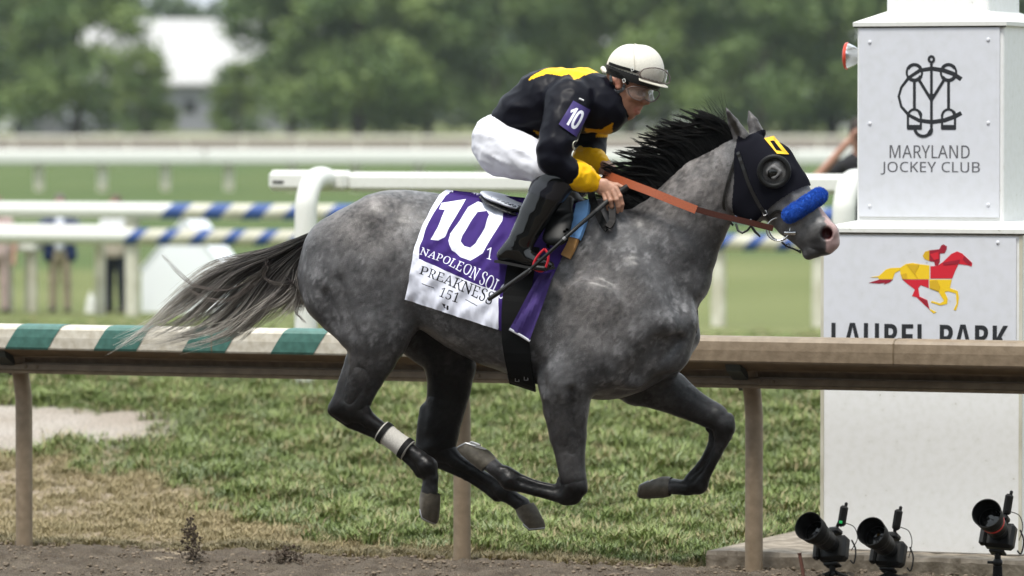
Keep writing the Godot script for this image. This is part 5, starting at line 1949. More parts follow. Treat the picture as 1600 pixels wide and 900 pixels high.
func emblem(parent: Node3D, fr: Transform3D, lat: float) -> void:
	var b := Bag.new()
	var P := func(list: Array) -> Array:
		var out := []
		for p in list:
			out.append([1340 + p[0] / 3.75, 60 + p[1] / 3.75])
		return out
	var k := 0.0
	var big := [[608, 240], [560, 208], [505, 188], [435, 177], [365, 188], [300, 230], [256, 288], [241, 340], [256, 400], [300, 450], [360, 481], [435, 491], [510, 480], [570, 458], [608, 437]]
	stroke(b, fr, P.call(big), [4.4, 4.4, 4.4, 4.2, 3.8, 3.2, 2.6, 2.5, 2.6, 3.2, 3.8, 4.2, 4.4, 4.4, 4.2], 0.0002, lat)
	for x: float in [333.0, 533.0]:
		stroke(b, fr, P.call([[x, 246], [x, 418]]), [2.9], 0.0004, lat)
		stroke(b, fr, ring_pts(x, 200, 45, 49, 0, TAU, 28), [2.2], 0.0006, lat)
		stroke(b, fr, ring_pts(x, 200, 43, 46, PI * 0.15, PI * 0.85, 12), [2.0, 3.4], 0.0007, lat)
		stroke(b, fr, ring_pts(x, 200, 43, 46, PI * 1.15, PI * 1.85, 12), [2.0, 3.6], 0.0008, lat)
		stroke(b, fr, ring_pts(x, 458, 38, 42, 0, PI, 14), [2.4, 3.2, 3.4, 3.2, 2.4], 0.0010, lat)
		stroke(b, fr, P.call([[x - 38, 458], [x - 38, 530]]), [2.2], 0.0011, lat)
		stroke(b, fr, P.call([[x + 38, 458], [x + 38, 530]]), [2.2], 0.0012, lat)
		stroke(b, fr, P.call([[x - 42, 521], [x + 42, 521]]), [4.8], 0.0013, lat)
	stroke(b, fr, P.call([[362, 246], [433, 362]]), [2.8], 0.0014, lat)
	stroke(b, fr, P.call([[505, 246], [433, 362]]), [2.8], 0.0015, lat)
	stroke(b, fr, P.call([[410, 330], [433, 338], [457, 330]]), [3.2], 0.0016, lat)
	stroke(b, fr, P.call([[433, 140], [433, 525]]), [2.6], 0.0017, lat)
	stroke(b, fr, ring_pts(385, 525, 49, 48, 0, -PI, 16), [2.6, 3.4, 4.2, 4.4, 4.2, 3.0], 0.0018, lat)
	stroke(b, fr, ring_pts(433, 122, 15, 17, 0, TAU, 18), [2.4], 0.0019, lat)
	part("emblem", b, M.ink, parent, "black interlaced letter emblem")

func horse_emblem(parent: Node3D, fr: Transform3D, lat: float) -> void:
	var red := mat(Color(0.58, 0.012, 0.028), 0.5)
	var dark := mat(Color(0.30, 0.008, 0.025), 0.5)
	var gold := mat(Color(0.80, 0.53, 0.012), 0.5)
	var amber := mat(Color(0.62, 0.38, 0.012), 0.5)
	var list := [
		[gold, [[90, 330], [150, 320], [200, 275], [235, 264], [297, 262], [302, 278], [262, 300], [247, 343], [150, 343], [145, 330]]],
		[dark, [[80, 368], [150, 346], [248, 346], [225, 366], [185, 380], [192, 368], [150, 374]]],
		[gold, [[297, 264], [340, 236], [385, 229], [440, 238], [505, 246], [505, 343], [314, 343], [300, 300]]],
		[red, [[316, 346], [500, 346], [500, 406], [444, 384], [426, 405], [436, 465], [490, 490], [507, 556], [478, 530], [415, 470], [383, 462], [403, 415], [350, 375]]],
		[red, [[512, 252], [560, 250], [600, 222], [660, 165], [700, 147], [735, 162], [806, 228], [803, 254], [780, 246], [710, 236], [688, 280], [665, 338], [512, 338]]],
		[gold, [[505, 346], [662, 346], [650, 405], [704, 426], [713, 470], [706, 520], [692, 562], [675, 558], [696, 515], [692, 444], [640, 428], [612, 432], [635, 482], [628, 518], [580, 527], [515, 506], [522, 496], [580, 513], [608, 495], [568, 432], [505, 408]]],
		[dark, [[505, 140], [575, 132], [588, 106], [604, 98], [628, 112], [626, 132], [612, 160], [580, 162], [578, 222], [562, 252], [544, 246], [540, 222], [505, 215]]],
		[amber, [[504, 140], [504, 215], [472, 202], [458, 178], [474, 150]]],
		[gold, [[500, 548], [535, 565], [555, 574], [535, 584], [515, 566]]]]
	for q in list:
		var b := Bag.new()
		emblem_poly(b, fr, q[1], lat, 0.0)
		part("racehorse_emblem", b, q[0], parent)
	for q in [[amber, [[345, 238], [435, 240], [405, 300], [425, 338]]], [amber, [[305, 310], [345, 300], [350, 343], [316, 341]]], [amber, [[505, 355], [560, 348], [580, 395], [572, 428], [508, 404]]], [dark, [[600, 226], [720, 205], [712, 233], [605, 245]]], [red, [[508, 168], [570, 150], [572, 200], [540, 210]]], [dark, [[750, 178], [803, 228], [780, 240], [740, 205]]], [dark, [[430, 470], [490, 492], [500, 545], [470, 510]]]]:
		var b := Bag.new()
		emblem_poly(b, fr, q[1], lat, 0.0016)
		part("emblem_facet", b, q[0], parent)

# ------------------------------------------------------------------ grass and dirt
func grass() -> void:
	var b := Bag.new()
	var r := RandomNumberGenerator.new()
	r.seed = 5
	for k in 16:
		var a := r.randf() * TAU
		var o := Vector3(r.randf_range(-1, 1), 0, r.randf_range(-1, 1)) * 0.030
		var lean := Vector3(cos(a), 0, sin(a))
		var h := r.randf_range(0.6, 1.1)
		var bend := r.randf_range(0.25, 1.1)
		var w := lean.cross(Vector3.UP) * 0.0017
		var p1 := o + Vector3(0, h * 0.55, 0) + lean * bend * 0.25
		var p2 := o + Vector3(0, h * (1.0 - 0.25 * bend), 0) + lean * bend * 0.75
		var g := r.randf_range(0.75, 1.25)
		b.tint = Color(g, g, g)
		# heights are scaled to metres by each copy; offsets are kept in metres
		var S := 0.075
		var q1 := o + (p1 - o) * S
		var q2 := o + (p2 - o) * S
		b.quad(o - w, o + w, q1 + w * 0.9, q1 - w * 0.9)
		b.tri(q1 - w * 0.9, q1 + w * 0.9, q2)
	for i in b.n.size():
		b.n[i] = (b.n[i] * 0.35 + Vector3.UP).normalized()
	var me := b.mesh()
	var mm := MultiMesh.new()
	mm.transform_format = MultiMesh.TRANSFORM_3D
	mm.use_colors = true
	mm.mesh = me
	var where := []
	var tint := []
	var patch := FastNoiseLite.new()
	patch.seed = 23; patch.frequency = 1.0; patch.fractal_octaves = 3
	var tries := 0
	while where.size() < 170000 and tries < 400000:
		tries += 1
		var D := 24.0 + 26.0 * r.randf() ** 1.55
		var x := r.randf_range(-1, 1) * (0.112 * D + 0.7)
		var z := -D + x * tan(RAIL_TURN)
		D = 24.0 + behind(x, z) / cos(RAIL_TURN)
		if D < 24.12:
			continue
		var bs := bare(x, z)
		var straw := false
		if bs > r.randf() * 0.95 + 0.02:
			if D > 28.2 or r.randf() < 0.45:
				continue
			straw = true
		# not through the slab or the tower
		var lx := x * cos(RAIL_TURN) + (z + 24.0) * sin(RAIL_TURN)
		var bh := behind(x, z)
		if lx > 0.83 and bh > 0.10 and bh < 1.9:
			continue
		var n := patch.get_noise_2d(x * 1.6, z * 1.6)
		var n2 := patch.get_noise_2d(x * 7.0 + 50.0, z * 7.0)
		var s := (0.5 + 0.75 * clampf(0.5 + n * 1.1 + n2 * 0.9, 0, 1.4)) * r.randf_range(0.55, 1.35)
		if straw:
			s *= 0.55
		var t := Transform3D(Basis(Vector3.UP, r.randf() * TAU).scaled(Vector3(s * r.randf_range(0.9, 1.5), s, s * r.randf_range(0.9, 1.5))), Vector3(x, height(x, z) - 0.004, z))
		where.append(t)
		var c := Color(0.12, 0.168, 0.045).lerp(Color(0.235, 0.285, 0.10), clampf(0.5 + n * 1.3 + r.randf_range(-0.3, 0.3), 0, 1.2))
		if r.randf() < 0.13 + 0.25 * clampf(n2, 0, 1):
			c = Color(0.36, 0.30, 0.17)
		elif r.randf() < 0.18:
			c = Color(0.25, 0.29, 0.16)
		if straw:
			c = Color(0.42, 0.33, 0.19).lerp(Color(0.30, 0.25, 0.14), r.randf())
		tint.append(c)
	mm.instance_count = where.size()
	for i in where.size():
		mm.set_instance_transform(i, where[i])
		mm.set_instance_color(i, tint[i])
	var o2 := MultiMeshInstance3D.new()
	o2.name = "grass"
	o2.multimesh = mm
	var gm := vc(mat(Color(1, 1, 1), 0.6))
	gm.metallic_specular = 0.25
	gm.backlight_enabled = true
	gm.backlight = Color(0.25, 0.33, 0.1)
	o2.material_override = gm
	add_child(o2)
	tag(o2, "uneven green grass growing on the verge behind the track rail", "grass", "", "stuff")

func clod_mesh(seed_: int) -> ArrayMesh:
	var s := SphereMesh.new()
	s.radius = 1.0; s.height = 2.0; s.radial_segments = 8; s.rings = 4
	var a := s.surface_get_arrays(0)
	var b := Bag.new()
	var n := FastNoiseLite.new()
	n.seed = seed_; n.frequency = 0.9
	for p: Vector3 in a[Mesh.ARRAY_VERTEX]:
		b.vert(p * (1.0 + 0.55 * n.get_noise_3dv(p * 1.6)), p)
	b.idx = a[Mesh.ARRAY_INDEX]
	return b.mesh()

func dirt() -> void:
	var fr := rail_frame(24.0)
	var b := Bag.new()
	var n1 := FastNoiseLite.new()
	n1.seed = 71; n1.frequency = 1.0; n1.fractal_octaves = 4
	# a fine strip along the rail, coarser towards the camera
	var zs := []
	var z := 0.13
	while z > -24.0:
		zs.append(z)
		z -= 0.022 if z > -1.6 else 0.022 + (-1.6 - z) * 0.25 + 0.02
	var cols := 340
	for zz: float in zs:
		for c in cols + 1:
			var u := float(c) / cols * 2.0 - 1.0
			var x := u * 4.2 + signf(u) * pow(maxf(absf(u) - 0.75, 0.0), 2.0) * 640.0
			var edge := clampf((0.13 - zz) / 0.10, 0, 1)
			var h := 0.012 + 0.022 * n1.get_noise_2d(x * 11.0, zz * 16.0) + 0.03 * n1.get_noise_2d(x * 2.0 + 9.0, zz * 2.6)
			var g := clampf(0.5 + 0.9 * n1.get_noise_2d(x * 5.0 + 30.0, zz * 5.0), 0, 1)
			b.tint = Color(0.15, 0.12, 0.092).lerp(Color(0.25, 0.205, 0.16), g)
			b.vert(Vector3(x, lerpf(-0.03, maxf(h, -0.012), edge), -zz + 0.03 * n1.get_noise_2d(x * 3.0, 5.0)), Vector3.UP)
	for i in zs.size() - 1:
		for c in cols:
			var a := i * (cols + 1) + c
			b.idx.append_array([a, a + 1, a + cols + 2, a, a + cols + 2, a + cols + 1])
	# sheet runs from behind the rail line towards the camera: local z grows towards the track
	for i in b.v.size():
		b.v[i] = fr * b.v[i]
	b.tint = Color(1, 1, 1)
	Field.resmooth(b, 0)
	for i in b.n.size():
		if b.n[i].y < 0: b.n[i] = -b.n[i]
	var m := vc(mat(Color(1, 1, 1), 0.95))
	grain(m, noise_tex(0.08, Color(0.5, 0.5, 0.5), Color(1, 1, 1), 72), 0.3, noise_tex(0.08, Color(0, 0, 0), Color(1, 1, 1), 73), 0.01)
	m.albedo_color = Color(1, 1, 1)
	m.metallic_specular = 0.2
	structure("dirt_track", b, m)
	var r := RandomNumberGenerator.new()
	r.seed = 12
	var clod := clod_mesh(3)
	var soil := vc(mat(Color(1, 1, 1), 0.95))
	soil.metallic_specular = 0.15
	var mm := MultiMesh.new()
	mm.transform_format = MultiMesh.TRANSFORM_3D
	mm.use_colors = true
	mm.mesh = clod
	mm.instance_count = 5200
	for i in 5200:
		var p := fr * Vector3(r.randf_range(-4.2, 4.2), 0.0, -0.14 + 1.5 * r.randf() ** 1.4)
		var s := 0.003 + 0.009 * r.randf() ** 3
		p.y = 0.015 + s * 0.3
		mm.set_instance_transform(i, Transform3D(Basis.from_euler(Vector3(r.randf(), r.randf(), r.randf()) * TAU).scaled(Vector3(s, s * 0.7, s)), p))
		var g := r.randf_range(0.7, 1.4)
		mm.set_instance_color(i, Color(0.15, 0.12, 0.09) * g)
	var o := MultiMeshInstance3D.new()
	o.name = "dirt_clods"
	o.multimesh = mm
	o.material_override = soil
	add_child(o)
	tag(o, "small brown clods scattered over the dirt track", "clods", "", "stuff")
	# dirt thrown up by the hooves
	var sprays := [[[302, 885, 296, 812, 20, 30], "column of dirt crumbs thrown high behind the gallop"], [[445, 888, 450, 858, 46, 16], "low wide burst of dirt crumbs beside the taller column"]]
	for sp in sprays:
		var q: Array = sp[0]
		var mesh2 := Bag.new()
		var base := fr * fp(fr, q[0], q[1], 0.5)
		base.y = 0.0
		for k in 520:
			var t := r.randf() ** 1.3
			var px := lerpf(q[0], q[2], t) + r.randfn() * lerpf(q[4], q[4] * 0.35, t) * 0.55
			var py := lerpf(q[1], q[3], t) + r.randfn() * 5.0
			var p := fr * fp(fr, px, py, 0.5 + r.randfn() * 0.05) - base
			if p.y < 0.01:
				continue
			var s := 0.0025 + 0.008 * r.randf() ** 3
			mesh2.tint = Color(0.07, 0.055, 0.042) * r.randf_range(0.6, 1.4)
			var tips := [Vector3(s, 0, 0), Vector3(-s, 0, 0), Vector3(0, s, 0), Vector3(0, -s, 0), Vector3(0, 0, s), Vector3(0, 0, -s)]
			for j in 6:
				tips[j] = p + tips[j] * r.randf_range(0.6, 1.3)
			for f in [[0, 2, 4], [2, 1, 4], [1, 3, 4], [3, 0, 4], [2, 0, 5], [1, 2, 5], [3, 1, 5], [0, 3, 5]]:
				mesh2.tri(tips[f[0]], tips[f[1]], tips[f[2]])
		var ob := part(numbered("dirt_spray"), mesh2, soil, self)
		ob.position = base
		tag(ob, sp[1], "dirt", "", "stuff")

# ------------------------------------------------------------------ remote cameras under the rail
func remote_cameras() -> void:
	var fr := rail_frame(24.0)
	var specs := [
		[1303, 858, 1277, 822, 1317, 806, 0.12, 0.55, "remote camera with a green light on its receiver, by the slab's near end"],
		[1392, 866, 1376, 832, 1402, 812, 0.0, 0.45, "remote camera between the other two, lens up, in front of the slab"],
		[1563, 838, 1550, 812, 1575, 788, -0.05, 0.35, "remote camera raised on a stem with a red lens ring"]]
	for q in specs:
		var lat := 0.10
		var c := fr * fp(fr, q[0], q[1], lat)
		var root := thing("remote_camera", q[8], "camera", Vector3(c.x, 0, c.z), 0.0, "remote cameras set under the rail")
		var tilt := Basis(Vector3.UP, -float(q[7])) * Basis(Vector3.RIGHT, -0.42) * Basis(Vector3.BACK, float(q[6]))
		# local: z looks out of the lens
		var T := Transform3D(tilt.scaled(Vector3.ONE * 1.2), Vector3(0, c.y, 0))
		var b := Bag.new()
		b.box(T * Vector3(0, 0, 0), Vector3(0.135, 0.115, 0.06), tilt, 0.014)
		b.box(T * Vector3(-0.055, -0.005, 0.03), Vector3(0.028, 0.105, 0.035), tilt, 0.012)
		var body := part("body", b, M.black_plastic, root)
		b = Bag.new()
		b.box(T * Vector3(0, 0.068, 0.004), Vector3(0.055, 0.03, 0.06), tilt, 0.010)
		part("viewfinder", b, M.black_plastic, body)
		b = Bag.new()
		b.lathe([Vector2(0.034, 0.0), Vector2(0.036, 0.03), Vector2(0.040, 0.045), Vector2(0.040, 0.09), Vector2(0.043, 0.10), Vector2(0.043, 0.125)], T * Transform3D(Basis(Vector3.RIGHT, PI / 2), Vector3(0, 0.01, 0.03)), 28)
		var lens := part("lens", b, M.black_plastic, root)
		b = Bag.new()
		b.lathe([Vector2(0.0435, 0.118), Vector2(0.050, 0.135), Vector2(0.054, 0.185), Vector2(0.055, 0.19), Vector2(0.052, 0.19), Vector2(0.047, 0.14)], T * Transform3D(Basis(Vector3.RIGHT, PI / 2), Vector3(0, 0.01, 0.03)), 28)
		part("lens_hood", b, M.black, lens)
		b = Bag.new()
		b.lathe([Vector2(0.041, 0.120), Vector2(0.03, 0.126), Vector2(0.015, 0.129), Vector2(0.0001, 0.130)], T * Transform3D(Basis(Vector3.RIGHT, PI / 2), Vector3(0, 0.01, 0.03)), 28)
		part("front_glass", b, M.lens_glass, lens)
		if q[8].contains("red"):
			b = Bag.new()
			b.lathe([Vector2(0.0415, 0.088), Vector2(0.0438, 0.092), Vector2(0.0438, 0.100), Vector2(0.0425, 0.104)], T * Transform3D(Basis(Vector3.RIGHT, PI / 2), Vector3(0, 0.01, 0.03)), 28)
			part("red_ring", b, mat(Color(0.6, 0.03, 0.03), 0.4), lens)
		# radio receiver on the hot shoe
		var rt := fr * fp(fr, q[4], q[5], lat - 0.02) - root.position
		b = Bag.new()
		var rb := Basis(Vector3.BACK, -0.16)
		b.box(rt, Vector3(0.036, 0.092, 0.028), rb, 0.009)
		b.box(rt + rb * Vector3(0.006, 0.052, 0), Vector3(0.014, 0.02, 0.014), rb, 0.004)
		var rec := part("radio_receiver", b, M.black_plastic, root)
		b = Bag.new()
		b.box(rt + rb * Vector3(-0.006, -0.028, 0.016), Vector3(0.014, 0.012, 0.004), rb, 0.001)
		part("status_light", b, mat(Color(0.02, 0.5, 0.12), 0.4) if q[8].contains("green") else M.black, rec)
		b = Bag.new()
		b.tube([rt + rb * Vector3(0, -0.045, 0), (rt + T * Vector3(0, 0.085, 0)) * 0.5, T * Vector3(0, 0.075, 0)], [0.008], 8)
		part("shoe_mount", b, M.black_plastic, rec)
		b = Bag.new()
		b.tube(smooth_path([rt + rb * Vector3(0.016, -0.03, 0), rt + Vector3(0.05, -0.05, 0), rt + Vector3(0.065, -0.10, 0), T * Vector3(0.072, -0.01, 0.0)], 5), [0.0022], 6)
		part("sync_cable", b, M.black, rec)
		# strap lug, ball head and stand
		b = Bag.new()
		b.tube(smooth_path([T * Vector3(0.07, 0.03, 0), T * Vector3(0.09, -0.01, 0), T * Vector3(0.088, -0.06, 0), T * Vector3(0.072, -0.05, 0)], 4), [0.004], 6)
		part("strap", b, M.black, root)
		b = Bag.new()
		var low := T * Vector3(0, -0.062, 0)
		b.box(low, Vector3(0.07, 0.014, 0.05), tilt, 0.004)
		b.tube([low, low + Vector3(0, -0.03, 0)], [0.014], 12)
		ball(b, low + Vector3(0, -0.045, 0), 0.022, 10)
		b.tube([low + Vector3(0.02, -0.045, 0), low + Vector3(-0.045, -0.043, 0)], [0.007], 8)
		part("ball_head", b, M.black_plastic, root)
		b = Bag.new()
		var foot_y := low.y - 0.06
		b.tube([Vector3(low.x, foot_y, low.z), Vector3(low.x, 0.0, low.z)], [0.020, 0.024], 14)
		part("stem", b, M.black, root)
		for k in 3:
			b = Bag.new()
			var a := k * TAU / 3.0 + 0.4
			b.tube([Vector3(low.x, 0.035, low.z), Vector3(low.x + cos(a) * 0.10, 0.006, low.z + sin(a) * 0.10)], [0.009, 0.007], 8)
			part("foot", b, M.black, root)

# ------------------------------------------------------------------ saddle cloth, saddle and girth
const BACK_EDGE := [[699, 295], [687, 304], [672, 329], [659, 355], [648, 387], [645, 404], [640, 430], [634, 468]]
const FRONT_EDGE := [[906, 315], [900, 333], [893, 362], [885, 388], [872, 415], [860, 440], [843, 482], [827, 531]]

func edge_at(list: Array, v: float) -> Vector2:
	var t := clampf(v, 0.0, 1.0) * (list.size() - 1)
	var i := mini(int(t), list.size() - 2)
	return Vector2(list[i][0], list[i][1]).lerp(Vector2(list[i + 1][0], list[i + 1][1]), t - i)

# place on the cloth (0..1 along, 0..1 down) of a point of the side view
func cloth_uv(px: float, py: float) -> Vector2:
	var u := 0.5
	var v := 0.5
	for k in 30:
		var a := edge_at(BACK_EDGE, v)
		var b := edge_at(FRONT_EDGE, v)
		u = (px - a.x) / (b.x - a.x)
		v = clampf(v + (py - lerpf(a.y, b.y, u)) / 210.0 * 0.7, -0.2, 1.2)
	return Vector2(u, v)

func cloth_text(img: Image, text: String, family: String, px: float, py: float, em: float, angle: float, slant: float, wide: float, col: Color, bold := 400) -> void:
	var s := float(img.get_width())
	var c := cloth_uv(px, py) * s
	var d := Vector2(cos(angle), sin(angle))
	var w := Vector2(-sin(angle) - slant, cos(angle))
	var right := (cloth_uv(px + d.x * 12.0, py + d.y * 12.0) * s - cloth_uv(px - d.x * 12.0, py - d.y * 12.0) * s) / 24.0
	var down := (cloth_uv(px + w.x * 7.0, py + w.y * 7.0) * s - cloth_uv(px - w.x * 7.0, py - w.y * 7.0) * s) / 14.0
	print_text(img, text, family, c, right * em * wide, down * em, col, bold)

func cloth_poly(img: Image, list: Array, col: Color, crop := true) -> void:
	var pts := PackedVector2Array()
	for k in list.size():
		var a := Vector2(list[k][0], list[k][1])
		var b := Vector2(list[(k + 1) % list.size()][0], list[(k + 1) % list.size()][1])
		for j in 4:
			var q := a.lerp(b, j / 4.0)
			if crop:
				q = Vector2(620, 280) + q / 3.46
			pts.append(cloth_uv(q.x, q.y) * img.get_width())
	span(img, pts, col)

func saddlery() -> void:
	var purple := Color(0.215, 0.13, 0.40)
	var white := Color(0.88, 0.89, 0.94)
	var ink := Color(0.10, 0.10, 0.13)
	var img := Image.create(1024, 1024, false, Image.FORMAT_RGB8)
	img.fill(purple)
	# white binding at the back and along the spine
	var bind := PackedVector2Array()
	for k in 21:
		bind.append(Vector2(0, k / 20.0 * 1024.0))
	for k in 21:
		bind.append(Vector2(1024.0 * (0.040 + 0.010 * sin(k * 0.4)), (1.0 - k / 20.0) * 1024.0))
	span(img, bind, white)
	cloth_poly(img, [[345, 55], [480, 90], [480, 60], [380, 40]], white)
	# white lower panel
	cloth_poly(img, [[640, 399], [652, 403], [700, 424], [740, 442], [779, 456], [780, 530], [700, 510], [620, 480]], white, false)
	# the number
	cloth_poly(img, [[243, 128], [374, 107], [342, 165], [302, 235], [262, 312], [228, 332], [186, 326], [224, 262], [262, 165], [230, 162]], white)
	cloth_poly(img, [[388, 150], [440, 120], [520, 140], [578, 175], [572, 225], [505, 335], [470, 400], [400, 440], [345, 420], [300, 385], [284, 330], [290, 295], [340, 225]], white)
	cloth_poly(img, [[438, 177], [488, 171], [502, 190], [480, 260], [430, 345], [400, 370], [365, 360], [346, 335], [355, 305], [405, 225]], purple)
	cloth_text(img, "NAPOLEON SOLO", "Droid Serif", 728, 418, 22.0, 0.44, 0.0, 0.80, white)
	cloth_text(img, "1", "Droid Serif", 766, 397, 26.0, 0.20, 0.0, 0.75, white)
	cloth_text(img, "PREAKNESS", "Droid Serif", 715, 443, 22.5, 0.38, 0.0, 0.95, ink)
	cloth_text(img, "151", "Droid Serif", 703, 461, 21.0, 0.34, 0.0, 0.95, ink)
	cloth_poly(img, [[660, 442.4], [678, 449.6], [678, 450.8], [660, 443.6]], ink, false)
	cloth_poly(img, [[727, 467.4], [747, 477.4], [747, 478.6], [727, 468.6]], ink, false)
	cloth_poly(img, [[692, 474], [697, 476], [695, 479], [698, 482], [694, 481], [693, 478]], ink, false)
	cloth_poly(img, [[699, 477], [702, 478], [702, 484], [699, 484.5], [698, 481]], ink, false)
	var cm := StandardMaterial3D.new()
	cm.albedo_texture = ImageTexture.create_from_image(img)
	cm.roughness = 0.75
	cm.metallic_specular = 0.3
	cm.cull_mode = BaseMaterial3D.CULL_DISABLED
	cm.texture_repeat = false
	var root := thing("saddle_cloth", "purple numbered saddle cloth with white lettered lower panel on the grey horse", "saddle cloth", HORSE_AT, -HORSE_TURN)
	root.basis = horse_frame.basis
	var fold := FastNoiseLite.new()
	fold.seed = 6; fold.frequency = 1.0; fold.fractal_octaves = 3
	for s: float in [1.0, -1.0]:
		var b := Bag.new()
		var nu := 56
		var nv := 48
		for i in nu + 1:
			var u := float(i) / nu
			var prev := 0.0
			for j in nv + 1:
				var v := float(j) / nv
				var a := edge_at(BACK_EDGE, v)
				var e := edge_at(FRONT_EDGE, v)
				var q := a.lerp(e, u)
				if s < 0:
					q.y += 0.0
				var lat := 0.0
				var p := skin_at(HF, q.x, q.y, 0.011, 0.36, s)
				lat = absf(p.z)
				if j == 0:
					# over the spine
					p = hp(q.x, q.y, 0.0)
					p.z = 0.0
					lat = 0.0
					var y := p.y + 0.05
					while y > p.y - 0.15 and HF.at(Vector3(p.x, y, 0)) > 0.011:
						y -= 0.003
					p.y = y
				else:
					var drop := 0.010 + 0.06 * smoothstep(0.66, 0.84, u)
					if v > 0.35:
						lat = maxf(lat, prev - drop)
					p = hp(q.x, q.y, lat * s)
					var wr := fold.get_noise_2d((q.x + q.y * 0.7) * 0.035, (q.y - q.x * 0.7) * 0.014)
					var amp := 0.017 * smoothstep(0.05, 0.4, v) * (1.0 - 0.7 * smoothstep(0.66, 0.8, u))
					p.z += s * amp * (wr + 0.4)
				prev = lat
				b.vert(p, Vector3(0, 0, s), Vector2(u, v))
		for i in nu:
			for j in nv:
				var k := i * (nv + 1) + j
				b.idx.append_array([k, k + 1, k + nv + 2, k, k + nv + 2, k + nv + 1])
		Field.resmooth(b, 0)
		for i in b.n.size():
			if b.n[i].z * s + b.n[i].y * 0.5 < 0: b.n[i] = -b.n[i]
		part("cloth_side", b, cm, root)
	# front corner turned over the girth
	var pm := mat(purple.srgb_to_linear(), 0.75)
	var f := Bag.new()
	for i in 8:
		for j in 10:
			var q := []
			for d in [[i, j], [i + 1, j], [i + 1, j + 1], [i, j + 1]]:
				var t: float = d[1] / 10.0
				var l := Vector2(842, 430).lerp(Vector2(796, 513), t)
				var r := Vector2(866, 424).lerp(Vector2(828, 532), t)
				var p := l.lerp(r, d[0] / 8.0)
				var at := skin_at(HF, p.x, p.y, 0.046, 0.40)
				q.append(at + Vector3(0, 0, 0.006 * sin(d[0] * 1.1 + d[1] * 0.5)))
			f.quad(q[0], q[1], q[2], q[3])
	part("turned_corner", f, pm, root)
	var hem := Bag.new()
	hem.tube([skin_at(HF, 796, 514, 0.046, 0.4), skin_at(HF, 812, 523, 0.046, 0.4), skin_at(HF, 828, 533, 0.046, 0.4)], [0.006], 6)
	part("white_hem", hem, mat(Color(0.7, 0.7, 0.74), 0.8), root)

	# saddle
	var sd := thing("racing_saddle", "small black racing saddle under the rider with red stirrup", "saddle", HORSE_AT, -HORSE_TURN)
	sd.basis = horse_frame.basis
	var S := Field.new(hp(740, 440, -0.36) - Vector3.ONE * 0.05, hp(925, 285, 0.36) + Vector3.ONE * 0.05, 0.008)
	chain(S, [[806, 329, 0, 6, 46], [840, 324, 0, 8, 46], [880, 312, 0, 12, 40], [893, 314, 0, 10, 34]], 0.02)
	for s: float in [1.0, -1.0]:
		chain(S, [[880, 318, 0.10 * s, 18, 9], [876, 340, 0.205 * s, 22, 7], [868, 372, 0.265 * s, 22, 7]], 0.02)
	var sb := Bag.new()
	S.surface(sb, func(_p, _n): return Color(0.006, 0.006, 0.007), 0.0, null, null, 2)
	var sdm := vc(mat(Color(1, 1, 1), 0.42))
	sdm.metallic_specular = 0.25
	part("seat_and_flaps", sb, sdm, sd)
	var S2 := Field.new(hp(740, 345, -0.2) - Vector3.ONE * 0.05, hp(840, 285, 0.2) + Vector3.ONE * 0.05, 0.006)
	chain(S2, [[766, 305, 0.0, 5, 26], [782, 311, 0.0, 7, 48], [806, 320, 0.0, 6, 52]], 0.01)
	var pb := Bag.new()
	S2.surface(pb, func(_p, _n): return Color(0.72, 0.74, 0.80))
	part("cantle_pad", pb, vc(mat(Color(1, 1, 1), 0.6)), sd, "white padded rear edge")
	var S3 := Field.new(hp(740, 350, -0.2) - Vector3.ONE * 0.05, hp(840, 285, 0.2) + Vector3.ONE * 0.05, 0.006)
	chain(S3, [[763, 312, 0.0, 4, 26], [781, 320, 0.0, 5, 50], [806, 330, 0.0, 5, 55]], 0.01)
	var pr := Bag.new()
	S3.surface(pr, func(_p, _n): return Color(0.012, 0.012, 0.014))
	part("cantle_edge", pr, vc(mat(Color(1, 1, 1), 0.4)), sd)
	for s: float in [1.0, -1.0]:
		strap_on("pommel_pad", HF, [[913, 318], [909, 338], [903, 358], [897, 373]], 0.062, 0.016, mat(Color(0.17, 0.36, 0.68), 0.8), sd, 0.014, s)
		strap_on("leather_edge", HF, [[899, 370], [893, 386], [884, 402]], 0.042, 0.012, mat(Color(0.42, 0.22, 0.07), 0.6), sd, 0.014, s)
		strap_on("stirrup_leather", HF, [[868, 320], [862, 350], [856, 388]], 0.016, 0.004, M.black_leather, sd, 0.08, s)
		var st := Bag.new()
		var loop := []
		for p in [[851, 389], [857, 400], [853, 417], [846, 424], [835, 420], [834, 412], [841, 399], [851, 389]]:
			loop.append(hp(p[0], p[1], 0.347 * s) if s > 0 else hp(p[0] + 30, p[1], -0.347))
		st.tube(smooth_path(loop, 3), [0.0055], 8, false)
		part("stirrup_iron", st, mat(Color(0.45, 0.008, 0.02), 0.3), sd, "red stirrup iron")
	var pad := Bag.new()
	pad.box(hp(845, 419, 0.335), Vector3(0.055, 0.020, 0.05), Basis(Vector3.BACK, -0.1), 0.006)
	part("stirrup_tread", pad, M.black_plastic, sd)
	M.web = grain(grey(0.012, 0.8), M.fine, 0.05)
	M.web.metallic_specular = 0.2
	for s: float in [1.0, -1.0]:
		strap_on("girth", HF, [[822, 385], [812, 430], [806, 480], [806, 530], [811, 570], [817, 604]], 0.115, 0.006, M.web, sd, 0.030, s, 6)
		for t in [0, 1]:
			var g := Bag.new()
			var c := skin_at(HF, 808 + t * 14, 592 - t * 2, 0.034, 0.4, s)
			var l2 := []
			for k in 5:
				var w := TAU * (k + 0.5) / 4.0
				l2.append(c + Vector3(cos(w) * 0.011, sin(w) * 0.015, 0))
			g.tube(l2, [0.0024], 6, false)
			part("girth_buckle", g, grey(0.25, 0.35, 1.0), sd)
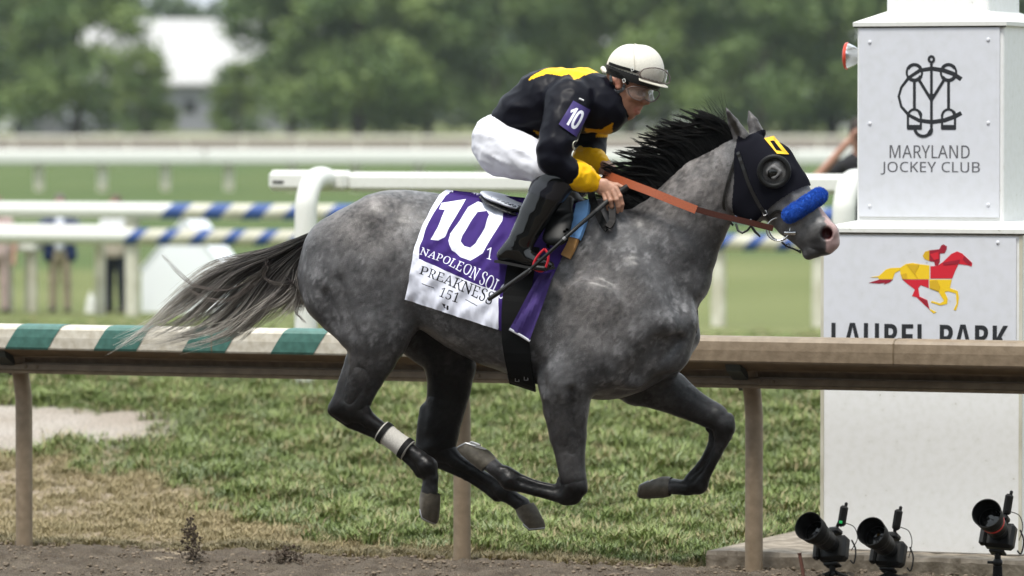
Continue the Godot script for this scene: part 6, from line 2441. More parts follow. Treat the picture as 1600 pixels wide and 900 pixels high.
	# neck strap lying below the rider's hand
	strap_on("breast_loop", HF, [[922, 290], [926, 312], [936, 336], [944, 352], [950, 358]], 0.030, 0.010, M.web, sd, 0.02, 1.0)
	strap_on("breast_loop", HF, [[950, 300], [955, 325], [957, 345], [950, 356]], 0.026, 0.010, grain(mat(Color(0.012, 0.009, 0.008), 0.8), M.fine, 0.1), sd, 0.03, 1.0)

# ------------------------------------------------------------------ the rider
func black_silk(_p: Vector3, _n: Vector3) -> Color:
	return Color(0.005, 0.005, 0.006)

func side_poly(list: Array, lat: float) -> PackedVector2Array:
	var out := PackedVector2Array()
	for p in list:
		var q := hp(p[0], p[1], lat)
		out.append(Vector2(q.x, q.y))
	return out

func jockey() -> void:
	var root := thing("person", "rider crouched on the grey horse in black and yellow silks and white helmet", "person", HORSE_AT, -HORSE_TURN)
	root.basis = horse_frame.basis
	var skin := Bag.new()
	var nz := FastNoiseLite.new()
	nz.seed = 14; nz.frequency = 1.0; nz.fractal_octaves = 3
	# the body under the clothes
	var BF := Field.new(hp(735, 425, -0.40), hp(1000, 95, 0.40), 0.014)
	chain(BF, [[788, 222, 0, 24, 34], [822, 184, 0, 28, 42], [870, 162, 0, 38, 50], [930, 162, 0, 38, 46], [956, 158, 0, 22, 22], [975, 145, 0, 20, 20]], 0.04)
	for s: float in [1.0, -1.0]:
		var dx := 0.0 if s > 0 else 24.0
		chain(BF, [[790, 228, 0.07 * s, 26, 26], [822 + dx * 0.5, 247, 0.17 * s, 29, 28], [864 + dx, 270, 0.22 * s, 20, 20], [838 + dx, 335, 0.265 * s, 16, 16], [812 + dx, 390, 0.295 * s, 11, 11], [850 + dx, 414, 0.30 * s, 7, 10]], 0.03)
	chain(BF, [[893, 158, 0.15, 26, 22], [880, 192, 0.22, 21, 20], [864, 244, 0.27, 16, 16], [900, 274, 0.205, 13, 13], [926, 284, 0.155, 9, 11]], 0.02)
	chain(BF, [[905, 160, -0.15, 26, 22], [915, 200, -0.20, 20, 20], [913, 238, -0.19, 15, 15], [936, 257, -0.10, 9, 11]], 0.02)
	var flesh := func(p: Vector3, _n: Vector3) -> Color:
		return Color(0.40, 0.215, 0.145) * (1.0 + 0.25 * nz.get_noise_3dv(p * 40.0))
	BF.surface(skin, flesh)
	# head
	var F := Field.new(hp(938, 200, -0.13), hp(1035, 78, 0.13), 0.0032)
	chain(F, [[980, 116, 0, 35, 28], [990, 122, 0, 34, 28]], 0.02)
	chain(F, [[986, 130, 0, 25, 25], [985, 150, 0, 19, 22], [982, 166, 0, 13, 17]], 0.02)
	chain(F, [[975, 152, 0, 22, 22], [952, 164, 0, 25, 25]], 0.03)
	for s: float in [1.0, -1.0]:
		chain(F, [[971, 146, 0.052 * s, 12, 6], [978, 164, 0.036 * s, 9, 7], [984, 174, 0.014 * s, 8, 8]], 0.015)
		chain(F, [[998, 151, 0.036 * s, 8, 7], [988, 150, 0.052 * s, 7, 5]], 0.015)
		chain(F, [[1005, 135, 0.012 * s, 5, 6], [998, 135, 0.045 * s, 5, 5]], 0.01)
		chain(F, [[958, 124, 0.076 * s, 5, 3.5], [966, 126, 0.078 * s, 6, 3], [966, 136, 0.075 * s, 5, 3]], 0.008)
	chain(F, [[1004, 138, 0, 3.6, 4.0], [1009, 150, 0, 5.0, 5.0], [1011, 158, 0, 5.6, 6.0]], 0.010)
	chain(F, [[1003, 160, 0, 6, 7], [994, 164, 0, 7, 10]], 0.008)
	for s: float in [1.0, -1.0]:
		chain(F, [[1006, 160, 0.014 * s, 4.0, 3.4], [1008, 159, 0.012 * s, 3.6, 3.4]], 0.006)
	chain(F, [[998, 169, 0, 4.6, 8], [995, 171, 0.0, 5.0, 9]], 0.006)
	chain(F, [[995, 175.5, 0, 4.2, 7], [990, 176, 0, 5, 8]], 0.005)
	chain(F, [[986, 180, 0, 6.5, 8], [983, 182, 0, 6, 8]], 0.008)
	for s: float in [1.0, -1.0]:
		carve(F, [1006, 144, 0.030 * s, 4.5, 7], [1000, 145, 0.044 * s, 4, 5], 0.012)
		carve(F, [963, 128, 0.094 * s, 4, 3], [964, 133, 0.092 * s, 3, 3], 0.006)
	carve(F, [1000, 172.3, 0.03, 0.9, 6], [992, 173.6, 0.05, 0.9, 6], 0.004)
	carve(F, [1000, 172.3, -0.03, 0.9, 6], [992, 173.6, -0.05, 0.9, 6], 0.004)
	var lips := hp(996, 173, 0.0)
	var ear := hp(963, 130, 0.08)
	var jaw := hp(982, 170, 0.02)
	var face := func(p: Vector3, _n: Vector3) -> Color:
		var c := Color(0.34, 0.165, 0.105) * (1.0 + 0.22 * nz.get_noise_3dv(p * 55.0))
		c = c.lerp(Color(0.40, 0.12, 0.09), 0.8 * exp(-Vector2(p.x - lips.x, p.y - lips.y).length_squared() / 0.00022))
		c = c.lerp(Color(0.44, 0.17, 0.12), 0.6 * exp(-p.distance_squared_to(ear) / 0.0009))
		c = c.lerp(Color(0.26, 0.14, 0.10), 0.5 * exp(-p.distance_squared_to(jaw) / 0.0018) * (0.7 + 0.6 * nz.get_noise_3dv(p * 300.0)))
		return c
	F.surface(skin, face)
	# near hand, draped over the rein and whip
	var Hn := Field.new(hp(912, 340, 0.08), hp(984, 270, 0.22), 0.003)
	chain(Hn, [[918, 280, 0.162, 9.5, 9], [928, 285, 0.155, 10, 8], [942, 292, 0.152, 13, 7], [955, 299, 0.150, 13, 6.5]], 0.014)
	for fng in [[[963, 295, 0.152], [969, 307, 0.158], [972, 319, 0.150], [971, 329, 0.138], 4.0], [[958, 299, 0.158], [963, 312, 0.165], [966, 323, 0.155], [965, 331, 0.142], 4.1], [[950, 302, 0.160], [954, 313, 0.168], [956, 322, 0.158], [954, 330, 0.146], 3.9], [[943, 302, 0.158], [946, 312, 0.164], [949, 320, 0.156], [950, 327, 0.146], 3.4]]:
		var r: float = fng[4]
		chain(Hn, [fng[0] + [r, r], fng[1] + [r * 0.95, r * 0.95], fng[2] + [r * 0.88, r * 0.88], fng[3] + [r * 0.72, r * 0.72]], 0.004)
	chain(Hn, [[936, 289, 0.145, 6, 5], [952, 288, 0.132, 5, 4.6], [964, 290, 0.122, 4.4, 4.2], [973, 293, 0.118, 3.4, 3.4]], 0.006)
	Hn.surface(skin, flesh)
	# far hand, closed round the rein
	var Hf := Field.new(hp(924, 295, -0.15), hp(975, 240, 0.02), 0.003)
	chain(Hf, [[932, 255, -0.11, 10, 9], [942, 260, -0.09, 12, 9], [951, 265, -0.075, 12, 9]], 0.012)
	for k in 4:
		var z := -0.085 + 0.020 * k
		var o := -1.5 * k
		chain(Hf, [[955 + o, 258 + k, z, 4, 4], [963 + o, 266 + k, z + 0.006, 3.9, 3.9], [959 + o, 275 + k, z + 0.006, 3.6, 3.6], [949 + o, 276 + k, z, 3.2, 3.2]], 0.004)
	chain(Hf, [[943, 256, -0.06, 5, 5], [954, 262, -0.035, 4.4, 4.4], [962, 270, -0.03, 3.6, 3.6]], 0.006)
	Hf.surface(skin, flesh)
	var sm := vc(mat(Color(1, 1, 1), 0.48))
	sm.subsurf_scatter_enabled = true
	sm.subsurf_scatter_strength = 0.03
	part("body", skin, sm, root)

	# silks
	var J := Field.new(hp(755, 305, -0.36) - Vector3(0.06, 0, 0), hp(985, 92, 0.36) + Vector3(0.06, 0, 0), 0.0062)
	chain(J, [[806, 188, 0, 33, 52], [824, 176, 0, 43, 58], [858, 159, 0, 52, 62], [905, 158, 0, 50, 62], [938, 164, 0, 44, 52], [952, 168, 0, 32, 40]], 0.04)
	chain(J, [[945, 158, 0, 25, 27], [961, 152, 0, 25, 27]], 0.02)
	chain(J, [[889, 156, 0.155, 37, 30], [880, 190, 0.22, 30, 27], [867, 230, 0.265, 27, 25], [864, 249, 0.27, 24, 24], [884, 266, 0.24, 21, 21], [904, 276, 0.20, 18, 18]], 0.022)
	chain(J, [[908, 160, -0.155, 36, 30], [920, 195, -0.20, 29, 27], [922, 228, -0.20, 25, 24], [926, 246, -0.15, 19, 19]], 0.022)
	var crease := FastNoiseLite.new()
	crease.seed = 40; crease.frequency = 1.0; crease.fractal_type = FastNoiseLite.FRACTAL_RIDGED; crease.fractal_octaves = 2
	var yoke := side_poly([[833, 126], [838, 118], [852, 108], [870, 102], [900, 102], [940, 106], [942, 109], [930, 111], [918, 118], [909, 125], [897, 116], [884, 119], [862, 115], [846, 121]], 0.05)
	var sash := side_poly([[904, 214], [912, 200], [936, 203], [956, 192], [950, 206], [935, 214], [918, 216]], 0.1)
	var hemb := side_poly([[828, 204], [842, 208], [854, 206], [852, 224], [836, 224]], 0.15)
	var silk := func(p: Vector3, _n: Vector3) -> Color:
		var q := Vector2(p.x, p.y)
		if Geometry2D.is_point_in_polygon(q, yoke) and absf(p.z) < 0.22:
			return Color(0.86, 0.50, 0.012)
		if p.z < 0.19 and (Geometry2D.is_point_in_polygon(q, sash) or Geometry2D.is_point_in_polygon(q, hemb)):
			return Color(0.62, 0.31, 0.01)
		return Color(0.006, 0.006, 0.0085)
	var jb := Bag.new()
	J.surface(jb, silk, 0.0, null, func(p: Vector3, _n: Vector3) -> float:
		var w := Vector3(p.x * 9.0 + p.y * 6.0, p.y * 9.0 - p.x * 4.0, p.z * 7.0)
		return 0.008 * crease.get_noise_3dv(w * 0.6) + 0.006 * nz.get_noise_3dv(p * 6.0), 2)
	M.silk = vc(mat(Color(1, 1, 1), 0.44))
	M.silk.metallic_specular = 0.24
	var jk := part("silks_jacket", jb, M.silk, root, "black satin jacket with yellow yoke and bands")
	for q in [[[897, 272, 0.212, 23, 23], [910, 278, 0.188, 22, 21], [923, 284, 0.160, 16, 16]], [[917, 246, -0.165, 22, 22], [928, 251, -0.135, 20, 20], [940, 257, -0.10, 15, 15]]]:
		var C := Field.new(hp(q[0][0], q[0][1], q[0][2]) - Vector3.ONE * 0.14, hp(q[0][0], q[0][1], q[0][2]) + Vector3.ONE * 0.16, 0.005)
		chain(C, q, 0.01)
		var cb := Bag.new()
		C.surface(cb, func(_p, _n): return Color(0.84, 0.47, 0.010), 0.0, null, func(p: Vector3, _n): return 0.0045 * crease.get_noise_3dv(p * 18.0), 2)
		part("cuff", cb, M.silk, jk, "yellow elastic cuff")
	# number patch on the near sleeve
	var pimg := Image.create(256, 320, false, Image.FORMAT_RGB8)
	pimg.fill(Color(0.20, 0.14, 0.40))
	print_text(pimg, "1", "Droid Sans", Vector2(84, 166), Vector2(205, 0), Vector2(0, 300), Color(0.92, 0.92, 0.95), 800)
	print_text(pimg, "0", "Droid Sans", Vector2(168, 166), Vector2(205, 0), Vector2(0, 300), Color(0.92, 0.92, 0.95), 800)
	var pmat := StandardMaterial3D.new()
	pmat.albedo_texture = ImageTexture.create_from_image(pimg)
	pmat.roughness = 0.6
	pmat.cull_mode = BaseMaterial3D.CULL_DISABLED
	var pb := Bag.new()
	var c00 := Vector2(896, 157)
	var c10 := Vector2(923, 172)
	var c11 := Vector2(901, 214)
	var c01 := Vector2(873, 194)
	var n := 10
	for i in n + 1:
		for j in n + 1:
			var u := i / float(n)
			var v := j / float(n)
			var q := c00.lerp(c10, u).lerp(c01.lerp(c11, u), v)
			var p := skin_at(J, q.x, q.y, 0.009, 0.36)
			pb.vert(p, Vector3(0, 0, 1), Vector2(u, v))
	# a stiff card bends only a little: ease the middle towards the plane of its corners
	for i in n + 1:
		for j in n + 1:
			var u := i / float(n)
			var v := j / float(n)
			var k := i * (n + 1) + j
			var flat := pb.v[0].lerp(pb.v[n * (n + 1)], u).lerp(pb.v[n].lerp(pb.v[n * (n + 1) + n], u), v)
			pb.v[k].z = maxf(pb.v[k].z, flat.z) + 0.002
	for i in n:
		for j in n:
			var k := i * (n + 1) + j
			pb.idx.append_array([k, k + 1, k + n + 2, k, k + n + 2, k + n + 1])
	Field.resmooth(pb, 0)
	for i in pb.n.size():
		if pb.n[i].z < 0: pb.n[i] = -pb.n[i]
	part("number_patch", pb, pmat, jk, "purple arm patch with white number ten")
	var pin := Bag.new()
	pin.tube([skin_at(J, 905, 154, 0.012, 0.36), skin_at(J, 912, 157, 0.014, 0.36)], [0.004], 6)
	part("patch_pin", pin, mat(Color(0.7, 0.7, 0.7), 0.5), jk)
	# pale letter on the breast, half hidden by the arm
	var lt := Bag.new()
	var arc := []
	for k in 9:
		var w := PI * 0.4 + PI * 1.2 * k / 8.0
		arc.append(skin_at(J, 900 + cos(w) * 6.0, 226 - sin(w) * 7.0, 0.006, 0.3))
	lt.strap(arc, [Vector3(0, 0, 1)], 0.010, 0.002)
	part("breast_letter", lt, mat(Color(0.62, 0.62, 0.5), 0.7), jk)

	# breeches
	var P := Field.new(hp(728, 320, -0.34) - Vector3(0.04, 0, 0), hp(930, 150, 0.34) + Vector3(0.04, 0, 0), 0.0075)
	chain(P, [[798, 196, 0, 30, 46], [784, 214, 0, 42, 55]], 0.04)
	for s: float in [1.0, -1.0]:
		var dx := 0.0 if s > 0 else 26.0
		chain(P, [[781, 222, 0.075 * s, 43, 38], [786, 234, 0.10 * s, 42, 36], [820 + dx * 0.5, 247, 0.17 * s, 34, 32], [848 + dx, 262 + dx * 0.5, 0.21 * s, 26, 26], [866 + dx, 272 + dx * 0.5, 0.22 * s, 23, 23]], 0.03)
	var tb := Bag.new()
	P.surface(tb, func(_p, _n): return Color(0.60, 0.60, 0.65), 0.0, null, func(p: Vector3, _n: Vector3) -> float:
		return 0.006 * crease.get_noise_3dv(Vector3(p.x * 6.0 + p.y * 13.0, p.y * 5.0 - p.x * 3.0, p.z * 7.0)) + 0.003 * nz.get_noise_3dv(p * 8.0), 1)
	part("breeches", tb, vc(mat(Color(1, 1, 1), 0.7)), root, "tight white breeches")

	# boots
	for s: float in [1.0, -1.0]:
		var dx := 0.0 if s > 0 else 28.0
		var lo := hp(755 + dx, 440, 0.20 if s > 0 else -0.42)
		var hi := hp(915 + dx, 250, 0.42 if s > 0 else -0.12)
		var Q := Field.new(lo - Vector3.ONE * 0.03, hi + Vector3(0.05, 0.03, 0.03), 0.006)
		chain(Q, [[868 + dx, 283, 0.225 * s, 29, 26], [856 + dx, 300, 0.235 * s, 28, 25], [836 + dx, 335, 0.262 * s, 25, 22], [818 + dx, 370, 0.287 * s, 21, 20], [810 + dx, 390, 0.295 * s, 20, 18]], 0.02)
		chain(Q, [[808 + dx, 394, 0.295 * s, 16, 15], [826 + dx, 404, 0.30 * s, 13, 15], [848 + dx, 412, 0.30 * s, 10, 14], [858 + dx, 414, 0.30 * s, 7, 11]], 0.02)
		chain(Q, [[800 + dx, 388, 0.295 * s, 15, 14], [787 + dx, 399, 0.295 * s, 12, 12]], 0.02)
		var qb := Bag.new()
		var top_cut := hp(866, 276, 0.22)
		Q.surface(qb, black_silk, 0.0, null, null, 9)
		var bt := part("boot", qb, vc(mat(Color(1, 1, 1), 0.09)), root, "tall glossy black riding boot")
		var so := Bag.new()
		so.tube([hp(778 + dx, 410, 0.295 * s), hp(800 + dx, 413, 0.295 * s), hp(825 + dx, 418, 0.30 * s), hp(850 + dx, 423, 0.30 * s), hp(863 + dx, 421, 0.30 * s)], [0.014, 0.02, 0.026, 0.026, 0.016], 12, true, 3.2, Vector3(0, 1, 0))
		var sole := Bag.new()
		var sp := []
		for p in [[776, 409], [800, 413], [825, 418], [848, 422], [864, 420]]:
			sp.append(hp(p[0] + dx, p[1], 0.298 * s))
		sole.strap(sp, [Vector3(0, 1, 0)], 0.07, 0.008)
		part("sole", sole, grey(0.012, 0.5), bt)
		# band at the top of the boot
		var band := Bag.new()
		Q.surface(band, func(_p, _n): return Color(0.014, 0.014, 0.016), 0.003, func(p: Vector3) -> bool:
			return p.y > hp(845, 304, 0.24).y + (p.x - hp(845, 304, 0.24).x) * -0.35 and p.y < hp(845, 281, 0.24).y + (p.x - hp(845, 281, 0.24).x) * -0.1)
		part("boot_top", band, vc(mat(Color(1, 1, 1), 0.12)), bt)

	helmet(root, F)
	# whip
	var wr := thing("riding_whip", "long black riding whip slanting down from the rider's hand", "whip", HORSE_AT, -HORSE_TURN)
	wr.basis = horse_frame.basis
	var w1 := Bag.new()
	w1.tube([hp(981, 291, 0.137), hp(978, 293, 0.140), hp(960, 306, 0.146), hp(945, 318, 0.17), hp(930, 331, 0.22)], [0.011, 0.013, 0.0112, 0.0105, 0.0098], 12)
	part("grip", w1, grain(grey(0.012, 0.6), M.fine, 0.03), wr)
	var w2 := Bag.new()
	w2.tube([hp(931, 330, 0.217), hp(905, 352, 0.30), hp(884, 371, 0.355), hp(850, 402, 0.385), hp(825, 424, 0.39)], [0.0090, 0.0082, 0.0078, 0.0074, 0.0074], 10)
	part("shaft", w2, M.black_plastic, wr)
	var w3 := Bag.new()
	w3.tube([hp(830, 420, 0.39), hp(824, 425, 0.39), hp(800, 442, 0.392), hp(775, 460, 0.394), hp(763, 468, 0.395)], [0.008, 0.016, 0.016, 0.016, 0.015], 10, true, 0.6)
	part("flap", w3, grey(0.014, 0.55), wr)
	for t in [[884, 371, 0.356], [829, 421, 0.39]]:
		var rg := Bag.new()
		var a := hp(t[0], t[1], t[2])
		rg.tube([a, a + (hp(t[0] - 4, t[1] + 3.5, t[2] + 0.003) - a)], [0.0078], 10)
		part("ring", rg, grey(0.2, 0.4), wr)

func helmet(root: Node3D, face: Field) -> void:
	var F := Field.new(hp(930, 160, -0.16), hp(1060, 52, 0.16), 0.0042)
	chain(F, [[984, 110, 0, 41, 34], [1000, 112, 0, 42, 34]], 0.02)
	var a := hp(943, 100, 0.05)
	var d := hp(1043, 134, 0.05)
	var rim := func(x: float) -> float:
		return a.y + (x - a.x) * (d.y - a.y) / (d.x - a.x)
	var b := Bag.new()
	F.surface(b, func(_p, _n): return Color(0.66, 0.63, 0.55), 0.0, func(p: Vector3) -> bool: return p.y > rim.call(p.x) - 0.004, null, 3)
	var hm := part("helmet", b, grain(vc(mat(Color(1, 1, 1), 0.5)), noise_tex(0.05, Color(0.9, 0.9, 0.9), Color(1, 1, 1), 81), 0.2), root, "cream white riding helmet")
	# seam over the cap
	var sm := Bag.new()
	var path := []
	for k in 17:
		var w := PI * k / 16.0
		path.append(hp(997, 112, 0.0) + Vector3(0.012 * cos(w * 2.0), sin(w) * 43 * PX + 0.001, cos(w) * 35 * PX))
	sm.tube(path, [0.0016], 6)
	part("seam", sm, mat(Color(0.5, 0.47, 0.40), 0.7), hm)
	# harness below the rim
	b = Bag.new()
	F.surface(b, func(_p, _n): return Color(0.010, 0.010, 0.011), 0.0035, func(p: Vector3) -> bool: return p.y < rim.call(p.x) + 0.006 and p.y > rim.call(p.x) - 0.036 and p.x < d.x - 0.035, null, 2)
	part("harness_band", b, vc(mat(Color(1, 1, 1), 0.7)), hm)
	# inside of the cap
	b = Bag.new()
	F.surface(b, func(_p, _n): return Color(0.012, 0.012, 0.012), -0.004, func(p: Vector3) -> bool: return p.y < rim.call(p.x) + 0.012 and p.y > rim.call(p.x) - 0.02)
	part("lining", b, vc(mat(Color(1, 1, 1), 0.9)), hm)
	# peak
	b = Bag.new()
	for i in 16:
		var q := []
		for e in [[i, 0], [i + 1, 0], [i + 1, 1], [i, 1]]:
			var w: float = lerpf(-1.25, 1.25, e[0] / 16.0)
			var r: float = 1.0 if e[1] == 0 else 1.14
			var c := hp(994, 116, 0.0)
			var x := c.x + cos(w) * 44 * PX * r
			q.append(Vector3(x, rim.call(minf(x, d.x)) - (0.004 if e[1] == 0 else 0.010), sin(w) * 36 * PX * r))
		b.quad(q[0], q[1], q[2], q[3])
		b.quad(q[0] - Vector3(0, 0.005, 0), q[1] - Vector3(0, 0.005, 0), q[2] - Vector3(0, 0.004, 0), q[3] - Vector3(0, 0.004, 0))
		b.quad(q[3], q[2], q[2] - Vector3(0, 0.004, 0), q[3] - Vector3(0, 0.004, 0))
	part("peak", b, mat(Color(0.60, 0.56, 0.47), 0.6), hm)
	# goggles pushed up on the cap, and goggles over the eyes
	goggles(root, F, [[999, 116], [1006, 108], [1024, 106], [1040, 111], [1047, 122], [1044, 131], [1034, 130], [1018, 126], [1004, 122]], 0.014, "spare_goggles")
	goggles(root, face, [[981, 138], [990, 135], [1006, 137], [1028, 142], [1030, 149], [1022, 158], [1014, 159], [1007, 154], [1000, 157], [990, 154], [983, 147]], 0.016, "goggles")
	# straps: goggle strap round the cap, chin strap
	for q in [[F, [[952, 99], [966, 104], [984, 109], [1000, 114]], 0.012, 0.005], [F, [[950, 108], [960, 112], [972, 120], [982, 132]], 0.012, 0.007]]:
		var e := strap_on("goggle_strap", q[0], q[1], q[2], 0.003, M.black, root, q[3])
		e.set_meta("label", "black elastic goggle strap")
	strap_on("chin_strap", face, [[954, 118], [957, 136], [963, 143], [972, 141], [976, 132]], 0.012, 0.004, mat(Color(0.05, 0.055, 0.06), 0.6), root, 0.006)
	strap_on("chin_strap", face, [[966, 143], [968, 158], [974, 172], [981, 182]], 0.010, 0.004, M.black, root, 0.004)
	for p in [[988, 108], [975, 126]]:
		var bk := Bag.new()
		var c := skin_at(F, p[0], p[1], 0.011, 0.2)
		var l := []
		for k in 5:
			var w := TAU * (k + 0.5) / 4.0 + 0.35
			l.append(c + Vector3(cos(w) * 0.007, sin(w) * 0.010, 0.0))
		bk.tube(l, [0.0018], 6, false)
		part("strap_slide", bk, mat(Color(0.7, 0.7, 0.66), 0.4), root)
	# white tuft of the under-cap at the nape
	var nape := Bag.new()
	nape.tube([hp(941, 106, 0.03), hp(945, 111, 0.04), hp(949, 113, 0.05)], [0.010, 0.013, 0.008], 10)
	part("cap_tie", nape, mat(Color(0.66, 0.64, 0.56), 0.8), root)

func goggles(root: Node3D, F: Field, list: Array, off: float, called: String) -> void:
	var node := Node3D.new()
	node.name = called
	root.add_child(node)
	var lens := Bag.new()
	var outline := side_poly(list, 0.04)
	F.surface(lens, func(_p, _n): return Color(1, 1, 1), off, func(p: Vector3) -> bool:
		return Geometry2D.is_point_in_polygon(Vector2(p.x, p.y), outline) or (p.z < 0.03 and Geometry2D.is_point_in_polygon(Vector2(p.x - 0.012, p.y), outline)), null, 3)
	var gm := StandardMaterial3D.new()
	gm.albedo_color = Color(0.55, 0.52, 0.50, 0.30)
	gm.transparency = BaseMaterial3D.TRANSPARENCY_ALPHA
	gm.roughness = 0.04
	gm.cull_mode = BaseMaterial3D.CULL_DISABLED
	part("lens", lens, gm, node)
	var frame := Bag.new()
	var pts := []
	for p in list + [list[0]]:
		pts.append(skin_at(F, p[0], p[1], off, 0.2))
	frame.tube(smooth_path(pts, 2), [0.0026], 6, false)
	part("frame", frame, mat(Color(0.10, 0.07, 0.06), 0.35), node)

# ------------------------------------------------------------------ bystanders
func garment(called: String, root: Node3D, bones: Array, col: Color, rough: float, cell := 0.018, label := "") -> void:
	var lo := Vector3(9, 9, 9)
	var hi := -lo
	for b in bones:
		for k in 2:
			var r: float = maxf(b[2 + k][0], b[2 + k][1]) + 0.04
			lo = lo.min(b[k] - Vector3.ONE * r); hi = hi.max(b[k] + Vector3.ONE * r)
	var F := Field.new(lo, hi, cell)
	for b in bones:
		F.bone(b[0], b[1], Vector2(b[2][0], b[2][1]), Vector2(b[3][0], b[3][1]), Vector3(1, 0, 0), 0.02)
	var bag := Bag.new()
	F.surface(bag, func(p: Vector3, _n): return col * (1.0 + 0.2 * noise.get_noise_3dv(p * 900.0)), 0.0, null, func(p: Vector3, _n): return 0.006 * noise.get_noise_3dv(p * 800.0))
	part(called, bag, vc(mat(Color(1, 1, 1), rough)), root, label)

func bystander(at: Vector3, tall: float, turn: float, label: String, arms: Array, top: Color, under: Color, legs: Color, skin: Color, hair: Color, jacket := false) -> Node3D:
	var root := thing("person", label, "person", at, turn)
	var k := tall / 1.75
	root.scale = Vector3.ONE * k
	var V := func(x: float, y: float, z: float) -> Vector3: return Vector3(x, y, z)
	var sk := [[V.call(0, 1.42, 0), V.call(0, 1.54, 0.01), [0.055, 0.055], [0.055, 0.055]], [V.call(0, 1.60, 0.02), V.call(0, 1.66, 0.0), [0.095, 0.075], [0.10, 0.08]], [V.call(0, 1.56, 0.05), V.call(0, 1.60, 0.09), [0.06, 0.05], [0.03, 0.02]],
		[V.call(0, 0.9, 0), V.call(0, 1.4, 0), [0.09, 0.13], [0.09, 0.15]]]
	for s in 2:
		var sg := 1.0 if s else -1.0
		var e: Vector3 = arms[s][0]
		var w: Vector3 = arms[s][1]
		sk.append([V.call(0.17 * sg, 1.38, 0), e, [0.045, 0.045], [0.038, 0.038]])
		sk.append([e, w, [0.038, 0.038], [0.026, 0.026]])
		var dir := (w - e).normalized()
		sk.append([w, w + dir * 0.08, [0.034, 0.024], [0.03, 0.02]])
		for f in 4:
			sk.append([w + dir * 0.07 + Vector3(0.018 * (f - 1.5), 0, 0), w + dir * (0.145 - 0.008 * absf(f - 1.4)) + Vector3(0.02 * (f - 1.5), 0, 0.012), [0.010, 0.010], [0.008, 0.008]])
		sk.append([w + dir * 0.03, w + dir * 0.08 + Vector3(-0.045 * sg, 0, 0.02), [0.011, 0.011], [0.009, 0.009]])
		sk.append([V.call(0.09 * sg, 0.88, 0), V.call(0.10 * sg, 0.06, 0), [0.08, 0.08], [0.04, 0.04]])
	garment("body", root, sk, skin, 0.55, 0.014)
	garment("hair", root, [[V.call(0, 1.67, -0.02), V.call(0, 1.69, 0.0), [0.104, 0.085], [0.098, 0.082]]], hair, 0.7, 0.014)
	var tp := [[V.call(0, 0.96, 0), V.call(0, 1.2, 0), [0.12, 0.16], [0.12, 0.165]], [V.call(0, 1.2, 0), V.call(0, 1.40, 0), [0.12, 0.165], [0.09, 0.16]]]
	for s in 2:
		var sg := 1.0 if s else -1.0
		var e: Vector3 = arms[s][0]
		tp.append([V.call(0.17 * sg, 1.39, 0), e, [0.068, 0.068], [0.058, 0.058]])
		if jacket:
			tp.append([e, e.lerp(arms[s][1], 0.85), [0.056, 0.056], [0.046, 0.046]])
			tp.append([V.call(0.10 * sg, 1.35, 0.03), V.call(0.17 * sg, 0.86, 0.03), [0.10, 0.08], [0.12, 0.09]])
	garment("jacket" if jacket else "shirt", root, tp, top, 0.8)
	if jacket:
		garment("shirt", root, [[V.call(0, 1.36, 0.075), V.call(0, 0.98, 0.10), [0.075, 0.075], [0.07, 0.075]]], under, 0.8)
	else:
		garment("hem", root, [[V.call(0, 1.12, 0), V.call(0, 0.92, 0), [0.135, 0.18], [0.14, 0.19]]], under, 0.85)
	var tr := [[V.call(0, 0.98, 0), V.call(0, 0.86, 0), [0.125, 0.165], [0.12, 0.165]]]
	for s in 2:
		var sg := 1.0 if s else -1.0
		tr.append([V.call(0.085 * sg, 0.88, 0), V.call(0.10 * sg, 0.48, 0.01), [0.095, 0.09], [0.075, 0.072]])
		tr.append([V.call(0.10 * sg, 0.48, 0.01), V.call(0.11 * sg, 0.07, 0), [0.075, 0.072], [0.062, 0.06]])
	garment("trousers", root, tr, legs, 0.85)
	for s in 2:
		var sg := 1.0 if s else -1.0
		garment("shoe", root, [[V.call(0.11 * sg, 0.045, -0.05), V.call(0.12 * sg, 0.035, 0.15), [0.05, 0.05], [0.035, 0.042]]], Color(0.03, 0.022, 0.018), 0.5, 0.014)
	return root

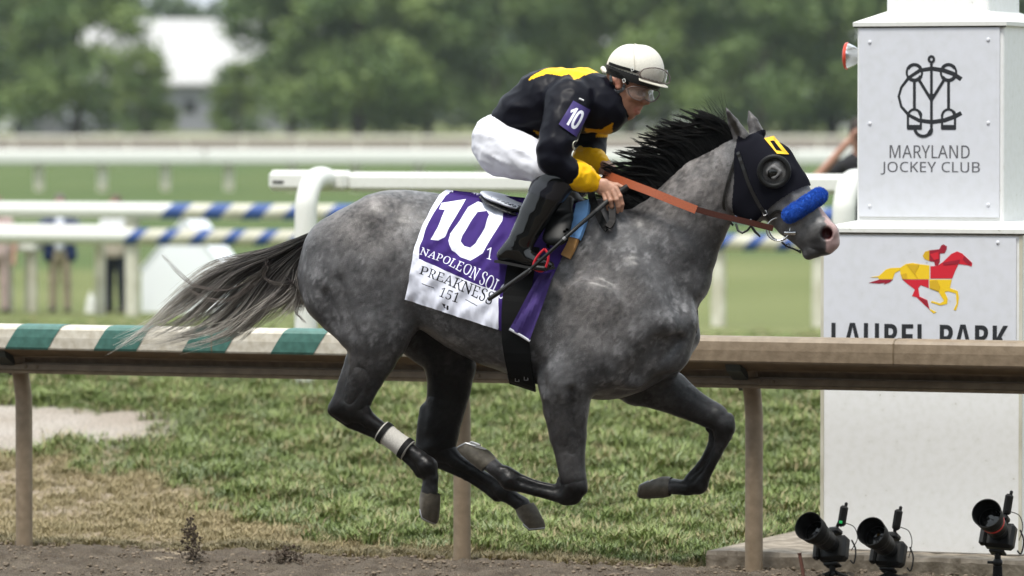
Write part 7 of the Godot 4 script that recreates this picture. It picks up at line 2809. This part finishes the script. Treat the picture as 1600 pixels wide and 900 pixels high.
func people() -> void:
	var V := func(x: float, y: float, z: float) -> Vector3: return Vector3(x, y, z)
	var a := foot(94, 488)
	bystander(a, 182.0 * -a.z / FOCAL, 0.05, "man in an open navy jacket and khaki trousers beyond the white rails", [[V.call(-0.40, 1.18, 0.02), V.call(-0.20, 1.16, 0.24)], [V.call(0.38, 1.16, 0.02), V.call(0.10, 1.14, 0.26)]], Color(0.018, 0.035, 0.11), Color(0.60, 0.62, 0.72), Color(0.33, 0.28, 0.20), Color(0.42, 0.22, 0.15), Color(0.12, 0.10, 0.09), true)
	var rb := thing("red_programme", "folded red programme held by the man in the navy jacket", "programme", a)
	var rp := Bag.new()
	var kk := 182.0 * -a.z / FOCAL / 1.75
	rp.box(Vector3(-0.08, 1.20, 0.36) * kk, Vector3(0.16, 0.11, 0.012) * kk, Basis(Vector3.BACK, 0.5), 0.002)
	part("cover", rp, mat(Color(0.50, 0.12, 0.09), 0.6), rb)
	var rq := Bag.new()
	rq.box(Vector3(-0.075, 1.20, 0.345) * kk, Vector3(0.14, 0.10, 0.010) * kk, Basis(Vector3.BACK, 0.46), 0.002)
	part("pages", rq, mat(Color(0.7, 0.7, 0.68), 0.7), rb)
	var b := foot(181, 489)
	bystander(b, 182.0 * -b.z / FOCAL, -0.4, "person in a white shirt and dark trousers behind the gate post", [[V.call(-0.30, 1.12, 0.04), V.call(-0.16, 1.20, 0.26)], [V.call(0.30, 1.12, 0.0), V.call(0.16, 1.22, 0.24)]], Color(0.70, 0.71, 0.74), Color(0.40, 0.35, 0.29), Color(0.010, 0.013, 0.022), Color(0.40, 0.21, 0.15), Color(0.10, 0.07, 0.05))
	var c := foot(-4, 489)
	bystander(c, 180.0 * -c.z / FOCAL, 0.3, "person in pale pink standing beside the small white table", [[V.call(-0.27, 1.10, 0.0), V.call(-0.24, 0.86, 0.10)], [V.call(0.27, 1.10, 0.0), V.call(0.24, 0.86, 0.10)]], Color(0.52, 0.36, 0.36), Color(0.55, 0.42, 0.40), Color(0.50, 0.38, 0.36), Color(0.40, 0.22, 0.16), Color(0.14, 0.09, 0.05))
	# photographer half hidden by the finish tower
	var at := deep(1344, 300, 43.0)
	at.y = height(at.x, at.z)
	var tall := 1.86
	var ph := bystander(at, tall, 0.15, "photographer in a black T-shirt with camera raised to the face, behind the tower", [[V.call(-0.42, 1.25, 0.10), V.call(-0.15, 1.58, 0.22)], [V.call(0.30, 1.22, 0.16), V.call(0.10, 1.52, 0.26)]], Color(0.010, 0.010, 0.012), Color(0.010, 0.010, 0.012), Color(0.03, 0.03, 0.035), Color(0.42, 0.22, 0.16), Color(0.03, 0.02, 0.015))
	var cam := thing("handheld_camera", "black camera held up by the photographer in the black T-shirt", "camera", at, 0.15)
	var k := tall / 1.75
	var cb := Bag.new()
	cb.box(Vector3(-0.02, 1.62, 0.28) * k, Vector3(0.15, 0.11, 0.07), Basis(), 0.012)
	part("body", cb, M.black_plastic, cam)
	var cl := Bag.new()
	cl.lathe([Vector2(0.04, 0.0), Vector2(0.042, 0.08), Vector2(0.05, 0.12), Vector2(0.05, 0.2), Vector2(0.045, 0.2), Vector2(0.04, 0.15), Vector2(0.0001, 0.15)], Transform3D(Basis(Vector3.RIGHT, PI / 2), Vector3(-0.02, 1.61, 0.31) * k), 20)
	part("lens", cl, M.black, cam)
